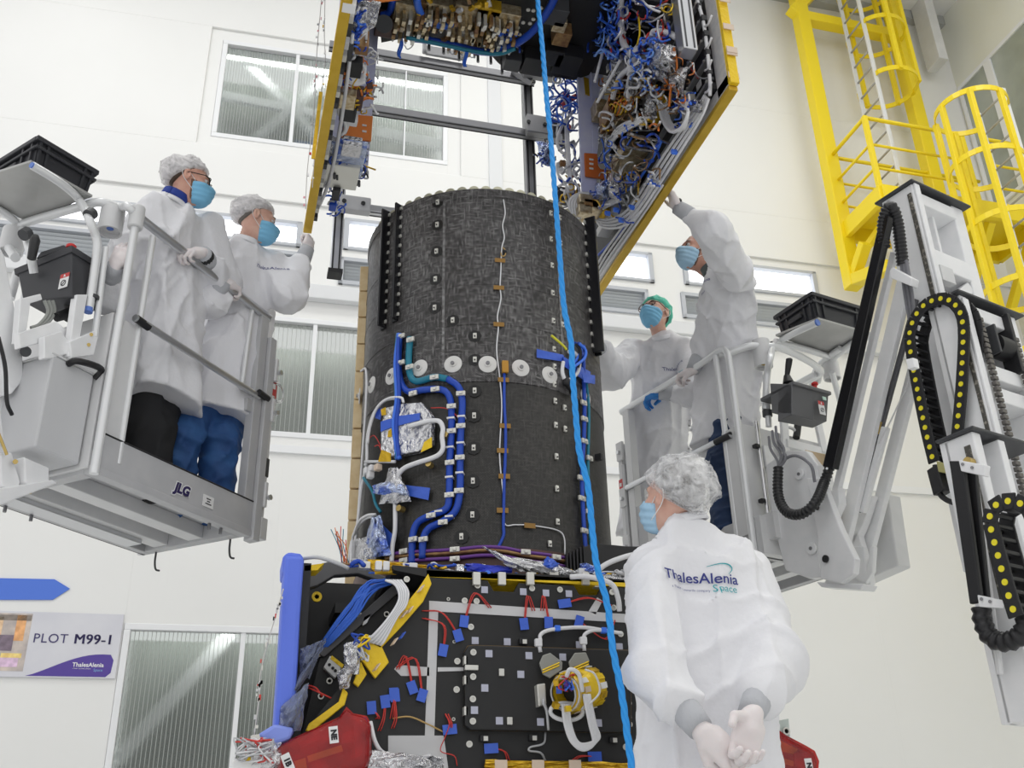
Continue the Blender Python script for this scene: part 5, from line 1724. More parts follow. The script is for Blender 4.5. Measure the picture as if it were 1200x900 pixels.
for pl in ([(596, 475), (610, 442), (640, 432), (690, 470), (688, 500), (640, 535), (612, 520)], [(715, 470), (740, 432), (785, 430), (800, 465), (770, 480), (722, 495)]):
    o_ = part(MB().prism([f2(*G2(x, y), .075) for x, y in pl], V3(0, .012, 0)), 'grey_paddle', mat('satin_grey', (0.36, 0.36, 0.33), 0.4, 0.4), sb, bevel=.003)
    a_ = G2(pl[0][0] + 12, pl[0][1] + 28)
    b_ = G2(pl[0][0] + 80, pl[0][1] - 2)
    for k_ in range(2):
        part(MB().cyl(f2(a_[0], a_[1] + k_ * 3, .078), f2(b_[0], b_[1] + k_ * 3, .078), .003, 6), 'gold_band', M_yel, o_)
part(MB().prism([f2(*G2(x, y), .07) for x, y in [(585, 560), (620, 555), (625, 640), (592, 650)]], V3(0, .05, 0)), 'valve_block', M_clip, sb, bevel=.004)
for k_ in range(4):
    dx = k_ * 7
    part(MB().tube(cr([f2(*G2(690 + dx, 640), .13), f2(*G2(700 + dx, 720), .12), f2(*G2(725 + dx, 790), .12), f2(*G2(770 + dx * .6, 825 - dx), .12), f2(*G2(815 + dx, 800 - dx), .12), f2(*G2(800 + dx, 720), .13), f2(*G2(775 + dx, 600), .15)], 6), .0068, 7), 'white_cable', M_whiteC, sb, True)
part(MB().tube(cr([f2(*G2(705, 530), .16), f2(*G2(720, 500), .18), f2(*G2(755, 520), .18), f2(*G2(770, 590), .16)], 6), .008, 7), 'white_cable', M_whiteC, sb, True)
part(MB().tube(cr([f2(*G2(780, 500), .16), f2(*G2(820, 520), .17), f2(*G2(840, 590), .16), f2(*G2(800, 640), .15)], 6), .004, 6), 'white_cable', M_whiteC, sb, True)
for i in range(7):
    part(MB().tube(cr([f2(*G2(700 + rnd.uniform(-30, 40), 540 + rnd.uniform(-30, 60)), .14 + rnd.uniform(0, .04)) for _ in range(4)], 5), .003, 5), 'fine_wire', (M_redC, M_blueC2, M_yel, M_purpC)[i % 4], th, True)
for i in range(5):
    q = (690 + rnd.uniform(-30, 30), 600 + rnd.uniform(-60, 60))
    part(MB().box(f2(*G2(*q), .15), (.02, .02, .02), frame_of(V3(rnd.uniform(-1, 1), rnd.uniform(-1, 1), 1))), 'kapton_tab', (M_gold, M_tapeB, M_yel)[i % 3], th)
for k_ in range(3):
    part(MB().tube(cr([f2(*G2(610, 620 + 8 * k_), .09), f2(*G2(625, 670), .08), f2(*G2(632, 740 + 3 * k_), .06)], 4), .005, 6), 'grey_wire', M_greyC, sb, True)
# gold foil foot along the bottom edge
crumple([G2(375, 868), G2(1000, 880), G2(1000, 940), G2(375, 920)], .03, 'gold_foil_edge', M_gold, sb, 9, lambda x, y, o: f2(x, y, o), .012, 16)
for x in (440, 590, 740):
    part(MB().box(f2(*G2(x, 885), .065), (.045, .003, .03)), 'pink_tape', M_pink, sb)
for i, x in enumerate((720, 780, 830, 870)):
    part(MB().box(f2(*G2(x + 110, 160 + 10 * (i % 2)), -.02), (.03, .03, .02)), 'clip', M_clip, sb)

# ------------------------------------------------------------------ left bay of the lower module
XL_ = hY(357, 660, FY)[0]
part(MB().prism([hX(x, y, XL_ - .02) if False else V3(XL_ - .005, yy, zz) for x, y, yy, zz in [(0, 0, FY, .62), (0, 0, 4.25, .62), (0, 0, 4.25, 1.50), (0, 0, FY, 1.50)]], V3(.03, 0, 0)), 'side_panel', M_blk, sb)
part(MB().box(((XL_ + XRE) / 2, 4.25, 1.08), (XRE - XL_, .03, .96)), 'rear_bulkhead', M_blk, sb)
part(MB().box((TX + .05, 4.75, 1.40), (1.60, 1.5, .04)), 'deck_plate', M_blk, sb)
part(MB().box((XRE - .015, 4.4, 1.05), (.03, 1.3, .86)), 'side_panel', M_blk, sb)
BY = 3.98
def hB(px, py, d=0.0): return hY(px, py, BY - d)
part(MB().prism([hB(*q) for q in [(357, 665), (385, 658), (415, 660), (462, 680), (460, 686), (420, 672), (392, 674), (372, 686), (357, 690)]], V3(0, .05, 0)), 'top_frame', M_blk2, sb, bevel=.004)
part(MB().prism([f2(*q) for q in [(357, 663), (380, 660), (372, 668), (357, 669)]], V3(0, .08, 0)), 'gold_corner', M_yel, sb)
web = part(MB().prism([hB(*q, .03) for q in [(471, 688), (375, 772), (352, 868), (400, 868), (505, 705)]], V3(0, .02, 0)), 'diagonal_web', M_blk, sb)
part(MB().prism([hB(*q, .05) for q in [(462, 684), (472, 690), (380, 770), (372, 766)]], V3(0, .12, 0)), 'web_edge', M_blk2, sb, bevel=.003)
for (x, y) in ((412, 765), (375, 766), (386, 798), (376, 816), (398, 735), (453, 720), (422, 722)):
    ring.put(web, hB(x, y, .032), None, .9)
part(MB().lathe([(.02, 0), (.02, .012), (.009, .012), (.009, 0)], hB(371, 700, -.05), (V3(1, 0, 0), V3(0, 0, 1), V3(0, -1, 0)), 20), 'yellow_grommet', M_yel, sb, 'auto')
bx_ = part(MB().prism([hB(*q, .06) for q in [(387, 768), (401, 781), (393, 795), (379, 782)]], V3(0, .03, 0)), 'connector_box', M_sticker, sb, bevel=.003)
part(MB().prism([hB(*q, .062) for q in [(389, 768), (403, 779), (401, 783), (387, 772)]], V3(0, .03, 0)), 'yellow_side', M_yel, bx_)
for q in ((386, 779), (390, 783), (393, 786)):
    part(MB().cyl(hB(*q, .06), hB(*q, .063), .006, 10), 'socket', M_black, bx_)
part(MB().prism([hB(*q, .05) for q in [(427, 723), (435, 719), (430, 730), (425, 733)]], V3(0, .02, 0)), 'label', M_sticker, sb)
# blue wire bundle
for i in range(16):
    s_ = rnd.uniform(-1, 1)
    part(MB().tube(cr([hB(458 + rnd.uniform(-4, 4), 681 + rnd.uniform(-3, 3), .05), hB(430 + 5 * s_, 690 + rnd.uniform(-8, 8), .10), hB(412 + 6 * s_, 715 + 8 * s_, .09), hB(385 + 4 * s_, 748 + 5 * s_, .06), hB(372 + 3 * s_, 765, .02)], 5), .004, 5), 'blue_wire', M_blueC2, sb, True)
# white cables down the slope
for i in range(9):
    o_ = i * 2.2
    part(MB().tube(cr([f2(452 + o_, 680, .02), f2(464 + o_ * .8, 686 + i, .05), f2(468 + o_ * .4, 702 + i, .06), f2(457 + o_ * .5, 722, .06), f2(440 + o_ * .6, 742 + i, .05), f2(428 + o_, 752 + i * .5, .04)], 5), .0052, 6), 'white_cable', (M_whiteC, M_greyC)[i % 2], sb, True)
# yellow kapton strip along the cut edge
for pl in [[(490, 690), (502, 672), (506, 684), (496, 705), (470, 735), (446, 760), (436, 755), (460, 726)], [(446, 754), (432, 745), (421, 770), (440, 795), (456, 776)], [(423, 775), (414, 800), (420, 805), (430, 790)], [(397, 822), (402, 806), (408, 812), (404, 826), (365, 858), (358, 856), (362, 848)]]:
    part(MB().prism([f2(x, y, .035) for x, y in pl], V3(0, .02, 0)), 'yellow_film', M_yel, sb, bevel=.003)
for (x, y) in ((480, 715), (462, 752), (441, 782), (473, 720), (493, 690)):
    part(MB().box(f2(x, y, .05), (.032, .003, .03), frame_of(V3(.4, .1, .6))), 'pink_tape', M_pink, sb)
part(MB().box(f2(471, 745, .05), (.03, .003, .03), frame_of(V3(.4, .1, .6))), 'blue_tape', M_tapeB, sb)
crumple([(403, 755), (424, 748), (420, 790), (404, 790)], .08, 'foil_bag', M_foil, sb, 5, lambda x, y, o: f2(x, y, o), .02)
crumple([(395, 788), (414, 778), (408, 806), (398, 808)], .06, 'foil_bag', M_foil, sb, 6, lambda x, y, o: f2(x, y, o), .015)
for i in range(12):
    part(MB().tube(cr([f2(420 + rnd.uniform(-10, 14), 750 + rnd.uniform(-8, 25), .06 + rnd.uniform(0, .05)) for _ in range(4)], 5), .004, 5), 'fine_wire', (M_whiteC, M_greyC, M_blueC, M_yel)[i % 4], sb, True)
wireF([(362, 806), (375, 812), (388, 818)], .003, M_redC, sb)
wireF([(360, 803), (370, 806), (378, 816)], .003, M_redC, sb)
# clear film wrapped at the foot of the foam strip
crumple([(382, 748), (378, 760), (330, 840), (352, 790)], .05, 'clear_film', M_film, sb, 11, lambda x, y, o: f2(x, y, o), .02)
crumple([(362, 800), (352, 856), (326, 858), (330, 828)], .09, 'clear_film', M_film, sb, 12, lambda x, y, o: f2(x, y, o), .02)
crumple([(352, 760), (380, 750), (362, 795), (352, 790)], .03, 'clear_film', M_film, sb, 13, lambda x, y, o: f2(x, y, o), .02)
# clutter along the top deck edge
for i in range(46):
    x = rnd.uniform(395, 735)
    y = 664 + (x - 400) * .035 + rnd.uniform(-6, 6)
    d_ = rnd.uniform(-.16, -.02)
    L_ = rnd.uniform(8, 34)
    part(MB().tube(cr([f2(x + L_ * k_ / 3, y + L_ * .035 * k_ / 3 + rnd.uniform(-3, 3), d_ + rnd.uniform(-.02, .02)) for k_ in range(4)], 4), rnd.choice([.004, .006, .009]), 6), 'harness_wire', rnd.choice([M_whiteC, M_whiteC, M_greyC, M_blueC, M_brownC, M_blueC2, M_gold]), sb, True)
for i in range(16):
    x = rnd.uniform(400, 730)
    part(MB().box(f2(x, 662 + (x - 400) * .035, rnd.uniform(-.14, -.03)), (rnd.uniform(.015, .05), .03, rnd.uniform(.015, .04))), 'small_connector', rnd.choice([M_clip, M_whiteC, M_gold, M_foil]), sb, bevel=.003)
pD = lambda x, y, o: f2(x, y, o - .06)
crumple([(565, 640), (590, 652), (660, 676), (600, 668)], .02, 'foil_sheet', M_foil, sb, 21, pD, .02)
crumple([(590, 652), (650, 660), (700, 680), (640, 674)], .0, 'foil_sheet', M_foil, sb, 22, pD, .02)
crumple([(545, 660), (600, 664), (600, 680), (550, 676)], .02, 'blue_wire_bag', mat('blue_bag', (0.03, 0.05, 0.5), 0.3, bump=(20, .6, .02)), sb, 23, pD, .02)
crumple([(640, 652), (655, 660), (650, 672), (634, 668)], .02, 'blue_film_piece', M_tapeB, sb, 24, pD, .015)
crumple([(680, 660), (705, 664), (700, 676), (682, 672)], .02, 'blue_film_piece', M_foilb, sb, 25, pD, .015)
crumple([(700, 672), (735, 676), (735, 688), (700, 684)], .02, 'foil_sheet', M_foil, sb, 26, pD, .015)
crumple([(430, 655), (500, 662), (500, 676), (440, 672)], .0, 'gold_foil_edge', M_gold, sb, 27, pD, .015)
part(MB().tube(cr([f2(697, 674, .02), f2(706, 664, .04), f2(722, 656, .05), f2(745, 650, .04), f2(760, 655, 0)], 6), .011, 8), 'white_cable', M_whiteC, sb, True)
part(MB().tube(cr([f2(668, 676, .02), f2(690, 676, .05), f2(716, 684, .06), f2(724, 700, .05), f2(726, 716, .03)], 6), .011, 8), 'white_cable', M_whiteC, sb, True)
part(MB().prism([V3(*hY(x, y, 4.0)) for x, y in [(662, 652), (695, 636), (735, 640), (800, 640), (800, 682), (662, 672)]], V3(0, .03, 0)), 'black_bracket', M_blk, sb, bevel=.004)
for i in range(6):
    part(MB().box(hY(664 + 4 * i, 662 - 2 * i, 3.98), (.006, .02, .09)), 'bracket_fin', M_black, sb)
part(MB().tube(cr([f2(350, 655, 0), f2(372, 653, .02), f2(395, 660, .02), f2(408, 666, 0)], 5), .008, 8), 'grey_cable', M_greyC, sb, True)
for i in range(9):
    part(MB().tube(cr([hY(404 + rnd.uniform(-4, 6), 660, 4.1), hY(400 + rnd.uniform(-8, 6), 640, 4.1), hY(398 + rnd.uniform(-12, 10), 622 + rnd.uniform(-6, 12), 4.1)], 4), .002, 5), 'loose_wire', (M_redC, M_tealC, M_orangeC)[i % 3], sb, True)

# foam strip, red covers, rope, bead string -------------------------------------------------
fo_ = empty('foam_edge_guard', f2(335, 870), 'blue foam edge guard wrapped around the left bay of the satellite body', 'foam guard')
part(MB().prism([f2(x, y, .08) for x, y in [(334, 650), (357, 651), (352, 720), (345, 862), (320, 868), (326, 780)]], V3(0, .14, 0)), 'foam_strip', M_pad, fo_, bevel=.015)
part(MB().prism([f2(x, y, .06) for x, y in [(331, 652), (338, 646), (352, 648), (357, 653), (350, 662), (331, 672)]], V3(0, .16, 0)), 'folded_top', M_pad, fo_, bevel=.012)
part(MB().prism([f2(x, y, .12) for x, y in [(322, 848), (345, 852), (341, 866), (312, 877), (301, 861)]], V3(0, .10, 0)), 'folded_foot', mat('pale_blue_foam', (0.25, 0.33, 0.85), 0.45, bump=(9, 0.3, 0.02)), fo_, bevel=.012)


def red_cover(name, pix, d, th, label, proj, stripes, letters):
    e = empty(name, proj(*pix[0], d), label, 'cover', 'red covers at the feet of the satellite')
    P = [proj(x, y, d) for x, y in pix]
    o = part(MB().prism(P, V3(0, th, 0)), 'red_shell', M_cover, e, bevel=.02)
    part(MB().prism([proj(x, y, d - th * .9) for x, y in pix], V3(0, .004, 0)), 'back_sheet', mat('dark_red_sheet', (0.30, 0.006, 0.006), 0.3, bump=(14, .6, .03), var=(12, (0.62, 0.03, 0.02))), e)
    for (pl, m_) in stripes:
        part(MB().prism([proj(x, y, d - .012) for x, y in pl], V3(0, .006, 0)), 'inner_strip', m_, e)
    for (txt, c_, rx, w_, h_) in letters:
        p = proj(*c_, d + .002)
        right = nv(proj(c_[0] + rx[0], c_[1] + rx[1], d) - proj(*c_, d))
        upv = nv(np.cross(V3(0, -1, 0), right))
        lb = part(MB().box(p, (w_, h_, .002), (right, upv, V3(0, -1, 0))), 'label_strip', M_sticker, e)
        lettering(txt, h_ * .85, p + V3(0, -.0018, 0), right, upv, lb, M_ink, bold=.0015)
    return e


M_strip = mat('orange_strip', (0.75, 0.2, 0.03), 0.4)
M_dred = mat('red_fold', (0.45, 0.01, 0.01), 0.3)
red_cover('red_cover', [(320, 877), (343, 865), (398, 840), (406, 828), (414, 836), (430, 839), (436, 850), (435, 890), (428, 904), (335, 912), (322, 900)], .135, .08,
          'translucent red plastic cover with white NE label at the foot of the foam guard', f2,
          [([(360, 886), (400, 873), (402, 880), (362, 893)], M_strip), ([(345, 892), (358, 888), (360, 902), (348, 906)], M_strip), ([(390, 850), (398, 846), (380, 872), (372, 874)], M_dred), ([(415, 845), (425, 850), (424, 885), (416, 888)], M_dred), ([(350, 870), (375, 862), (370, 868), (352, 876)], M_dred), ([(400, 860), (412, 856), (412, 870), (400, 872)], M_dred)],
          [('NE', (391, 861), (1, 12), .054, .03), ('1B', (337, 893), (4, 10), .054, .03)])
red_cover('red_cover', [(902, 848), (922, 862), (945, 874), (955, 880), (960, 892), (958, 912), (900, 912)], .13, .08,
          'translucent red plastic cover beside the clasped hands of the front man', f2,
          [([(905, 885), (930, 892), (930, 898), (906, 892)], M_strip), ([(915, 868), (935, 878), (930, 884), (914, 880)], M_strip), ([(908, 862), (914, 866), (912, 884), (906, 880)], M_dred), ([(930, 880), (945, 886), (940, 900), (932, 898)], M_dred)],
          [('N', (948, 897), (2, 10), .05, .03)])
cbk = part(MB().prism([f2(x, y, -.05) for x, y in [(905, 846), (924, 842), (926, 866), (912, 860)]], V3(0, .03, 0)), 'corner_bracket', mat('pale_green_bracket', (0.6, 0.68, 0.64), 0.4), sb)
ring.put(sb, f2(921, 857, -.048), None, 1.2)
# foil and fittings at the left foot
pL = lambda x, y, o: f2(x, y, o)
crumple([(296, 862), (330, 868), (328, 905), (272, 905)], .12, 'foil_bag', M_foil, sb, 31, pL, .03)
crumple([(436, 880), (520, 888), (520, 910), (430, 908)], .10, 'foil_sheet', M_foil, sb, 32, pL, .03)
part(MB().prism([f2(x, y, .16) for x, y in [(272, 892), (296, 880), (308, 890), (304, 906), (272, 906)]], V3(0, .05, 0)), 'white_box', M_sticker, sb, bevel=.004)
part(MB().prism([f2(x, y, .165) for x, y in [(285, 888), (300, 881), (303, 886), (288, 893)]], V3(0, .01, 0)), 'yellow_film', M_yel, sb)
part(MB().prism([f2(x, y, .14) for x, y in [(294, 862), (304, 860), (306, 872), (296, 874)]], V3(0, .03, 0)), 'steel_bracket', M_clip, sb)
for i in range(14):
    part(MB().tube(cr([f2(296 + rnd.uniform(-22, 26), 880 + rnd.uniform(-16, 14), .14 + rnd.uniform(0, .06)) for _ in range(4)], 5), .003, 5), 'fine_wire', (M_whiteC, M_greyC, M_redC)[i % 3], sb, True)
part(MB().tube(cr([f2(434, 846, .06), f2(440, 870, .08), f2(452, 884, .07), f2(480, 890, .05), f2(505, 886, .03)], 6), .008, 7), 'white_cable', M_whiteC, sb, True)
part(MB().tube(cr([f2(436, 886, .09), f2(470, 894, .09), f2(520, 898, .08)], 6), .007, 7), 'white_cable', M_whiteC, sb, True)

rp_ = [(628, -25, 3.15), (630, 0, 3.15), (636, 60, 3.15), (640, 110, 3.13), (645, 160, 3.12), (649, 210, 3.10), (656, 300, 3.09), (661, 360, 3.08), (669, 400, 3.07), (671, 440, 3.06), (675, 490, 3.05), (679, 530, 3.04), (689, 570, 3.03), (694, 620, 3.02), (699, 660, 3.00), (712, 710, 2.98), (718, 760, 2.96), (728, 810, 2.94), (735, 860, 2.92), (741, 905, 2.90)]
P = cr([hY(*q) for q in rp_], 16)
d = np.concatenate([[0], np.cumsum([np.linalg.norm(P[i + 1] - P[i]) for i in range(len(P) - 1)])])
rope = empty('blue_rope', P[-1], 'bright blue twisted rope hanging in front of the black tube', 'rope')
for s_ in range(3):
    Q = []
    for i in range(len(P)):
        dr = nv(P[min(i + 1, len(P) - 1)] - P[max(i - 1, 0)])
        sd, u, _ = frame_of(dr, (0, 1, 0))
        t = d[i] / .05 * 2 * math.pi / 3 + s_ * 2 * math.pi / 3
        Q.append(P[i] + (sd * math.cos(t) + u * math.sin(t)) * .0048)
    part(MB().tube(Q, .0068, 7), 'rope_strand', M_rope, rope, True)


def beads(name, pix, Y, label, cols, nb):
    P = cr([hY(x, y, Y) for x, y in pix], 10)
    e = empty(name, P[-1], label, 'wire')
    part(MB().tube(P, .0022, 5), 'thread', mat('pale_thread', (0.6, 0.58, 0.56), 0.5), e, True)
    r = random.Random(len(pix))
    for i in range(nb):
        p = P[int(r.random() * (len(P) - 1))]
        part(MB().box(p + V3(r.uniform(-.008, .008), 0, 0), (r.uniform(.004, .010), .005, r.uniform(.006, .020))), 'wire_marker', r.choice(cols), e)
    return e


beads('sensor_wire', [(332, 690), (322, 725), (314, 752), (305, 790), (303, 820), (300, 845), (297, 866)], FY - .1, 'thin knotted sensor wire beside the blue foam guard', [M_clip, M_clip, M_tapeW, M_clip, M_tapeW, M_clip, M_redC], 30)
beads('sensor_wire', [(381, -10), (380, 40), (381, 72), (376, 110), (372, 150), (368, 190), (366, 220)], 4.0, 'long thin sensor wire with gold marker beside the gold panel edge', [M_sticker, M_gold, M_tapeW, M_sticker], 22)
sw_ = bpy.data.objects['sensor_wire.001']
part(MB().beam(hY(376, 108, 3.98), hY(367, 186, 3.98), .018, .006, (0, 1, 0)), 'gold_marker', M_gold, sw_)
beads('sensor_wire', [(377, -10), (376, 6), (373, 40), (370, 80), (369, 110), (366, 150), (360, 200), (358, 245)], 4.1, 'thin sensor wire with pink markers hanging before the upper window', [mat('pink_marker', (0.8, 0.35, 0.4), 0.5), M_sticker, M_redC, M_tapeW], 24)
# ------------------------------------------------------------------ upper module hanging above the tube
XR, XLP, ZP = 2.02, 0.235, 3.80
YN, YFAR = hX(855, 100, XR)[1], 5.25
ZTOP = 6.1
um = empty('satellite_upper_module', (TX, 4.4, ZP), 'raised satellite module with gold edged side panels full of blue and white cables', 'satellite')


def hR(px, py, o=0.0): return hX(px, py, XR - o)     # on the right panel, o metres inside it
def hL(px, py, o=0.0):
    """fittings low on the left panel: the depth follows the panel's lower edge"""
    return hY(px, py, hZ(410 - .173 * py, py, ZP)[1] + .04 + .35 * o)


M_gal = mat('grey_panel_edge', (0.50, 0.50, 0.51), 0.45, var=(30, (0.62, 0.60, 0.58)))
TH = .035
zr_ = hR(855, 100)[2]
for X, s_, y0, y1, lean in ((XR, 1, YN, YFAR, .03), (XLP, -1, 2.75, 4.92, .115)):
    xl0, xl1 = (X, X) if s_ > 0 else (XLP + .006, XLP - .012)
    top = lean * (ZTOP - zr_)
    if s_ > 0:
        top = 0.0
    part(MB().prism([V3(xl0, y0, zr_), V3(xl1, y1, zr_), V3(xl1 + top, y1, ZTOP), V3(xl0 + top, y0, ZTOP)], V3(s_ * TH, 0, 0)), 'side_panel', M_blk, um)
    part(MB().beam((xl0 + s_ * TH / 2, y0, zr_ - .012), (xl1 + s_ * TH / 2, y1, zr_ - .012), TH + .012, .026), 'gold_edge', M_goldedge, um, bevel=.003)
gv = part(MB().box((XR + TH / 2, YN - .012, (zr_ + ZTOP) / 2), (TH + .012, .026, ZTOP - zr_)), 'gold_edge', M_yel, um, bevel=.003)
for (px, py) in ((843, 3), (847, 35), (851, 65), (853, 92), (851, 62)):
    part(MB().box(hR(px, py) + V3(TH / 2, -.026, 0), (TH + .02, .004, .035)), 'pink_tape', M_pink, um)
part(MB().box(hZ(409, 7, zr_ - .012) + V3(.0, 0, 0), (TH + .02, .05, .032)), 'white_tape', M_sticker, um)
# grey honeycomb border along the near and lower edges of the right panel, pale rails across the black field
part(MB().box((XR - .004, YN + .05, (zr_ + ZTOP) / 2), (.01, .10, ZTOP - zr_)), 'panel_border', M_gal, um)
part(MB().box((XR - .004, (YN + YFAR) / 2, zr_ + .03), (.01, YFAR - YN, .055)), 'panel_border', M_gal, um)
for k_ in range(12):
    z = zr_ + .16 + .13 * k_
    part(MB().box((XR - .012, (YN + .13 + 4.6) / 2, z), (.024, 4.6 - YN - .13, .018)), 'heat_pipe', mat('heat_pipe_grey', (0.42, 0.43, 0.44), 0.4, 0.4), um)
    for y in (YN + .16, YN + .36):
        part(MB().cyl((XR - .024, y, z), (XR - .03, y, z), .008, 8), 'rail_bolt', M_clip, um)
for k_ in range(26):
    y = YN + .12 + k_ * .068
    part(MB().box((XR - .02, y, zr_ + .085), (.03, .034, .04)), 'edge_block', (M_black, M_blk2)[k_ % 2], um)
part(MB().box(hR(819, 100, .01), (.004, .05, .04)), 'white_label', M_sticker, um)


def W(pix, o, r, m, nm='cable', proj=hR, n=6, sm=5, par=None):
    if not hasattr(o, '__len__'):
        o = [o] * len(pix)
    return part(MB().tube(cr([proj(x, y, q) for (x, y), q in zip(pix, o)], sm), r, n), nm, m, par or um, True)


# white dotted line and thin wires in the near field
W([(817, 0), (824, 25), (829, 60), (832, 95), (832, 112)], .05, .010, M_whiteC, 'white_harness')
for (x, y) in ((819, 8), (824, 22), (827, 40), (829, 62), (831, 85)):
    part(MB().box(hR(x, y, .05), (.024, .024, .03)), 'dark_band', M_dark, um)
W([(808, 0), (806, 20), (800, 60)], .04, .006, M_whiteC)
W([(806, 70), (812, 76), (816, 88), (824, 92), (832, 90)], .05, .004, M_greyC)
W([(808, 78), (812, 84), (818, 92)], .05, .003, M_redC)
for k_ in range(4):
    W([(834, 18 + 26 * k_), (830, 28 + 26 * k_), (826, 31 + 26 * k_)], .06, .006, M_whiteC, 'cable_lug')
# aluminium lifting profile in front of the panel
pa, pb = hR(797, -8, .16), hR(797, 46, .16)
pb = V3(pa[0], pa[1], pb[2])
ap = part(MB().box((pa + pb) / 2, (.075, .075, pa[2] - pb[2] + .3), None), 'aluminium_profile', M_alu, um, bevel=.004)
for dx in (-.02, .02):
    part(MB().box((pa + pb) / 2 + V3(dx, -.038, 0), (.008, .004, pa[2] - pb[2] + .28)), 'profile_groove', M_dark, ap)
# pale blue plates carrying orange label plates
PY = 4.62
plr = part(MB().prism([hY(x, y, PY) for x, y in [(672, -25), (690, -25), (693, 60), (697, 150), (700, 150), (699, 235), (683, 237)]], V3(0, .02, 0)), 'stiffener_plate', M_plate, um)
plr2 = part(MB().prism([hY(x, y, PY - .004) for x, y in [(690, -25), (700, -25), (705, 60), (708, 120), (700, 180), (695, 180), (692, 60)]], V3(0, .004, 0)), 'gold_strip_plate', M_plate, um)
for pl in ([(681, -10), (688, -10), (687, 12), (682, 12)], [(684, 60), (688, 62), (688, 76), (684, 74)], [(684, 90), (690, 92), (691, 112), (686, 110)]):
    part(MB().prism([hY(x, y, PY - .012) for x, y in pl], V3(0, .005, 0)), 'gold_strip', M_gold, plr)
op = part(MB().prism([hY(x, y, PY - .02) for x, y in [(685, 179), (700, 180), (701, 194), (704, 198), (718, 200), (718, 211), (686, 206)]], V3(0, .012, 0)), 'orange_label_plate', M_orangeP, um, bevel=.002)
for (x, y) in ((693, 187), (693, 192), (693, 197.5)):
    part(MB().box(hY(x, y, PY - .023), (.025, .004, .012)), 'label_mark', M_sticker, op)
PYL = 4.55
pll = part(MB().prism([hY(x, y, PYL) for x, y in [(400, -30), (449, -30), (441, 70), (431, 200), (420, 196), (385, 190), (392, 110)]], V3(0, .02, 0)), 'stiffener_plate', M_plate, um)
op = part(MB().prism([hY(x, y, PYL - .02) for x, y in [(406, 133), (437, 136), (435, 165), (400, 160)]], V3(0, .012, 0)), 'orange_label_plate', M_orangeP2, um, bevel=.002)
for (x, y) in ((427, 147), (427, 154)):
    part(MB().box(hY(x, y, PYL - .024), (.024, .004, .012)), 'label_mark', M_sticker, op)
for k_ in range(9):
    part(MB().cyl(hY(434 - .6 * k_, 140 + 7 * k_, PYL), hY(434 - .6 * k_, 140 + 7 * k_, PYL - .006), .006, 8), 'plate_rivet', M_dalu, pll)

# equipment boxes on the right panel: (px, py, inset, depth, length, height, material)
def unit(px, py, o, sx, sy, sz, m, nm='equipment_box', proj=hR, ax=None, sgn=1, bev=.004):
    return part(MB().box(proj(px, py, o), (sx, sy, sz), ax), nm, m, um, bevel=bev)
M_unit = mat('grey_unit', (0.30, 0.30, 0.31), 0.45, 0.2)
for (x, y, o, sx, sy, sz, m) in [
        (712, 55, .10, .14, .26, .22, M_dark), (745, 30, .08, .12, .30, .26, M_black), (742, 78, .09, .12, .2, .10, M_unit), (725, 90, .10, .10, .12, .09, M_foil),
        (748, 118, .09, .12, .25, .12, M_bronze), (735, 135, .08, .12, .2, .1, M_bronze), (757, 128, .06, .1, .2, .1, M_unit), (748, 150, .09, .12, .24, .12, M_black),
        (740, 165, .10, .1, .2, .06, M_brownC), (737, 185, .10, .14, .22, .08, M_bronze), (732, 208, .09, .12, .18, .14, M_steel), (715, 138, .14, .08, .16, .13, M_brownC),
        (702, 130, .15, .07, .10, .11, M_bronze), (690, 243, .18, .10, .12, .08, M_brownC), (700, 248, .15, .1, .14, .06, M_gold), (716, 258, .06, .08, .3, .05, M_lgrey),
        (770, 128, .07, .08, .12, .1, M_gold), (810, 130, .05, .06, .1, .06, M_clip), (806, 116, .05, .06, .06, .05, M_clip), (727, 170, .12, .1, .12, .05, M_black), (722, 215, .12, .08, .1, .1, M_foil),
        (720, 20, .10, .1, .2, .14, M_unit), (760, 8, .08, .1, .2, .12, M_dark), (775, 60, .06, .08, .14, .1, M_black), (735, 105, .1, .1, .16, .06, M_copper)]:
    unit(x, y, o, sx, sy, sz, m)
for k_ in range(6):
    unit(712 + 4 * k_, 80 - 3 * k_, .17, .012, .03, .05, M_tapeB if k_ % 2 else M_clip, 'connector')
for k_ in range(7):
    unit(735 + 3.5 * k_, 120 - 2.4 * k_, .16, .02, .03, .06, M_bronze if k_ % 2 else M_copper, 'connector')
for k_ in range(6):
    W([(712 + 5 * k_, 132 - 2 * k_), (716 + 5 * k_, 122 - 2 * k_), (722 + 5 * k_, 127 - 2 * k_), (718 + 5 * k_, 138 - 2 * k_)], .17, .006, (M_yel, M_orangeC, M_gold)[k_ % 3], 'gold_loop')
# foil bundles
cr2 = lambda x, y, o: hR(x, y, .16 + o)
crumple([(760, 45), (792, 55), (790, 86), (764, 78)], .06, 'foil_bag', M_foil, um, 41, cr2, .03, 9)
crumple([(788, 82), (806, 78), (800, 112), (782, 104)], .02, 'foil_bag', M_foil, um, 42, cr2, .03, 8)
crumple([(760, 72), (782, 84), (780, 98), (758, 88)], .02, 'foil_bag', M_foil, um, 43, cr2, .02)
crumple([(716, 212), (730, 216), (726, 236), (708, 228)], .02, 'foil_bag', M_foil, um, 44, cr2, .02)
crumple([(697, 214), (712, 212), (712, 236), (697, 234)], .02, 'foil_bag', M_foilb, um, 45, cr2, .02)
crumple([(805, 118), (824, 116), (822, 132), (800, 130)], -.08, 'foil_bag', M_foil, um, 46, cr2, .015)
crumple([(800, 46), (812, 50), (806, 74), (798, 66)], -.05, 'clear_film', M_film, um, 47, cr2, .02)
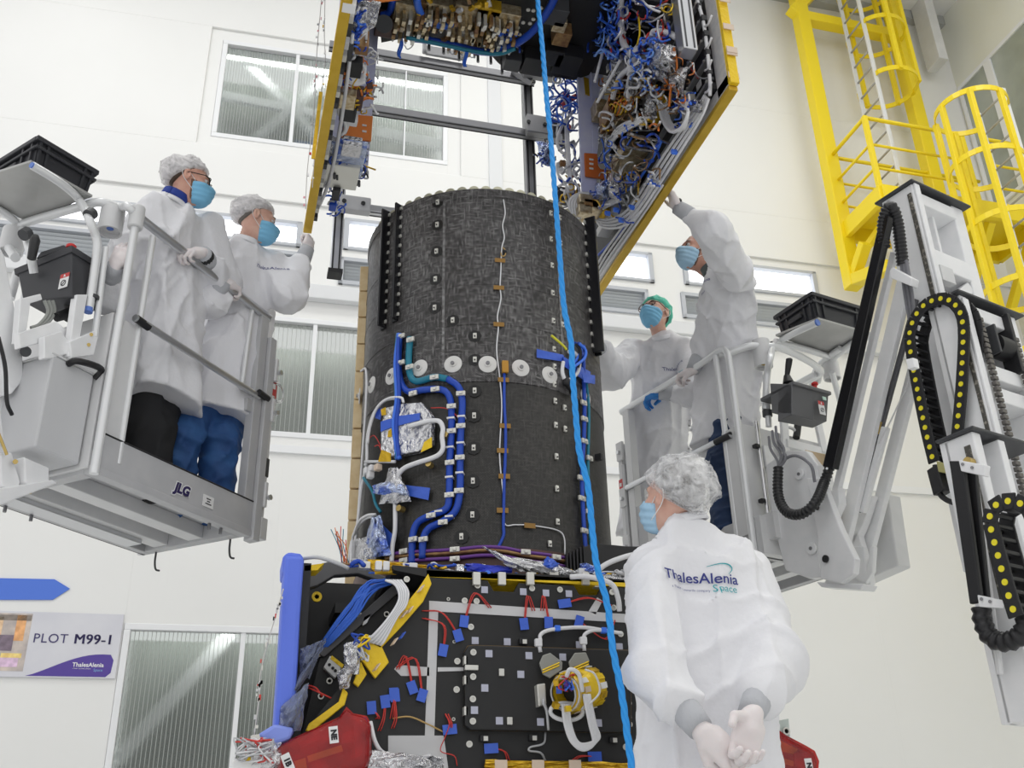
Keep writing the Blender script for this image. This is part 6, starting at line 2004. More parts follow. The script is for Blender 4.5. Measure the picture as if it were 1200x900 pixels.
crumple([(758, 112), (772, 108), (768, 140), (754, 140)], .0, 'foil_bag', M_foil, um, 48, cr2, .02)
# thick white bundles
W([(728, -10), (727, 15), (728, 32), (731, 52), (738, 62), (742, 72), (740, 88), (737, 104), (739, 122)], [.2, .2, .22, .22, .2, .18, .18, .18, .16], .020, M_whiteC, 'white_bundle', n=9)
W([(760, 46), (750, 55), (743, 66), (740, 76), (741, 86)], [.16, .17, .19, .2, .19], .026, M_whiteC, 'white_bundle', n=9)
W([(738, 80), (728, 88), (722, 100), (718, 116)], .2, .016, M_whiteC, 'white_bundle', n=8)
W([(764, 42), (766, 37), (774, 37), (786, 40), (792, 44)], .18, .016, M_whiteC, 'white_bundle', n=8)
for k_ in range(4):
    q = k_ * 5.0 - 9
    W([(726 + q * .3, 234 + q * .1), (708 + q * .3, 241 + q * .3), (697 + q * .2, 250 + q * .5), (704 + q * .2, 262 + q * .6), (724 + q * .4, 262 + q * .7), (744 + q * .6, 248 + q * .6), (766 + q * .7, 216 + q * .6), (791 + q * .7, 177 + q * .6), (818 + q * .5, 136 + q * .5), (829 + q * .3, 114 + q * .3)], [.16, .18, .18, .17, .14, .12, .10, .09, .07, .05], .0075, M_whiteC, 'white_cable')
for k_ in range(4):
    q = k_ * 4.2 - 6
    W([(700 + q * .6, 320 + q * .5), (712 + q * .7, 300 + q * .6), (731 + q * .7, 273 + q * .6), (752 + q * .7, 243 + q * .6), (772 + q * .7, 213 + q * .6)], .07, .007, M_whiteC, 'white_cable')
for k_ in range(5):
    W([(772 + 2.5 * k_, 122), (776 + 2 * k_, 140), (786 + 1.5 * k_, 154 - k_), (798 + k_, 150), (806, 134), (804, 120)], .16 - .012 * k_, .009, M_whiteC, 'white_cable')
for k_ in range(4):
    W([(752 + 3 * k_, 138), (734, 144 + 3 * k_), (722, 152 + 3 * k_), (716, 164 + 2 * k_), (722, 174)], .2, .0085, M_whiteC, 'white_cable')
for k_ in range(5):
    W([(684 + 2 * k_, 226), (672 + 2.4 * k_, 230 + k_), (667 + 3 * k_, 240 + k_), (670 + 3 * k_, 256)], .3, .009, M_whiteC, 'white_cable', proj=lambda x, y, o: hY(x, y, PY - .05))
for x, y, o in ((722, 246, .18), (740, 243, .14), (765, 214, .12), (790, 178, .11), (712, 250, .2), (728, 258, .16)):
    part(MB().box(hR(x, y, o), (.03, .016, .024), frame_of(V3(0, .3, 1))), 'cable_tie', M_blueC2, um)
# grey stand-off rods
for (a, b) in (((738, 157), (786, 168)), ((730, 172), (770, 178)), ((744, 195), (764, 200)), ((758, 20), (785, 26)), ((752, 60), (770, 60)), ((716, 92), (736, 92)), ((708, 100), (722, 96)), ((744, 4), (776, 10)), ((735, 27), (760, 33))):
    part(MB().cyl(hR(*a, .2), hR(*b, .06), .008, 8), 'standoff_rod', M_steel, um, 'auto')
for (a, b) in (((706, 62), (697, 96)), ((690, 20), (684, 40)), ((727, 70), (700, 120))):
    part(MB().cyl(hR(*a, .24), hR(*b, .28), .009, 8), 'standoff_rod', M_whiteC, um, 'auto')


def nest(n, box, o0, o1, r0, r1, mats, proj, nm='cable', span=16, seed=1, arc=6):
    """loose looping cables inside one zone of a panel"""
    rr = random.Random(seed)
    x0, y0, x1, y1 = box
    for i in range(n):
        x, y = rr.uniform(x0, x1), rr.uniform(y0, y1)
        t = rr.uniform(0, 6.28)
        P, O = [], []
        k_ = rr.randint(4, 6)
        st = span * rr.uniform(.5, 1.1) / k_ * 2
        turn = rr.uniform(-1.1, 1.1)
        o = rr.uniform(o0, o1)
        for j in range(k_):
            P.append((min(max(x, x0 - 3), x1 + 3), min(max(y, y0 - 3), y1 + 3)))
            O.append(min(max(o + rr.uniform(-.04, .04), o0), o1))
            x += math.cos(t) * st
            y += math.sin(t) * st
            t += turn + rr.uniform(-.4, .4)
        W(P, O, rr.uniform(r0, r1), rr.choice(mats), nm, proj, 5, 4)


M_blueC3 = mat('pale_blue_cable', (0.20, 0.40, 0.92), 0.35)
nest(75, (692, -4, 722, 66), .12, .30, .0035, .0075, [M_blueC, M_blueC2, M_blueC2, M_blueC3], hR, 'blue_cable', 20, 1)
nest(16, (695, 0, 735, 70), .14, .30, .004, .007, [M_whiteC, M_redC, M_greyC], hR, 'cable', 18, 2)
nest(26, (742, 48, 770, 108), .16, .26, .004, .007, [M_blueC3, M_blueC2, M_blueC2], hR, 'blue_cable', 18, 3)
nest(45, (722, 0, 785, 60), .1, .22, .004, .007, [M_blueC2, M_greyC, M_whiteC, M_yel, M_redC, M_blueC], hR, 'cable', 22, 4)
nest(26, (765, 70, 810, 130), .14, .24, .002, .004, [M_orangeC, M_orangeC, M_brownC, M_greyC], hR, 'orange_wire', 16, 5)
nest(70, (705, 95, 775, 150), .12, .26, .0035, .0075, [M_whiteC, M_greyC, M_gold, M_orangeC, M_brownC], hR, 'cable', 16, 6)
nest(60, (705, 150, 770, 215), .10, .24, .0035, .0075, [M_blueC, M_blueC2, M_whiteC, M_greyC, M_brownC], hR, 'cable', 18, 7)
nest(26, (720, 60, 760, 100), .14, .26, .004, .008, [M_whiteC, M_whiteC, M_blueC2, M_greyC], hR, 'cable', 18, 28)
nest(16, (785, 112, 812, 150), .06, .16, .004, .007, [M_blueC2, M_blueC, M_whiteC], hR, 'cable', 14, 8)
nest(34, (695, 205, 745, 258), .10, .24, .004, .006, [M_blueC, M_whiteC, M_greyC, M_gold], hR, 'cable', 16, 9)
W([(702, 250), (720, 232), (745, 215), (768, 180), (775, 165)], .1, .008, M_blueC2, 'blue_cable')
W([(700, 300), (715, 285), (735, 262), (760, 222)], .05, .008, M_blueC, 'blue_cable')
W([(790, 56), (793, 80), (787, 100), (784, 125)], [.22, .2, .2, .2], .006, M_orangeC, 'orange_wire')
W([(760, 90), (764, 100), (772, 110), (775, 116)], .2, .005, M_orangeC, 'orange_wire')
# equipment on the far side of the pale plate
hP = lambda x, y, o: hY(x, y, 4.85 - o)
nest(60, (644, 78, 674, 150), .0, .22, .004, .008, [M_blueC, M_blueC2, M_blueC3, M_whiteC], hP, 'blue_cable', 22, 11)
nest(26, (656, 140, 678, 240), .0, .2, .005, .009, [M_whiteC, M_whiteC, M_blueC, M_greyC], hP, 'cable', 24, 12)
nest(20, (660, 205, 682, 255), .0, .2, .004, .008, [M_brownC, M_gold, M_whiteC, M_copper], hP, 'cable', 14, 13)
for i in range(14):
    part(MB().box(hP(rnd.uniform(652, 674), rnd.uniform(95, 245), rnd.uniform(0, .15)), (.035, .03, .03), frame_of(V3(rnd.uniform(-1, 1), .3, 1))), 'connector', rnd.choice([M_redst, M_whiteC, M_brownC, M_clip]), um, bevel=.003)
part(MB().tube(cr([hP(672, 130, .1), hP(660, 145, .15), hP(653, 165, .15), hP(658, 178, .12), hP(668, 182, .1)], 5), .01, 7), 'white_cable', M_whiteC, um, True)
part(MB().tube(cr([hP(664, 140, .15), hP(665, 170, .15), hP(667, 200, .15), hP(670, 226, .12)], 5), .016, 8), 'white_bundle', M_whiteC, um, True)
crumple([(628, 165), (648, 168), (646, 196), (634, 192)], .0, 'film_bag', M_foilb, um, 51, hP, .03)
nest(10, (628, 166, 648, 192), .0, .1, .004, .006, [M_blueC, M_black], hP, 'blue_cable', 12, 14)
for (x, y, s_) in ((684, 238, .08), (690, 244, .09), (683, 250, .08), (697, 246, .07)):
    part(MB().box(hY(x, y, PY - .06), (s_, .10, .06)), 'brown_block', rnd.choice([M_brownC, M_bronze, M_gold]), um, bevel=.005)
for (x, y) in ((655, 152), (660, 230)):
    part(MB().box(hP(x, y, 0), (.10, .06, .10)), 'equipment_box', M_dark, um, bevel=.005)

# left panel equipment
for (x, y, o, sx, sy, sz, m) in [(407, 116, .10, .08, .1, .05, M_bronze), (408, 130, .12, .08, .10, .06, M_black), (412, 140, .2, .06, .05, .05, M_whiteC), (406, 55, .10, .06, .1, .08, M_dark), (414, 78, .12, .08, .1, .05, M_black), (398, 205, .1, .2, .2, .035, M_clip), (418, 115, .2, .06, .1, .08, M_copper), (394, 225, .05, .04, .1, .05, M_black), (424, 50, .2, .06, .06, .10, M_brownC), (405, 185, .12, .2, .3, .012, M_foilb), (390, 240, .05, .04, .06, .05, M_blueC), (412, 172, .1, .1, .1, .06, M_foil)]:
    part(MB().box(hL(x, y, o), (sx, sy, sz)), 'equipment_box', m, um, bevel=.004)
for k_ in range(10):
    part(MB().cyl(hL(392 + 3.2 * k_, 203 + 1.0 * k_, .04 + .02 * k_), hL(392 + 3.2 * k_, 209 + 1.0 * k_, .04 + .02 * k_), .008, 8), 'rail_bolt', M_dark, um)
cl2 = lambda x, y, o: hL(x, y, .12 + o)
crumple([(418, 2), (446, 2), (440, 32), (412, 44)], .06, 'foil_bag', M_foil, um, 61, cl2, .03, 9)
crumple([(404, 60), (420, 44), (424, 62), (412, 66)], .04, 'foil_bag', M_foil, um, 62, cl2, .02)
crumple([(386, 160), (404, 162), (404, 190), (384, 186)], .0, 'foil_bag', M_foil, um, 63, cl2, .03, 8)
crumple([(404, 163), (430, 168), (430, 186), (406, 182)], .06, 'foil_bag', M_foilb, um, 64, cl2, .02, 8)
for k_ in range(6):
    W([(406 + 3 * k_, 60), (402 + 2 * k_, 75), (404 + 2.5 * k_, 92 - k_), (416 + 2 * k_, 99 - 2 * k_), (428, 96 - 4 * k_)], .14 + .015 * k_, .0085, M_whiteC, 'white_cable', hL)
W([(403, 105), (398, 118), (397, 132), (404, 142), (405, 152), (400, 158)], .12, .011, M_whiteC, 'white_cable', hL)
W([(404, 100), (400, 112), (401, 128), (408, 142), (404, 156)], .16, .010, M_whiteC, 'white_cable', hL)
nest(40, (404, 0, 426, 70), .04, .2, .004, .008, [M_blueC, M_blueC, M_blueC2, M_whiteC], hL, 'blue_cable', 16, 21)
nest(60, (402, 60, 440, 130), .06, .28, .003, .007, [M_whiteC, M_greyC, M_orangeC, M_blueC, M_gold], hL, 'cable', 16, 22)
nest(10, (420, 45, 446, 110), .2, .3, .003, .005, [M_greyC, M_orangeC, M_whiteC], hL, 'cable', 16, 23)
nest(26, (386, 165, 428, 206), .06, .25, .004, .006, [M_blueC, M_blueC2, M_whiteC, M_black], hL, 'cable', 14, 24)
nest(16, (378, 214, 402, 256), .04, .16, .004, .007, [M_blueC, M_blueC2, M_whiteC, M_greyC], hL, 'cable', 14, 25)
W([(422, 182), (418, 196), (424, 205), (414, 212)], .2, .006, M_greyC, 'grey_cable', hL)
W([(418, 186), (422, 192), (440, 199)], .24, .005, M_gold, 'gold_rod', hL)
W([(405, 44), (413, 45), (420, 44)], .17, .006, M_orangeC, 'orange_wire', hL)
W([(420, 3), (440, 2), (470, -2)], .26, .007, M_orangeC, 'orange_wire', hL)
W([(404, 62), (412, 72), (422, 80), (430, 88)], .2, .008, M_orangeC, 'orange_wire', hL)
for i in range(10):
    part(MB().box(hL(rnd.uniform(410, 436), rnd.uniform(84, 122), .24), (.03, .03, .02), frame_of(V3(rnd.uniform(-1, 1), .4, 1))), 'connector', rnd.choice([M_blueC, M_orangeC, M_whiteC, M_copper, M_gold]), um, bevel=.003)
for k_ in range(26):
    y = 2.85 + k_ * .08
    part(MB().box((XLP + .022 - .008 * (y - 2.75), y, zr_ + .05), (.025, .04, .04)), 'edge_block', (M_clip, M_dark, M_whiteC)[k_ % 3], um)
part(MB().tube(cr([hL(367, 256, .03), hL(385, 215, .04), hL(396, 165, .04), hL(406, 100, .04), hL(413, 40, .04)], 5), .010, 7), 'white_cable', M_whiteC, um, True)

# dark equipment floor seen from below, with waveguide blocks and blue harness
FZ = hY(573, 62, 4.55)[2]
def hF(px, py, o=0.0): return hZ(px, py, FZ - o)
fl_ = [hF(*q) for q in [(447, 50), (473, 45), (573, 62), (583, 73), (593, 82), (672, 94), (690, 88)]]
fl_ = fl_ + [V3(1.98, 3.6, FZ), V3(.30, 3.6, FZ)]
part(MB().prism(fl_, V3(0, 0, .05)), 'equipment_floor', M_blk, um)
part(MB().box((1.1, 3.9, FZ + .35), (1.7, .9, .5)), 'upper_deck', M_blk, um)
part(MB().lathe([(.27, FZ - .12), (.30, FZ - .10), (.30, FZ)], (hF(565, -75)[0], hF(565, -75)[1], 0), None, 40), 'central_ring', M_lgrey, um, 'auto')
for (x0, y0, x1, y1, m) in [(464, 0, 487, 36, M_bronze), (500, 0, 530, 24, M_bronze), (534, 2, 560, 52, M_bronze), (576, 10, 600, 48, M_bronze), (560, 5, 578, 40, M_gold), (490, 0, 502, 30, M_brownC)]:
    a_, b_ = hF(x0, y0, .06), hF(x1, y1, .06)
    cx, cy = (a_[0] + b_[0]) / 2, (a_[1] + b_[1]) / 2
    sx_, sy_ = abs(b_[0] - a_[0]), abs(b_[1] - a_[1])
    u_ = part(MB().box((cx, cy, FZ - .04), (sx_, sy_, .08)), 'waveguide_block', m, um, bevel=.004)
    nx = max(4, int(sx_ / .035))
    for i in range(nx):
        x = cx - sx_ / 2 + sx_ * (i + .5) / nx
        for j in range(3):
            y = cy + sy_ / 2 - sy_ * (j + .2) / 3
            part(MB().box((x, y, FZ - .11 - .02 * ((i + j) % 2)), (.02, .035, .09)), 'waveguide_flange', rnd.choice([M_bronze, M_clip, M_brownC, M_bronze]), u_)
    for i in range(nx):
        x = cx - sx_ / 2 + sx_ * (i + .5) / nx
        part(MB().cyl((x, cy + sy_ / 2 + .01, FZ - .16), (x, cy + sy_ / 2 + .01, FZ - .02), .007, 6), 'waveguide_stub', M_clip, u_, True)
W([(484, 45), (500, 47), (530, 53), (560, 60), (585, 61), (600, 54), (616, 44), (630, 30), (645, 8), (652, -8)], .14, .022, M_blueC, 'blue_harness', hF, 9)
W([(476, 44), (500, 48.5), (530, 55), (560, 61), (585, 63), (604, 57)], .17, .012, M_tealC, 'blue_harness', hF, 8)
W([(488, -4), (490, 8), (497, 22), (510, 28), (525, 30), (532, 24)], .12, .022, M_blueC2, 'blue_harness', hF, 9)
W([(447, 18), (456, 14), (460, 0)], .08, .02, M_blueC, 'blue_harness', hF, 8)
nest(12, (588, 38, 606, 58), .06, .14, .005, .008, [M_blueC, M_blueC2], lambda x, y, o: hF(x, y, o), 'blue_cable', 14, 31)
for (x, y, L_) in ((468, 40, 22), (470, 42, 20), (544, 52, 26), (546, 52, 26)):
    a_ = hF(x, y, .12)
    part(MB().tube(cr([a_, a_ - Z3 * .06 + V3(.01, 0, 0), a_ - Z3 * .14 + V3(-.005, 0, 0), a_ - Z3 * .17]), .006, 6), 'blue_pigtail', M_blueC2, um, True)
for (x, y) in ((478, 44), (530, 50), (553, 54)):
    a_ = hF(x, y, .10)
    part(MB().tube(cr([a_, a_ - Z3 * .05 + V3(.03, 0, 0), a_ - Z3 * .09 + V3(.0, 0, 0), a_ - Z3 * .06 - V3(.02, 0, 0)]), .003, 5), 'loop_wire', M_greyC, um, True)
hole = Repeat(MB().cyl((0, 0, 0), (0, 0, -.006), .012, 10), 'floor_grommet', M_clip)
for (x, y) in ((607, 32), (613, 26), (621, 27), (609, 40), (615, 41), (619, 11), (625, 12), (631, 18), (625, 22), (608, 55), (612, 60), (634, 9), (600, 62)):
    hole.put(um, hF(x, y))
for (x, y) in ((503, 44), (520, 48), (560, 58), (575, 60), (592, 66), (588, 72), (538, 56)):
    a_ = hF(x, y, .0)
    part(MB().cyl(a_, a_ - Z3 * .1, .009, 8), 'floor_stud', M_dalu, um)
unit_ = lambda x, y, s_, m: part(MB().box(hF(x, y, .06), (s_, s_, .10)), 'equipment_box', m, um, bevel=.005)
for (x, y, s_, m) in ((652, 14, .12, M_dark), (658, 40, .10, M_brownC), (648, 62, .12, M_black), (664, 70, .16, M_black), (655, 25, .08, M_bronze), (452, 28, .12, M_copper), (600, 70, .10, M_dark), (625, 72, .14, M_black)):
    unit_(x, y, s_, m)
part(MB().cyl(hF(450, 28, .02), hF(450, 28, .16), .05, 20), 'round_unit', M_dark, um, 'auto')
for i in range(24):
    part(MB().box(hF(rnd.uniform(462, 600), rnd.uniform(0, 46), rnd.uniform(.1, .16)), (.02, .02, .04), frame_of(V3(rnd.uniform(-1, 1), 1, .4))), 'small_fitting', rnd.choice([M_gold, M_clip, M_brownC, M_whiteC]), um)

# ------------------------------------------------------------------ grey profile frame behind the tube
RY = 5.5
fr = empty('handling_frame', (1.0, RY, 4.0), 'grey aluminium profile frame with a carrying handle behind the black tube', 'frame')
zA, zB_, zC = hY(560, 84, RY)[2], hY(545, 146, RY)[2], hY(420, 252, RY)[2]
xV, xW = hY(623, 160, RY)[0], hY(398, 230, RY)[0]


MIDR = mat('mid_grey_profile', (0.27, 0.27, 0.285), 0.35, 0.4)


def profile(a, b, w=.075, m=M_dalu):
    a, b = np.array(a, float), np.array(b, float)
    o = part(MB().beam(a, b, w, w), 'rail', MIDR if m is M_grey else m, fr, bevel=.004)
    sd, u, d_ = frame_of(b - a)
    for q in (-.02, .02):
        for e_ in ((u, sd), (sd, u)):
            for sg_ in (-1,):
                part(MB().beam(a + e_[0] * sg_ * w / 2 + e_[1] * q, b + e_[0] * sg_ * w / 2 + e_[1] * q, .010, .004, e_[0]), 'groove', M_black, o)
    return o


profile((.28, RY, zA), (xV + .04, RY, zA), .058, M_grey)
profile((.28, RY, zB_), (2.0, RY, zB_), .058, M_grey)
profile((xV, RY + .075, 3.2), (xV, RY + .075, zA + .1), .07, M_dalu)
profile((xW, RY + .0, 3.86), (xW, RY + .0, zA), .065, M_alu)
profile((xW, RY - .07, zC), (xV, RY - .07, zC), .055, M_alu)
for (x, z, w_, h_) in ((xV, zA, .26, .12), (xV, zB_, .24, .16), (xW + .08, zC, .22, .11)):
    c_ = part(MB().box((x + (.05 if x > 1 else 0), RY - .10, z), (w_, .06, h_)), 'clamp_plate', M_dalu if x > 1 else M_grey, fr, bevel=.008)
    for dx in (-.06, .06):
        part(MB().cyl((x + dx, RY - .13, z), (x + dx, RY - .14, z), .014, 10), 'clamp_bolt', M_black, c_)
part(MB().beam((xV, RY - .06, zA - .06), (xV - .14, RY - .06, zA + .02), .05, .05), 'gusset', M_dalu, fr)
part(MB().box((xW, RY, 3.85), (.09, .09, .03)), 'end_cap', M_black, fr)
hx = hY(518, 72, RY)[0]
part(MB().tube(cr([V3(hx - .14, RY - .06, zA + .03), V3(hx - .14, RY - .08, zA + .15), V3(hx - .11, RY - .08, zA + .17), V3(hx + .11, RY - .08, zA + .17), V3(hx + .14, RY - .08, zA + .15), V3(hx + .14, RY - .06, zA + .03)], 5), .016, 10), 'handle', M_grey, fr, True)
part(MB().box((hx, RY - .05, zA + .07), (.26, .02, .08)), 'handle_plate', M_grey, fr, bevel=.004)
# ------------------------------------------------------------------ people: smooth surfaces from distance fields
def _len(v): return np.sqrt((v * v).sum(-1))


def rc(p, a, b, r1, r2):
    a = np.array(a, float)
    b = np.array(b, float)
    ba = b - a
    t = np.clip(((p - a) @ ba) / ba.dot(ba), 0, 1)
    return _len(p - a - t[..., None] * ba) - (r1 + (r2 - r1) * t)


def el(p, c, r, ax=None):
    q = p - np.array(c, float)
    if ax is not None:
        q = q @ np.array(ax, float).T
    r = np.array(r, float)
    k0 = _len(q / r)
    k1 = _len(q / (r * r)) + 1e-9
    return k0 * (k0 - 1) / k1


def rbox(p, c, h, r, ax=None):
    q = p - np.array(c, float)
    if ax is not None:
        q = q @ np.array(ax, float).T
    d = np.abs(q) - (np.array(h, float) - r)
    return _len(np.maximum(d, 0)) + np.minimum(d.max(-1), 0) - r


def smin(a, b, k):
    h = np.maximum(k - np.abs(a - b), 0) / k
    return np.minimum(a, b) - h * h * k * .25


def smax(a, b, k): return -smin(-a, -b, k)


def nets(f, lo, hi, step, axes=None):
    """surface nets of the zero set of f; axes may be unevenly spaced"""
    if axes is None:
        axes = [np.arange(lo[i] - step, hi[i] + 2 * step, step) for i in range(3)]
    X, Y, Z = axes
    n = (len(X), len(Y), len(Z))
    V = np.empty(n)
    ch = max(1, int(250000 / (n[1] * n[2])))
    yy, zz = np.meshgrid(Y, Z, indexing='ij')
    for i in range(0, n[0], ch):
        x = X[i:i + ch]
        p = np.empty((len(x), n[1], n[2], 3))
        p[..., 0] = x[:, None, None]
        p[..., 1] = yy
        p[..., 2] = zz
        V[i:i + ch] = f(p)
    s = V < 0
    c = np.zeros((n[0] - 1, n[1] - 1, n[2] - 1), int)
    for i in (0, 1):
        for j in (0, 1):
            for k in (0, 1):
                c += s[i:n[0] - 1 + i, j:n[1] - 1 + j, k:n[2] - 1 + k]
    act = (c > 0) & (c < 8)
    ids = np.full(act.shape, -1)
    I, J, K = np.nonzero(act)
    ids[I, J, K] = np.arange(len(I))
    acc = np.zeros((len(I), 3))
    cnt = np.zeros(len(I))
    P = lambda i, j, k: np.stack([X[i], Y[j], Z[k]], -1)
    for ax in range(3):
        for u in (0, 1):
            for v in (0, 1):
                o = [0, 0, 0]
                o[(ax + 1) % 3] = u
                o[(ax + 2) % 3] = v
                a = (I + o[0], J + o[1], K + o[2])
                e = [0, 0, 0]
                e[ax] = 1
                b = (a[0] + e[0], a[1] + e[1], a[2] + e[2])
                va, vb = V[a], V[b]
                m = (va < 0) != (vb < 0)
                t = np.where(m, va / np.where(m, va - vb, 1), 0)
                pt = P(*a) + (P(*b) - P(*a)) * t[:, None]
                acc += pt * m[:, None]
                cnt += m
    vs = acc / cnt[:, None]
    fs = []
    for ax in range(3):
        u, v = (ax + 1) % 3, (ax + 2) % 3
        sl0 = [slice(1, n[i] - 1) for i in range(3)]
        sl0[ax] = slice(0, n[ax] - 1)
        sl1 = list(sl0)
        sl1[ax] = slice(1, n[ax])
        A, Bv = s[tuple(sl0)], s[tuple(sl1)]
        for sign, m in ((1, A & ~Bv), (-1, ~A & Bv)):
            q = np.array(np.nonzero(m))
            if not q.size:
                continue
            off = np.array([1, 1, 1])
            off[ax] = 0
            q = q + off[:, None]
            quad = []
            for du, dv in ((-1, -1), (0, -1), (0, 0), (-1, 0)):
                r = q.copy()
                r[u] += du
                r[v] += dv
                quad.append(ids[r[0], r[1], r[2]])
            quad = np.stack(quad, 1)
            if sign < 0:
                quad = quad[:, ::-1]
            fs.append(quad)
    return vs, np.concatenate(fs)


def surf(f, lo, hi, step, name, m, par, axes=None, sub=0, **kw):
    vs, fs = nets(f, lo, hi, step, axes)
    mb = MB()
    mb.v = vs.tolist()
    mb.f = [tuple(int(i) for i in q) for q in fs]
    o = part(mb, name, m, par, True, **kw)
    return o


def folds(p, scale, amp, seed, stretch=(1, 1, 1), n=4, power=2.0):
    """thin creases: sharp crests along warped random directions, flat cloth between them"""
    r = random.Random(seed)
    q = p / scale * np.array(stretch)
    w = np.zeros(p.shape[:-1])
    wx = np.sin(q @ np.array([1.1, 1.7, .6]) + seed) + .6 * np.sin(q @ np.array([-1.9, .8, 1.4]) + 2 * seed)
    for i in range(n):
        k = nv([r.uniform(-1, 1), r.uniform(-1, 1), r.uniform(-1, 1)]) * r.uniform(2.2, 3.6)
        ph = q @ k + r.uniform(0, 6.28) + wx * r.uniform(.5, 1.1)
        gate = .5 + .5 * np.sin(q @ nv([r.uniform(-1, 1), r.uniform(-1, 1), r.uniform(-1, 1)]) * 1.7 + r.uniform(0, 6))
        w += (1 - np.abs(np.sin(ph))) ** power * gate
    return w * amp


def face_axes(fwd, upish):
    f = nv(fwd)
    u = nv(np.array(upish, float) - f * f.dot(np.array(upish, float)))
    return np.array([np.cross(f, u), f, u])   # right, forward, up


M_skin = mat('skin', (0.72, 0.42, 0.32), 0.5, var=(28, (0.64, 0.33, 0.25)), sss=0.12)
M_skin2 = mat('pale_skin', (0.74, 0.47, 0.37), 0.5, var=(28, (0.68, 0.38, 0.30)), sss=0.12)
M_skin3 = mat('ruddy_skin', (0.62, 0.34, 0.25), 0.5, var=(28, (0.55, 0.28, 0.21)), sss=0.12)
M_hair = mat('dark_brown_hair', (0.06, 0.035, 0.022), 0.55, bump=(160, .6, .004), stretch=(1, 1, .2))
M_hairg = mat('greying_hair', (0.16, 0.145, 0.13), 0.55, bump=(160, .6, .004), stretch=(1, 1, .2))
M_coat = mat('white_coat_cloth', (0.85, 0.85, 0.875), 0.62, bump=(16, 0.35, 0.02), var=(3, (0.81, 0.81, 0.845)))
M_cuff = mat('grey_knit_cuff', (0.50, 0.51, 0.54), 0.75, bump=(120, .5, .004), stretch=(1, 1, .3))
M_glove = mat('white_latex_glove', (0.80, 0.74, 0.74), 0.45, bump=(60, .25, .004), sss=0.05)
M_gloveb = mat('blue_nitrile_glove', (0.03, 0.22, 0.62), 0.42, bump=(60, .25, .004))
M_mask = mat('blue_surgical_mask', (0.22, 0.54, 0.80), 0.65, bump=(90, .2, .004))
M_maskin = mat('pale_blue_mask', (0.42, 0.65, 0.84), 0.65, bump=(90, .2, .004))
M_elastic = mat('white_elastic', (0.82, 0.82, 0.82), 0.6)
M_capg = mat('mint_green_cap', (0.12, 0.62, 0.46), 0.6, bump=(60, .5, .01))
M_jean = mat('blue_denim', (0.018, 0.065, 0.21), 0.7, var=(9, (0.04, 0.13, 0.34)), bump=(220, .3, .003))
M_jean2 = mat('navy_denim', (0.012, 0.030, 0.085), 0.7, var=(9, (0.02, 0.05, 0.13)), bump=(220, .3, .003))
M_trou = mat('black_trousers', (0.012, 0.012, 0.014), 0.7)
M_shoe = mat('grey_beige_shoe', (0.42, 0.38, 0.33), 0.6)
M_shoed = mat('dark_shoe', (0.03, 0.03, 0.03), 0.5)
M_eyew = mat('eye_white', (0.62, 0.58, 0.56), 0.25)
M_iris = mat('dark_iris', (0.04, 0.025, 0.015), 0.15)
M_lens = mat('spectacle_lens', (0.95, 0.97, 0.98), 0.03, trans=1.0, ior=1.02)
M_shirt = mat('royal_blue_collar', (0.02, 0.05, 0.30), 0.7)
M_grcollar = mat('grey_green_collar', (0.12, 0.14, 0.14), 0.75)
M_logoB = mat('navy_print', (0.03, 0.04, 0.22), 0.6)
M_logoT = mat('teal_print', (0.02, 0.36, 0.40), 0.6)


def sheer(name, col, a_lo, a_hi, scale):
    """thin non-woven cloth: hair shows through between the creases"""
    m = bpy.data.materials.new(name)
    m.use_nodes = True
    nt = m.node_tree
    b = nt.nodes['Principled BSDF']
    b.inputs['Base Color'].default_value = (*col, 1)
    b.inputs['Roughness'].default_value = 0.6
    tc = nt.nodes.new('ShaderNodeTexCoord')
    n = nt.nodes.new('ShaderNodeTexNoise')
    n.inputs['Scale'].default_value = scale
    n.inputs['Detail'].default_value = 6
    n.inputs['Distortion'].default_value = 1.2
    nt.links.new(tc.outputs['Object'], n.inputs['Vector'])
    v = nt.nodes.new('ShaderNodeTexVoronoi')
    v.feature = 'DISTANCE_TO_EDGE'
    v.inputs['Scale'].default_value = scale * 1.1
    nt.links.new(n.outputs['Color'], v.inputs['Vector'])
    r = nt.nodes.new('ShaderNodeMapRange')
    r.inputs[1].default_value = 0.3
    r.inputs[2].default_value = 0.7
    r.inputs[3].default_value = a_lo
    r.inputs[4].default_value = a_hi
    nt.links.new(n.outputs[0], r.inputs[0])
    nt.links.new(r.outputs[0], b.inputs['Alpha'])
    bp = nt.nodes.new('ShaderNodeBump')
    bp.inputs['Strength'].default_value = 0.7
    bp.inputs['Distance'].default_value = 0.01
    nt.links.new(n.outputs[0], bp.inputs['Height'])
    nt.links.new(bp.outputs[0], b.inputs['Normal'])
    return m


M_net = sheer('white_hair_net', (0.84, 0.82, 0.83), 0.42, 0.92, 26)
M_netf = sheer('sheer_white_bouffant', (0.86, 0.86, 0.87), 0.05, 0.72, 22)


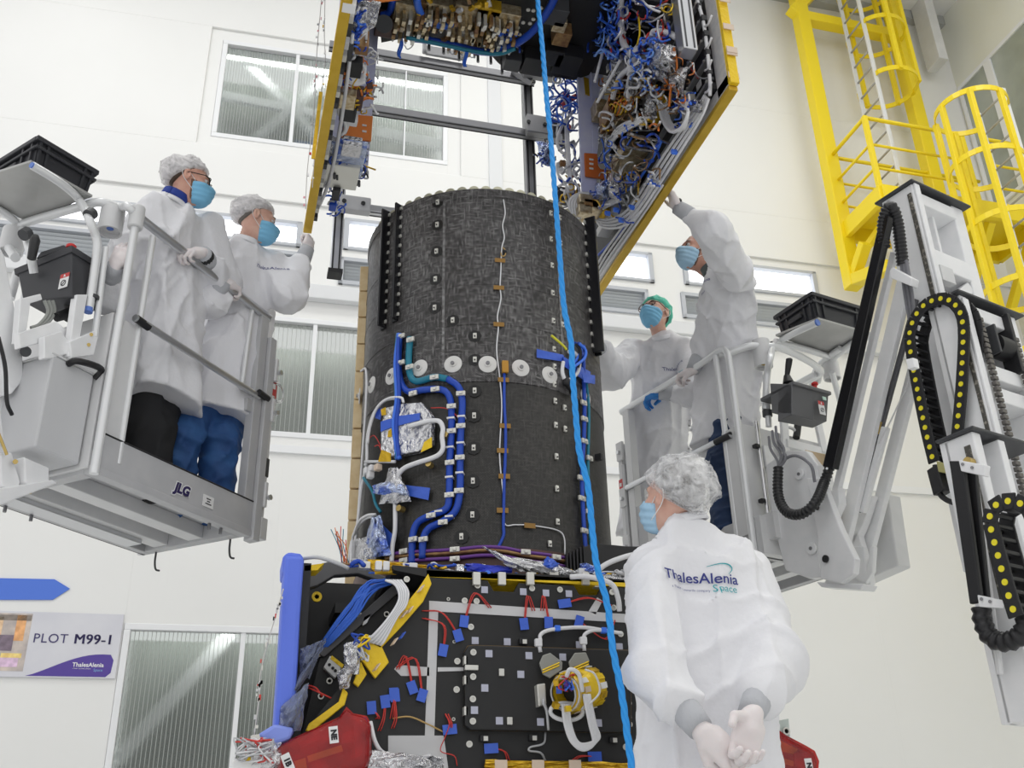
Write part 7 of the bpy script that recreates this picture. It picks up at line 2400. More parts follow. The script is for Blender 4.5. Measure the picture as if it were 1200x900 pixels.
def hand(par, wrist, fdir, dorsal, curls, thumb, right, m, name='glove', scale=1.0, spread=0.0, forearm=None, cufflen=.05):
    """a gloved hand: palm, four unequal bent fingers, thumb leaving the side of the palm.
    fdir: towards the knuckles, dorsal: out of the back of the hand, curls: 4 triples of bends (radians)"""
    f = nv(fdir)
    dz = nv(np.array(dorsal, float) - f * f.dot(np.array(dorsal, float)))
    x = np.cross(f, dz)            # towards the little finger or the thumb by handedness
    if not right:
        x = -x
    # x now points to the thumb side
    x = -x
    ax = np.array([x, f, dz])
    W = np.array(wrist, float)
    L = lambda a, b, c: W + (x * a + f * b + dz * c) * scale
    parts = []
    base = [(.030, .088), (.010, .094), (-.011, .090), (-.030, .080)]
    seg = [(.040, .025, .020), (.044, .028, .021), (.041, .026, .020), (.032, .020, .018)]
    rad = [.0098, .0100, .0094, .0084]
    chains = []
    for i in range(4):
        a, b = base[i]
        p = np.array([a, b, .002])
        ang = 0
        d_ = [p]
        sx = (1.5 - i) * .10 * spread
        for k in range(3):
            ang += curls[i][k]
            p = p + seg[i][k] * np.array([sx * math.cos(ang), math.cos(ang), -math.sin(ang)])
            d_.append(p)
        chains.append(([L(*q) for q in d_], rad[i] * scale))
    tp_ = [np.array(q) for q in thumb]
    tch = [L(*q) for q in tp_]
    pk = [L(0, .045, 0)]
    def fn(p):
        d = rbox(p, L(.0, .050, .0), np.array([.040, .042, .0145]) * scale, .013 * scale, ax)
        d = smin(d, rc(p, L(.006, .0, 0), L(0, .035, 0), .026 * scale, .030 * scale), .02)
        d = smin(d, rc(p, L(-.002, -.014, 0), L(0, 0, 0), .022 * scale, .025 * scale), .015)
        for ch, r_ in chains:
            g = rc(p, L(*(np.array([0, .05, 0]) + 0)), ch[0], .010 * scale, r_ * 1.02) 
            g = np.minimum(g, rc(p, ch[0], ch[1], r_ * 1.04, r_ * .98))
            g = smin(g, rc(p, ch[1], ch[2], r_ * 1.0, r_ * .93), .003)
            g = smin(g, rc(p, ch[2], ch[3], r_ * .95, r_ * .85), .003)
            d = smin(d, g, .005)
        t = smin(rc(p, tch[0], tch[1], .0155 * scale, .0125 * scale), rc(p, tch[1], tch[2], .0118 * scale, .0098 * scale), .004)
        d = smin(d, t, .010)
        return d
    pts = np.array([L(-.05, -.07, -.03), L(.05, .0, .03)] + [q for ch, _ in chains for q in ch] + tch)
    lo, hi = pts.min(0) - .03, pts.max(0) + .03
    o = surf(fn, lo, hi, .0036, name, m, par)
    return o


RELAX = [(.25, .35, .2), (.3, .4, .25), (.35, .45, .3), (.4, .5, .3)]
GRIP = [(.75, 1.15, .75), (.8, 1.2, .8), (.85, 1.2, .8), (.9, 1.2, .8)]
FIST = [(1.0, 1.5, .9), (1.05, 1.5, .9), (1.1, 1.5, .9), (1.1, 1.5, .9)]
FLAT = [(.1, .12, .08), (.08, .1, .08), (.1, .12, .1), (.15, .15, .1)]
TH_OUT = [(.028, .018, -.006), (.062, .050, -.022), (.070, .080, -.030)]
TH_GRIP = [(.026, .018, -.010), (.044, .052, -.036), (.024, .074, -.050)]
TH_ALONG = [(.026, .018, -.008), (.046, .055, -.016), (.044, .088, -.020)]


class Person:
    def __init__(s, name_label, base, group=None):
        s.e = empty('person', base, name_label, 'person', group)

    def head(s, c, fwd, upv, neck_to, skin, hair=None, cap=None, capm=None, mask=True, glasses=None, maskm=None, capr=1.0, seed=1, body=None, beard=None, hair_front=False, cap_low=0.0, bag=0.0):
        """head centre c (between the ears), neck_to = base of the neck; body() is the distance field of the rest"""
        A = face_axes(fwd, upv)
        c = np.array(c, float)
        s.A, s.c = A, c
        nt = np.array(neck_to, float)
        G = lambda x, y, z: c + np.array([x, y, z]) @ A

        def skull(p, o=0.0):
            q = (p - c) @ A.T
            return el(q, (0, -.012, .035), (.076 + o, .098 + o, .088 + o))

        def headf(p):
            q = (p - c) @ A.T
            d = el(q, (0, -.012, .035), (.076, .098, .088))
            d = smin(d, el(q, (0, .030, -.038), (.060, .064, .086)), .035)
            d = smin(d, el(q, (0, .058, -.092), (.034, .034, .028)), .035)
            d = smin(d, el(q, (0, .078, .022), (.050, .020, .012)), .018)
            d = smin(d, el(q, (.042, .062, -.03), (.022, .022, .018)), .02)
            d = smin(d, el(q, (-.042, .062, -.03), (.022, .022, .018)), .02)
            for sx in (-1, 1):
                d = smax(d, -el(q, (sx * .032, .100, .002), (.019, .016, .012)), .010)
            nz = smin(rc(q, (0, .088, .008), (0, .112, -.034), .008, .0135), el(q, (0, .100, -.038), (.019, .012, .010)), .010)
            d = smin(d, nz, .010)
            lip = smin(el(q, (0, .094, -.066), (.022, .008, .005)), el(q, (0, .092, -.074), (.019, .008, .005)), .002)
            d = smin(d, lip, .006)
            for sx in (-1, 1):
                e_ = el(q, (sx * .080, -.008, -.006), (.010, .020, .033))
                e_ = smax(e_, -el(q, (sx * .089, -.002, -.002), (.009, .011, .020)), .005)
                d = smin(d, e_, .006)
            return d
        s.headf = headf
        s.skull = skull

        def full(p):
            d = headf(p)
            d = smin(d, rc(p, G(0, -.015, -.06), nt, .047, .050), .03)
            if body is not None:
                d = smin(d, body(p), .03)
            return d
        lo, hi = s.bb
        fine = 0.0058
        axes = []
        for i in range(3):
            a, b = c[i] - .16, c[i] + .16
            lo_, hi_ = min(lo[i], a), max(hi[i], b)
            left = np.arange(a, lo_ - .03, -.022)[::-1][:-1]
            right = np.arange(b, hi_ + .03, .022)[1:]
            axes.append(np.concatenate([left, np.linspace(a, b, int(.32 / fine)), right]))
        s.body = surf(full, None, None, None, 'body', skin, s.e, axes=axes)
        # eyes
        for sx in (-1, 1):
            ec = G(sx * .032, .0815, .001)
            o = part(MB().ell(ec, .0125, None, 14, 10), 'eye', M_eyew, s.e, True)
            part(MB().ell(ec + A[1] * .0085, (.0062, .0062, .0062), None, 10, 8), 'iris', M_iris, o, True)
            # brow
            part(MB().tube([G(sx * .014, .093, .020), G(sx * .032, .094, .026), G(sx * .050, .080, .021)], [.0035, .0042, .0025], 6), 'eyebrow', hair or M_hair, s.e, True)
        R3_ = .14
        blo, bhi = c - .17, c + .17
        if hair is not None:
            def hf(p):
                q = (p - c) @ A.T
                d = el(q, (0, -.014, .034), (.080, .101, .091)) + folds(p, .05, .003, seed)*-1
                # hair line: above a slanted plane at the front, down to the nape behind
                front = .022 + .85 * np.clip(q[..., 1], -.1, .08) - q[..., 2]
                d = smax(d, np.maximum(front, -q[..., 2] - .075), .006)
                d = smax(d, -el(q, (.085, -.004, -.008), (.02, .024, .038)), .004)
                d = smax(d, -el(q, (-.085, -.004, -.008), (.02, .024, .038)), .004)
                return d
            surf(hf, blo, bhi, .0075, 'hair', hair, s.e)
        if beard is not None:
            def bf(p):
                q = (p - c) @ A.T
                d = headf(p) - .0035
                d = smax(d, np.maximum(np.maximum(q[..., 2] + .012 + .25 * (q[..., 1] - .0) , -(q[..., 1] - .012)), -(q[..., 2] + .118)), .004)
                return d
            surf(bf, blo, bhi, .007, 'beard', beard, s.e)
        if cap is not None:
            def cf(p):
                q = (p - c) @ A.T
                r = np.array([.087, .108, .094]) * capr
                cc = np.array([0, -.018 - bag * .6, .040 + bag * .2])
                d = el(q, cc, r + np.array([bag * .5, bag, bag * .4]))
                d = d - folds(p, .06, .006 + bag * .15, seed + 3, (1, 1, 1), 5, 3.0)
                cut = -(q[..., 2] - (.040 - cap_low) - .62 * (q[..., 1] - 0.02) * np.where(q[..., 1] > 0.02, .45, 1.0))
                band = np.abs(cut) - .006
                d = d + .010 * np.exp(-(cut / .012) ** 2)      # elastic gathers the rim
                d = smax(d, cut, .006)
                return np.maximum(d, -(d + .012))
            surf(cf, c - .19, c + .19, .0062, cap, capm, s.e)
        if mask:
            def mf(p):
                q = (p - c) @ A.T
                d0 = headf(p)
                d0 = smin(d0, el(q, (0, .070, -.055), (.046, .052, .058)), .03)
                d = d0 - .006
                pl = .0022 * np.sin((q[..., 2] + .02 * np.abs(q[..., 0]) * 10) * 2 * math.pi / .026)
                d = d + pl
                reg = np.maximum(q[..., 2] + .012 - .9 * np.maximum(0, .095 - q[..., 1]) * 0 + np.abs(q[..., 0]) * .22, -(q[..., 2] + .128))
                reg = np.maximum(reg, -(q[..., 1] - .020 - .10 * np.abs(q[..., 2] + .06)))
                d = smax(d, reg, .004)
                return d
            o = surf(mf, blo, bhi, .0055, 'face_mask', maskm or M_mask, s.e)
            for sx in (-1, 1):
                part(MB().tube(cr([G(sx * .069, .035, -.030), G(sx * .078, .010, .0), G(sx * .086, -.018, .024), G(sx * .090, -.032, .005), G(sx * .084, -.022, -.030), G(sx * .070, .028, -.085)], 5), .0016, 6), 'ear_loop', M_elastic, o, True)
        if glasses is not None:
            mb = MB()
            for sx in (-1, 1):
                lp = [G(sx * .033 + .025 * math.cos(t), .112 - .006 * abs(math.cos(t)) - (.006 if True else 0), .0 + .019 * math.sin(t)) for t in np.linspace(0, 2 * math.pi, 20, endpoint=False)]
                mb.tube(lp, .0026, 6, closed=True)
                mb.tube([G(sx * .058, .102, .006), G(sx * .075, .08, .008), G(sx * .082, .0, .008), G(sx * .080, -.02, -.004)], .0024, 6)
            mb.tube(cr([G(-.009, .108, .004), G(0, .112, .007), G(.009, .108, .004)], 4), .0024, 6)
            o = part(mb, 'glasses', glasses, s.e, True)
        return s


def coat_person(s, name, cols, levels, sleeves, hem, seed, cloth=M_coat, collar=None, neck=None, drape=.012, open_front=None, step=.0105, fold_dir=None):
    """levels: list of (z, centre xy, half widths (across, along facing), facing angle)"""
    lv = sorted(levels, key=lambda q: q[0])
    zs_ = np.array([q[0] for q in lv])
    cx = np.array([q[1][0] for q in lv])
    cy = np.array([q[1][1] for q in lv])
    ra = np.array([q[2][0] for q in lv])
    rb = np.array([q[2][1] for q in lv])
    an = np.array([q[3] for q in lv])

    def fn(p, fl=True):
        z = p[..., 2]
        zc = np.clip(z, zs_[0], zs_[-1])
        x = p[..., 0] - np.interp(zc, zs_, cx)
        y = p[..., 1] - np.interp(zc, zs_, cy)
        a = np.interp(zc, zs_, an)
        A_a, B_a = np.interp(zc, zs_, ra), np.interp(zc, zs_, rb)
        u = x * np.cos(a) + y * np.sin(a)
        v = -x * np.sin(a) + y * np.cos(a)
        th_ = np.arctan2(v / B_a, u / A_a)
        # hanging folds grow towards the hem
        g = np.clip((zs_[-1] - z) / (zs_[-1] - zs_[0]), 0, 1)
        fl_ = 1 + g * drape / .2 * (np.sin(th_ * 5 + seed + 2.2 * np.sin(z * 3.1 + seed)) + .6 * np.sin(th_ * 9 + 2 * seed + 1.4 * np.sin(z * 4.3)))
        rr = np.sqrt((u / (A_a * fl_)) ** 2 + (v / (B_a * fl_)) ** 2)
        d = (rr - 1) * np.minimum(A_a, B_a) * .92
        d = np.maximum(d, z - zs_[-1])
        for sl in sleeves:
            for (a_, b_, r1, r2) in sl['segs']:
                g_ = rc(p, a_, b_, r1, r2)
                d = smin(d, g_, sl.get('k', .05))
        if fl:
            d = d - folds(p, .17, .020, seed, (1, 1, .38), 4, 2.2) + .006
            d = d - folds(p, .12, .012, seed + 9, (1, 1, .8), 3, 2.6) + .002
        return d

    def shell(p):
        d = fn(p)
        z = p[..., 2]
        hz = hem + .012 * np.sin(p[..., 0] * 14 + seed) + .01 * np.sin(p[..., 1] * 17)
        d = smax(d, hz - z, .008)
        inner = np.maximum(d + .034, z - (hem + .42))
        return np.maximum(d, -inner)
    pts = []
    for q in lv:
        m = max(q[2]) + .06
        pts += [V3(q[1][0] - m, q[1][1] - m, q[0]), V3(q[1][0] + m, q[1][1] + m, q[0])]
    for sl in sleeves:
        for (a_, b_, r1, r2) in sl['segs']:
            for q, r in ((a_, r1), (b_, r2)):
                pts += [np.array(q) - r - .02, np.array(q) + r + .02]
    pts = np.array(pts)
    lo, hi = pts.min(0), pts.max(0)
    lo[2] = min(lo[2], hem - .02)
    o = surf(shell, lo, hi, step, 'coat', cloth, s.e)
    # cuffs
    for sl in sleeves:
        if sl.get('cuff'):
            a_, b_ = [np.array(q, float) for q in sl['cuff']]
            part(MB().tube([a_, a_ + (b_ - a_) * .3, a_ + (b_ - a_) * .6, b_], [.044, .045, .043, .039], 16), 'cuff', M_cuff, s.e, True)
    s.coat = o
    s.coatf = fn
    return o


def collar_ring(s, c, r, h, tiltv, m, name='collar', rr=1.0, th=.008):
    """low stand-up collar round the neck"""
    up = nv(tiltv)
    sd, fw, _ = frame_of(up)
    G = []
    for i in range(25):
        t = 2 * math.pi * i / 24
        row = []
        for j in range(4):
            q = j / 3
            row.append(np.array(c) + (sd * math.cos(t) + fw * math.sin(t)) * (r * (1.12 - .12 * q) + .004 * math.sin(3 * t)) + up * (h * q))
        G.append(row)
    return part(MB().sheet(G, th), name, m, s.e, True)


def legs(s, ls, m, name='trousers', fold=.008, seed=0):
    def fn(p):
        d = None
        for (a_, k_, f_, r1, r2, r3) in ls:
            g = smin(rc(p, a_, k_, r1, r2), rc(p, k_, f_, r2, r3), .03)
            d = g if d is None else smin(d, g, .02)
        return d - folds(p, .11, fold, seed, (1, 1, 1.5), 4, 2.0)
    pts = np.array([q for l in ls for q in l[:3]])
    return surf(fn, pts.min(0) - .13, pts.max(0) + .13, .011, name, m, s.e)


def shoe(s, heel, toe, m):
    heel, toe = np.array(heel, float), np.array(toe, float)
    d = nv(toe - heel)
    sd = np.cross(d, Z3)
    ax = np.array([sd, d, Z3])
    def fn(p):
        g = smin(el(p, heel + Z3 * .045, (.042, .055, .05), ax), el(p, toe - d * .06 + Z3 * .035, (.046, .085, .038), ax), .04)
        return smax(g, -(p[..., 2] - heel[2]), .006)
    o = surf(fn, np.minimum(heel, toe) - .1, np.maximum(heel, toe) + .12, .009, 'shoe', m, s.e)
    mid = (heel + toe) / 2
    part(MB().box(mid + Z3 * .01, (.088, np.linalg.norm(toe - heel) + .06, .02), ax), 'sole', M_elastic, o, bevel=.008)
    return o


def sleeve(pts, rad, k=.05, cuff=.035):
    pts = [np.array(q, float) for q in pts]
    d = nv(pts[-1] - pts[-2])
    tip = pts[-1].copy()
    pts[-1] = tip - d * (rad[-1] + .052)
    segs = [(pts[i], pts[i + 1], rad[i], rad[i + 1]) for i in range(len(pts) - 1)]
    return dict(segs=segs, k=k, cuff=(tip - d * .09, tip + d * .005))


def limb(p, pts, rad):
    d = None
    for i in range(len(pts) - 1):
        g = rc(p, pts[i], pts[i + 1], rad[i], rad[i + 1])
        d = g if d is None else smin(d, g, .02)
    return d


def mkbody(torso, arms, lgs):
    def fn(p):
        d = limb(p, torso[0], torso[1])
        for a in arms + lgs:
            d = smin(d, limb(p, a[0], a[1]), .04)
        return d
    allp = np.array([q for t in [torso] + arms + lgs for q in t[0]])
    return fn, (allp.min(0) - .12, allp.max(0) + .12)


def print_on(s, txt, size, org, right, upv, nrm, m, par, name='lettering', off=.004, **kw):
    """lettering laid on the coat: each vertex is dropped onto the cloth"""
    vs, fs = text_mesh(txt, size, **kw)
    return drop_on(s, vs, fs, org, right, upv, nrm, m, par, name, off)


def drop_on(s, vs, fs, org, right, upv, nrm, m, par, name, off=.004):
    right, upv, nrm = nv(right), nv(upv), nv(nrm)
    me = s.coat.data
    tree = BVHTree.FromPolygons([v.co[:] for v in me.vertices], [tuple(q.vertices) for q in me.polygons])
    base = loc_of(s.coat)
    out = []
    for v in vs:
        p = np.array(org) + right * v[0] + upv * v[1] + nrm * .3
        h_ = tree.ray_cast(Vector(p - base), Vector(-nrm), .8)
        out.append(np.array(h_[0]) + base + nrm * off if h_[0] is not None else p - nrm * .3)
    return part(MB().add(out, fs), name, m, par)
# ------------------------------------------------------------------ the five people
PH = dict(r=(.074, .062, .056, .048), k=.05)
AL = math.atan2(.76, .65)


def lv(fr, b, rows, ang):
    """torso levels from (px, py, half width, half depth[, b]) rows"""
    out = []
    for r in rows:
        p = fr.hb(r[0], r[1], r[4] if len(r) > 4 else b)
        out.append((p[2], (p[0], p[1]), (r[2], r[3]), ang))
    return out


def top_levels(rows, neck, top):
    return rows


# ---- man with glasses on the left lift
D_ = LA.hb
p1 = Person('man in white coat, white hair net and dark framed glasses on the lift', LA(.30, .25, 2.05))
c = D_(221, 214, .06)
nb = D_(199, 250, .12)
shR, shL = D_(166, 264, .20), D_(243, 268, .09)
elR, wrR = D_(122, 348, .20), D_(136, 312, .05)
elL, wrL = D_(262, 333, .06), D_(238, 297, -.035)
hip = D_(188, 452, .25)
f1 = D_(166, 560, .28)
f2_ = D_(182, 562, .22)
f1[2] = f2_[2] = 2.10
bf, s_bb = mkbody(([nb, D_(196, 330, .2), hip], (.055, .095, .10)), [([shR, elR, wrR], (.045, .040, .028)), ([shL, elL, wrL], (.045, .040, .028))], [([hip, D_(168, 500, .26), f1], (.065, .055, .045)), ([hip, D_(184, 505, .22), f2_], (.065, .055, .045))])
p1.bb = s_bb
p1.head(c, (1, .05, -.02), (-.02, 0, 1), nb, M_skin, M_hair, 'hair_net', M_net, True, M_blackgl, None, 1.0, 3, bf, mat('brown_beard', (0.20, 0.11, 0.07), 0.7, bump=(180, .6, .003)), bag=.012)
coat_person(p1, 'coat', None, lv(LA, .19, [(199, 236, .060, .055, .12), (200, 246, .11, .085, .13), (200, 256, .155, .105, .15), (200, 274, .19, .13, .17), (198, 330, .20, .15), (193, 400, .205, .16), (190, 475, .215, .175, .21)], AL),
            [sleeve([shR, elR, wrR], (.082, .078, .060), .035), sleeve([shL, elL, wrL], (.084, .084, .058), .035)], D_(190, 474, .2)[2], 1)
collar_ring(p1, D_(199, 241, .11), .066, .030, nv(c - nb) + V3(0, 0, .6), M_coat)
collar_ring(p1, D_(202, 236, .10), .058, .045, nv(c - nb) + V3(0, 0, .5), M_shirt, 'shirt_collar')
hand(p1.e, wrL, D_(206, 293, -.005) - wrL, V3(.25, -.45, 1), GRIP, TH_GRIP, False, M_glove)
w_ = nv(elL - wrL)
part(MB().tube([wrL + w_ * .012, wrL + w_ * .03, wrL + w_ * .055], [.041, .044, .042], 18), 'wrist_strap', M_black, p1.e, True)
hand(p1.e, wrR, D_(146, 288, .02) - wrR, V3(-.2, -.9, .3), GRIP, TH_GRIP, True, M_glove)
legs(p1, [(hip + V3(-.05, -.05, -.05), D_(166, 500, .26), f1, .10, .085, .07), (hip + V3(.02, .03, -.05), D_(183, 505, .22), f2_, .095, .08, .07)], M_trou, seed=2)
for f_ in (f1, f2_):
    shoe(p1, V3(f_[0], f_[1], 2.05), V3(f_[0] + .13, f_[1] - .11, 2.05), M_shoed)

# ---- man reaching up to the gold edge on the left lift
p2 = Person('man in white coat and white hair net reaching up to the gold panel edge', LA(.75, .25, 2.05))
c = D_(300, 259, .0)
nb = D_(284, 294, .10)
shR, shL = D_(259, 306, .16), D_(320, 314, .0)
elR, wrR = D_(248, 352, .08), D_(263, 330, .0)
elL = D_(337, 347, -.10)
wrL = D_(360, 292, -.17)
hip = D_(258, 468, .24)
f1, f2_ = D_(208, 566, .27), D_(250, 580, .20)
f1[2] = f2_[2] = 2.10
bf, s_bb = mkbody(([nb, D_(280, 360, .17), hip], (.055, .095, .10)), [([shR, elR, wrR], (.045, .040, .028)), ([shL, elL, wrL], (.045, .040, .028))], [([hip, D_(215, 510, .26), f1], (.065, .055, .045)), ([hip, D_(260, 515, .2), f2_], (.065, .055, .045))])
p2.bb = s_bb
p2.head(c, (1, .12, -.08), (.04, 0, 1), nb, M_skin2, M_hairg, 'hair_net', M_net, True, None, None, 1.0, 5, bf, bag=.010)
coat_person(p2, 'coat', None, lv(LA, .15, [(287, 281, .060, .055, .06), (287, 290, .11, .085, .07), (287, 300, .155, .105, .09), (287, 317, .185, .125, .12), (283, 360, .19, .145), (272, 420, .20, .155, .17), (257, 495, .205, .17, .19)], AL),
            [sleeve([shR, elR, wrR], (.082, .080, .058), .035), sleeve([shL, elL, wrL], (.084, .082, .056), .035)], D_(257, 492, .18)[2], 4)
collar_ring(p2, D_(287, 285, .055), .064, .028, nv(c - nb) + V3(0, 0, .6), M_coat)
hand(p2.e, wrL, D_(367, 268, -.165) - wrL, V3(.8, -.5, .1), FIST, [(.026, .02, -.012), (.036, .055, -.03), (.02, .085, -.04)], False, M_glove)
hand(p2.e, wrR, D_(286, 343, -.01) - wrR, V3(.3, -.5, 1), GRIP, TH_GRIP, True, M_glove)
legs(p2, [(hip + V3(-.06, -.05, -.04), D_(212, 510, .22), f1, .10, .088, .075), (hip + V3(.07, .08, -.04), D_(258, 514, .17), f2_, .10, .090, .075)], M_jean, seed=5, fold=.014)
for f_ in (f1, f2_):
    shoe(p2, V3(f_[0], f_[1], 2.05), V3(f_[0] + .13, f_[1] - .11, 2.05), M_shoed)
nL = nv(-LA.w)
print_on(p2, 'ThalesAlenia', .022, D_(303, 318, .02), LA.u, Z3, nL, M_logoB, p2.e)
part(MB().box(D_(210, 620, 0) * 0 + LA(.02, .2, 2.3), (.001, .001, .001)), 'thread_end', M_coat, p2.e) if False else None

# ---- bald man reaching up on the right lift
D2 = RA.hb
ang = math.atan2(.96, -.28)
p4 = Person('man in white coat and light blue mask raising one arm to the gold edge', RA(3.75, 3.9, 1.985))
c = D2(817, 297, 3.62)
nb = D2(842, 326, 3.71)
shL, shR = D2(862, 318, 3.60), D2(846, 336, 3.78)
wp_ = hX(786, 225, XR + .05)
elL = D2(835, 268, 3.32)
wrL = V3(*(wp_ + V3(.05, .04, -.065)))
elR, wrR = D2(826, 402, 3.76), D2(812, 434, 3.68)
hip = D2(850, 470, 3.90)
f1, f2_ = D2(852, 615, 3.74), D2(874, 618, 3.86)
f1[2] = f2_[2] = 2.04
bf, s_bb = mkbody(([nb, D2(852, 390, 3.86), hip], (.055, .095, .10)), [([shL, elL, wrL], (.045, .040, .028)), ([shR, elR, wrR], (.045, .040, .028))], [([hip, D2(847, 548, 3.82), f1], (.07, .06, .045)), ([hip, D2(866, 545, 3.90), f2_], (.065, .055, .045))])
p4.bb = s_bb
p4.head(c, (-1, -.16, .26), (.22, .0, 1), nb, M_skin3, M_hairg, None, None, True, None, M_maskin, 1.0, 7, bf, mat('dark_stubble', (0.16, 0.10, 0.08), 0.7))
# clear thin cap high on the head
coat_person(p4, 'coat', None, lv(RA, 3.76, [(842, 312, .060, .055, 3.67), (846, 321, .11, .085, 3.68), (850, 332, .15, .105, 3.69), (853, 348, .18, .125, 3.72), (853, 400, .195, .15, 3.84), (851, 450, .20, .16, 3.90), (848, 520, .20, .17, 3.92)], ang),
            [sleeve([shL, elL, wrL], (.100, .088, .050), .07), sleeve([shR, elR, wrR], (.08, .075, .055), .035)], D2(846, 512, 3.8)[2], 9)
collar_ring(p4, D2(843, 322, 3.68), .068, .03, nv(c - nb) + V3(0, 0, .4), M_coat)
collar_ring(p4, D2(838, 318, 3.665), .060, .05, nv(c - nb) + V3(0, 0, .2), M_grcollar, 'roll_neck')
hand(p4.e, wrL, wp_ - wrL + V3(-.02, 0, .045), V3(.75, -.3, .45), [(.35, .5, .3)] * 4, [(.030, .020, -.01), (.066, .042, -.012), (.085, .062, -.014)], False, M_glove)
part(MB().ell(wrL + V3(.0, -.036, .022), (.013, .008, .013), None, 12, 8), 'black_button', M_black, p4.e, True)
hand(p4.e, wrR, D2(783, 446, 3.665) - wrR, V3(-.3, -.5, 1), GRIP, TH_GRIP, True, M_glove)
legs(p4, [(hip + V3(-.02, -.05, -.12), D2(847, 548, 3.82), f1, .085, .085, .072), (hip + V3(.0, .06, -.12), D2(866, 545, 3.90), f2_, .085, .085, .072)], M_jean2, seed=8, fold=.014)
shoe(p4, V3(f1[0], f1[1], 1.985), V3(f1[0] - .12, f1[1] - .06, 1.985), M_shoe)
shoe(p4, V3(f2_[0] + .05, f2_[1], 1.985), V3(f2_[0] - .09, f2_[1] - .06, 1.985), M_shoe)
print_on(p4, 'ThalesAlenia', .024, D2(829, 338, 3.6), V3(.5, -.86, .1), V3(.1, .05, 1), V3(-.85, -.5, .1), M_logoB, p4.e)

# ---- man in the green cap
fa = nv((-.8, -.6, 0))
ang5 = math.atan2(-.8, .6)
p5 = Person('man in white coat and mint green cap with one blue glove on the rail', RA(4.25, 3.95, 1.985))
c = D2(768, 369, 3.74)
nb = D2(776, 402, 3.84)
shR, shL = D2(740, 412, 3.68), D2(806, 410, 3.92)
elR, wrR = D2(717, 437, 3.45), D2(699, 402, 3.22)
elL, wrL = D2(815, 462, 3.86), D2(773, 461, 3.70)
hip = D2(766, 540, 3.95)
f1, f2_ = D2(752, 640, 3.9), D2(785, 645, 4.0)
f1[2] = f2_[2] = 2.04
bf, s_bb = mkbody(([nb, D2(770, 460, 3.86), hip], (.055, .095, .10)), [([shR, elR, wrR], (.045, .040, .028)), ([shL, elL, wrL], (.045, .040, .028))], [([hip, D2(755, 590, 3.9), f1], (.065, .055, .045)), ([hip, D2(782, 590, 4.0), f2_], (.065, .055, .045))])
p5.bb = s_bb
p5.head(c, (-.78, -.60, .26), (.05, .08, 1), nb, M_skin2, M_hair, 'green_cap', M_capg, True, mat('brown_spectacles', (0.09, 0.04, 0.03), 0.3), None, 1.0, 11, bf, cap_low=.006, bag=.006)
coat_person(p5, 'coat', None, lv(RA, 3.86, [(776, 391, .060, .055, 3.80), (775, 399, .11, .085, 3.81), (774, 408, .15, .105, 3.82), (772, 424, .185, .125, 3.84), (770, 470, .19, .145), (766, 540, .20, .16, 3.92), (762, 630, .21, .17, 3.94)], ang5),
            [sleeve([shR, elR, wrR], (.085, .085, .058), .07), sleeve([shL, elL, wrL], (.085, .085, .056), .035)], D2(765, 618, 3.9)[2], 13)
collar_ring(p5, D2(777, 398, 3.80), .068, .03, nv(c - nb) + V3(0, 0, .4), M_coat)
hand(p5.e, wrL, D2(741, 473, 3.66) - wrL, V3(-.3, -.5, 1), [(.7, .9, .5)] * 4, TH_GRIP, False, M_gloveb, 'blue_glove')
hand(p5.e, wrR, D2(691, 378, 3.08) - wrR, V3(.6, -.6, .2), FLAT, TH_OUT, True, M_glove)
legs(p5, [(hip + V3(-.05, .04, -.05), D2(754, 590, 3.92), f1, .105, .085, .07), (hip + V3(.06, -.04, -.05), D2(784, 592, 4.0), f2_, .105, .085, .07)], M_trou, seed=3)
for f_ in (f1, f2_):
    shoe(p5, V3(f_[0], f_[1], 1.985), V3(f_[0] - .13, f_[1] - .09, 1.985), M_shoed)
print_on(p5, 'ThalesAlenia', .030, D2(778, 419, 3.7), -V3(-.6, .8, 0), V3(-.05, 0, 1), V3(-.8, -.6, .1), M_logoB, p5.e)
print_on(p5, 'Space', .016, D2(787, 426, 3.7), -V3(-.6, .8, 0), V3(-.05, 0, 1), V3(-.8, -.6, .1), M_logoT, p5.e)

# ---- man seen from behind in the foreground
Yf = 3.08
q = lambda x, y, Y=Yf: hY(x, y, Y)
p3 = Person('man seen from behind in a white coat with clasped hands and sheer hair net', (1.5, 3.1, 0.0))
c = q(789, 584)
nb = q(806, 634, 3.10)
shL, shR = q(762, 668, 3.10), q(878, 670, 3.14)
elL, wrL = q(768, 790, 2.96), q(820, 853, 2.83)
elR, wrR = q(906, 780, 2.98), q(880, 836, 2.84)
hip = q(833, 880, 3.12)
f1, f2_ = V3(1.42, 3.12, .08), V3(1.68, 3.12, .08)
bf, s_bb = mkbody(([nb, q(826, 760, 3.1), hip], (.055, .095, .10)), [([shL, elL, wrL], (.045, .040, .028)), ([shR, elR, wrR], (.045, .040, .028))], [([hip, V3(1.45, 3.12, .45), f1], (.10, .065, .045)), ([hip, V3(1.65, 3.12, .45), f2_], (.10, .065, .045))])
p3.bb = s_bb
p3.head(c, (-.44, .85, .30), (-.02, -.12, 1), nb, M_skin2, M_hairg, 'hair_net', M_netf, True, None, M_maskin, 1.06, 17, bf, cap_low=.018, bag=.022)
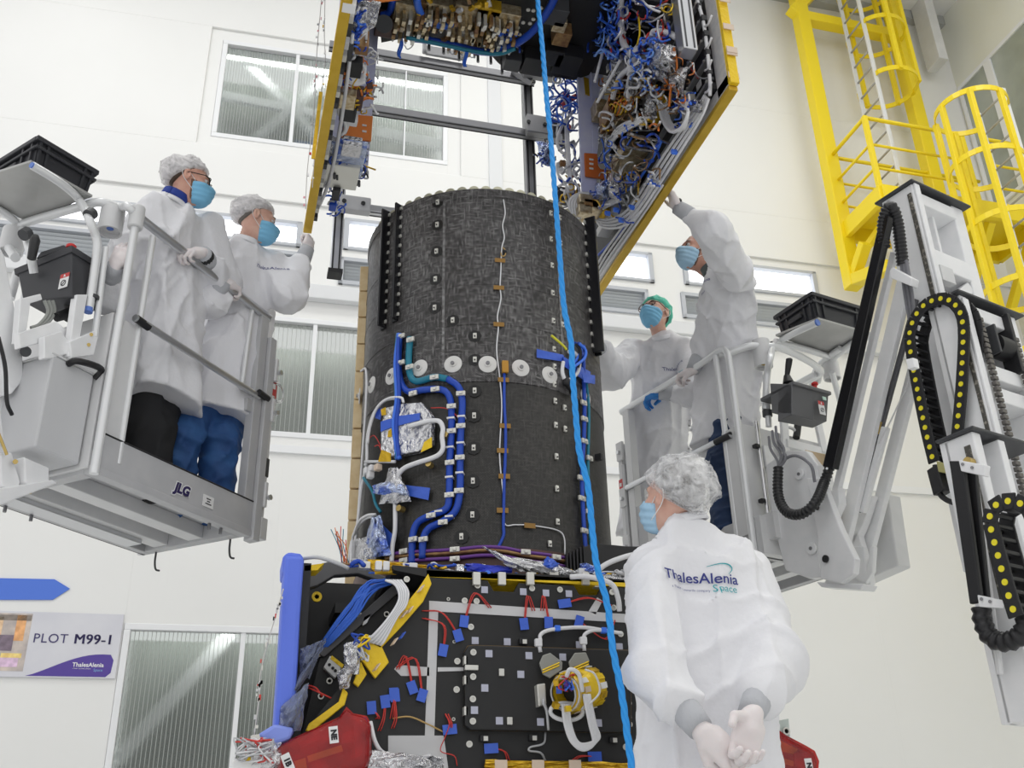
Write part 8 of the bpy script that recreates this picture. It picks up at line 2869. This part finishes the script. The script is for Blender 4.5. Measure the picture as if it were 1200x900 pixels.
coat_person(p3, 'coat', None, [(q(*r[:2], r[4])[2], (q(*r[:2], r[4])[0], r[4]), (r[2], r[3]), -.06) for r in [(803, 611, .066, .058, 3.09), (806, 622, .105, .085, 3.10), (811, 636, .150, .10, 3.11), (818, 660, .185, .12, 3.12), (824, 700, .205, .138, 3.12), (829, 760, .215, .145, 3.11), (833, 850, .225, .16, 3.12), (836, 930, .235, .175, 3.13), (838, 1010, .24, .18, 3.13)]],
            [sleeve([shL, elL, wrL], (.080, .086, .068), .028), sleeve([shR, elR, wrR], (.080, .090, .070), .028)], .52, 21, step=.0085)
collar_ring(p3, q(803, 614, 3.09), .070, .028, nv(c - nb) + V3(0, 0, .5), M_coat)
hand(p3.e, wrL + V3(.01, -.005, -.012), V3(.62, -.08, -.60), V3(.15, -1, .15), [(.35, .5, .3), (.4, .55, .3), (.5, .6, .35), (.55, .6, .4)], [(.026, .02, -.012), (.040, .055, -.028), (.03, .085, -.034)], False, M_glove, scale=1.16)
hand(p3.e, wrR + V3(-.008, -.022, -.016), V3(-.42, -.10, -.78), V3(.1, 1, .1), [(.5, .9, .6), (.55, 1.0, .6), (.6, 1.0, .7), (.65, 1.0, .7)], [(.028, .015, -.012), (.056, .034, -.030), (.060, .062, -.040)], True, M_glove, scale=1.16)
legs(p3, [(q(812, 900, 3.12), V3(1.45, 3.12, .45), f1, .105, .085, .07), (q(860, 900, 3.12), V3(1.65, 3.12, .45), f2_, .105, .085, .07)], M_trou, seed=6)
for f_ in (f1, f2_):
    shoe(p3, V3(f_[0], f_[1], 0), V3(f_[0] - .02, f_[1] + .16, 0), M_shoed)
# lettering on the back of the coat
rt, uv, nn = V3(1, 0, -.06), V3(.05, 0, 1), V3(0, -1, 0)
cpx = lambda x, y: q(x, y, 2.9)
sw = np.linalg.norm(cpx(876, 672) - cpx(791, 672)) / (2.9 / 2.97)
print_on(p3, 'ThalesAlenia', .0495, cpx(833, 669), rt, uv, nn, M_logoB, p3.e, bold=.0006, off=.009)
print_on(p3, 'Space', .0345, cpx(861, 684), rt, uv, nn, M_logoT, p3.e, off=.009)
print_on(p3, 'a Thales / Leonardo company', .0115, cpx(822, 682), rt, uv, nn, M_logoB, p3.e, off=.009)
arc = []
vs = []
P_ = [(842, 655), (852, 653.5), (862, 654), (868, 657), (869, 661), (865, 666)]
C2 = cr([V3(x, y, 0) for x, y in P_], 6)
G = []
for i, pnt in enumerate(C2):
    d_ = nv(C2[min(i + 1, len(C2) - 1)] - C2[max(i - 1, 0)])
    n_ = V3(-d_[1], d_[0], 0) * (.25 + .5 * math.sin(math.pi * i / (len(C2) - 1)))
    G += [pnt - n_, pnt + n_]
o_ = cpx(833, 670)
pv = []
for g_ in G:
    w3 = cpx(g_[0], g_[1]) - o_
    pv.append(V3(w3.dot(nv(rt)), w3.dot(nv(uv)), 0))
drop_on(p3, pv, [(2 * i, 2 * i + 2, 2 * i + 3, 2 * i + 1) for i in range(len(C2) - 1)], o_, rt, uv, nn, M_logoT, p3.e, 'logo_swoosh')
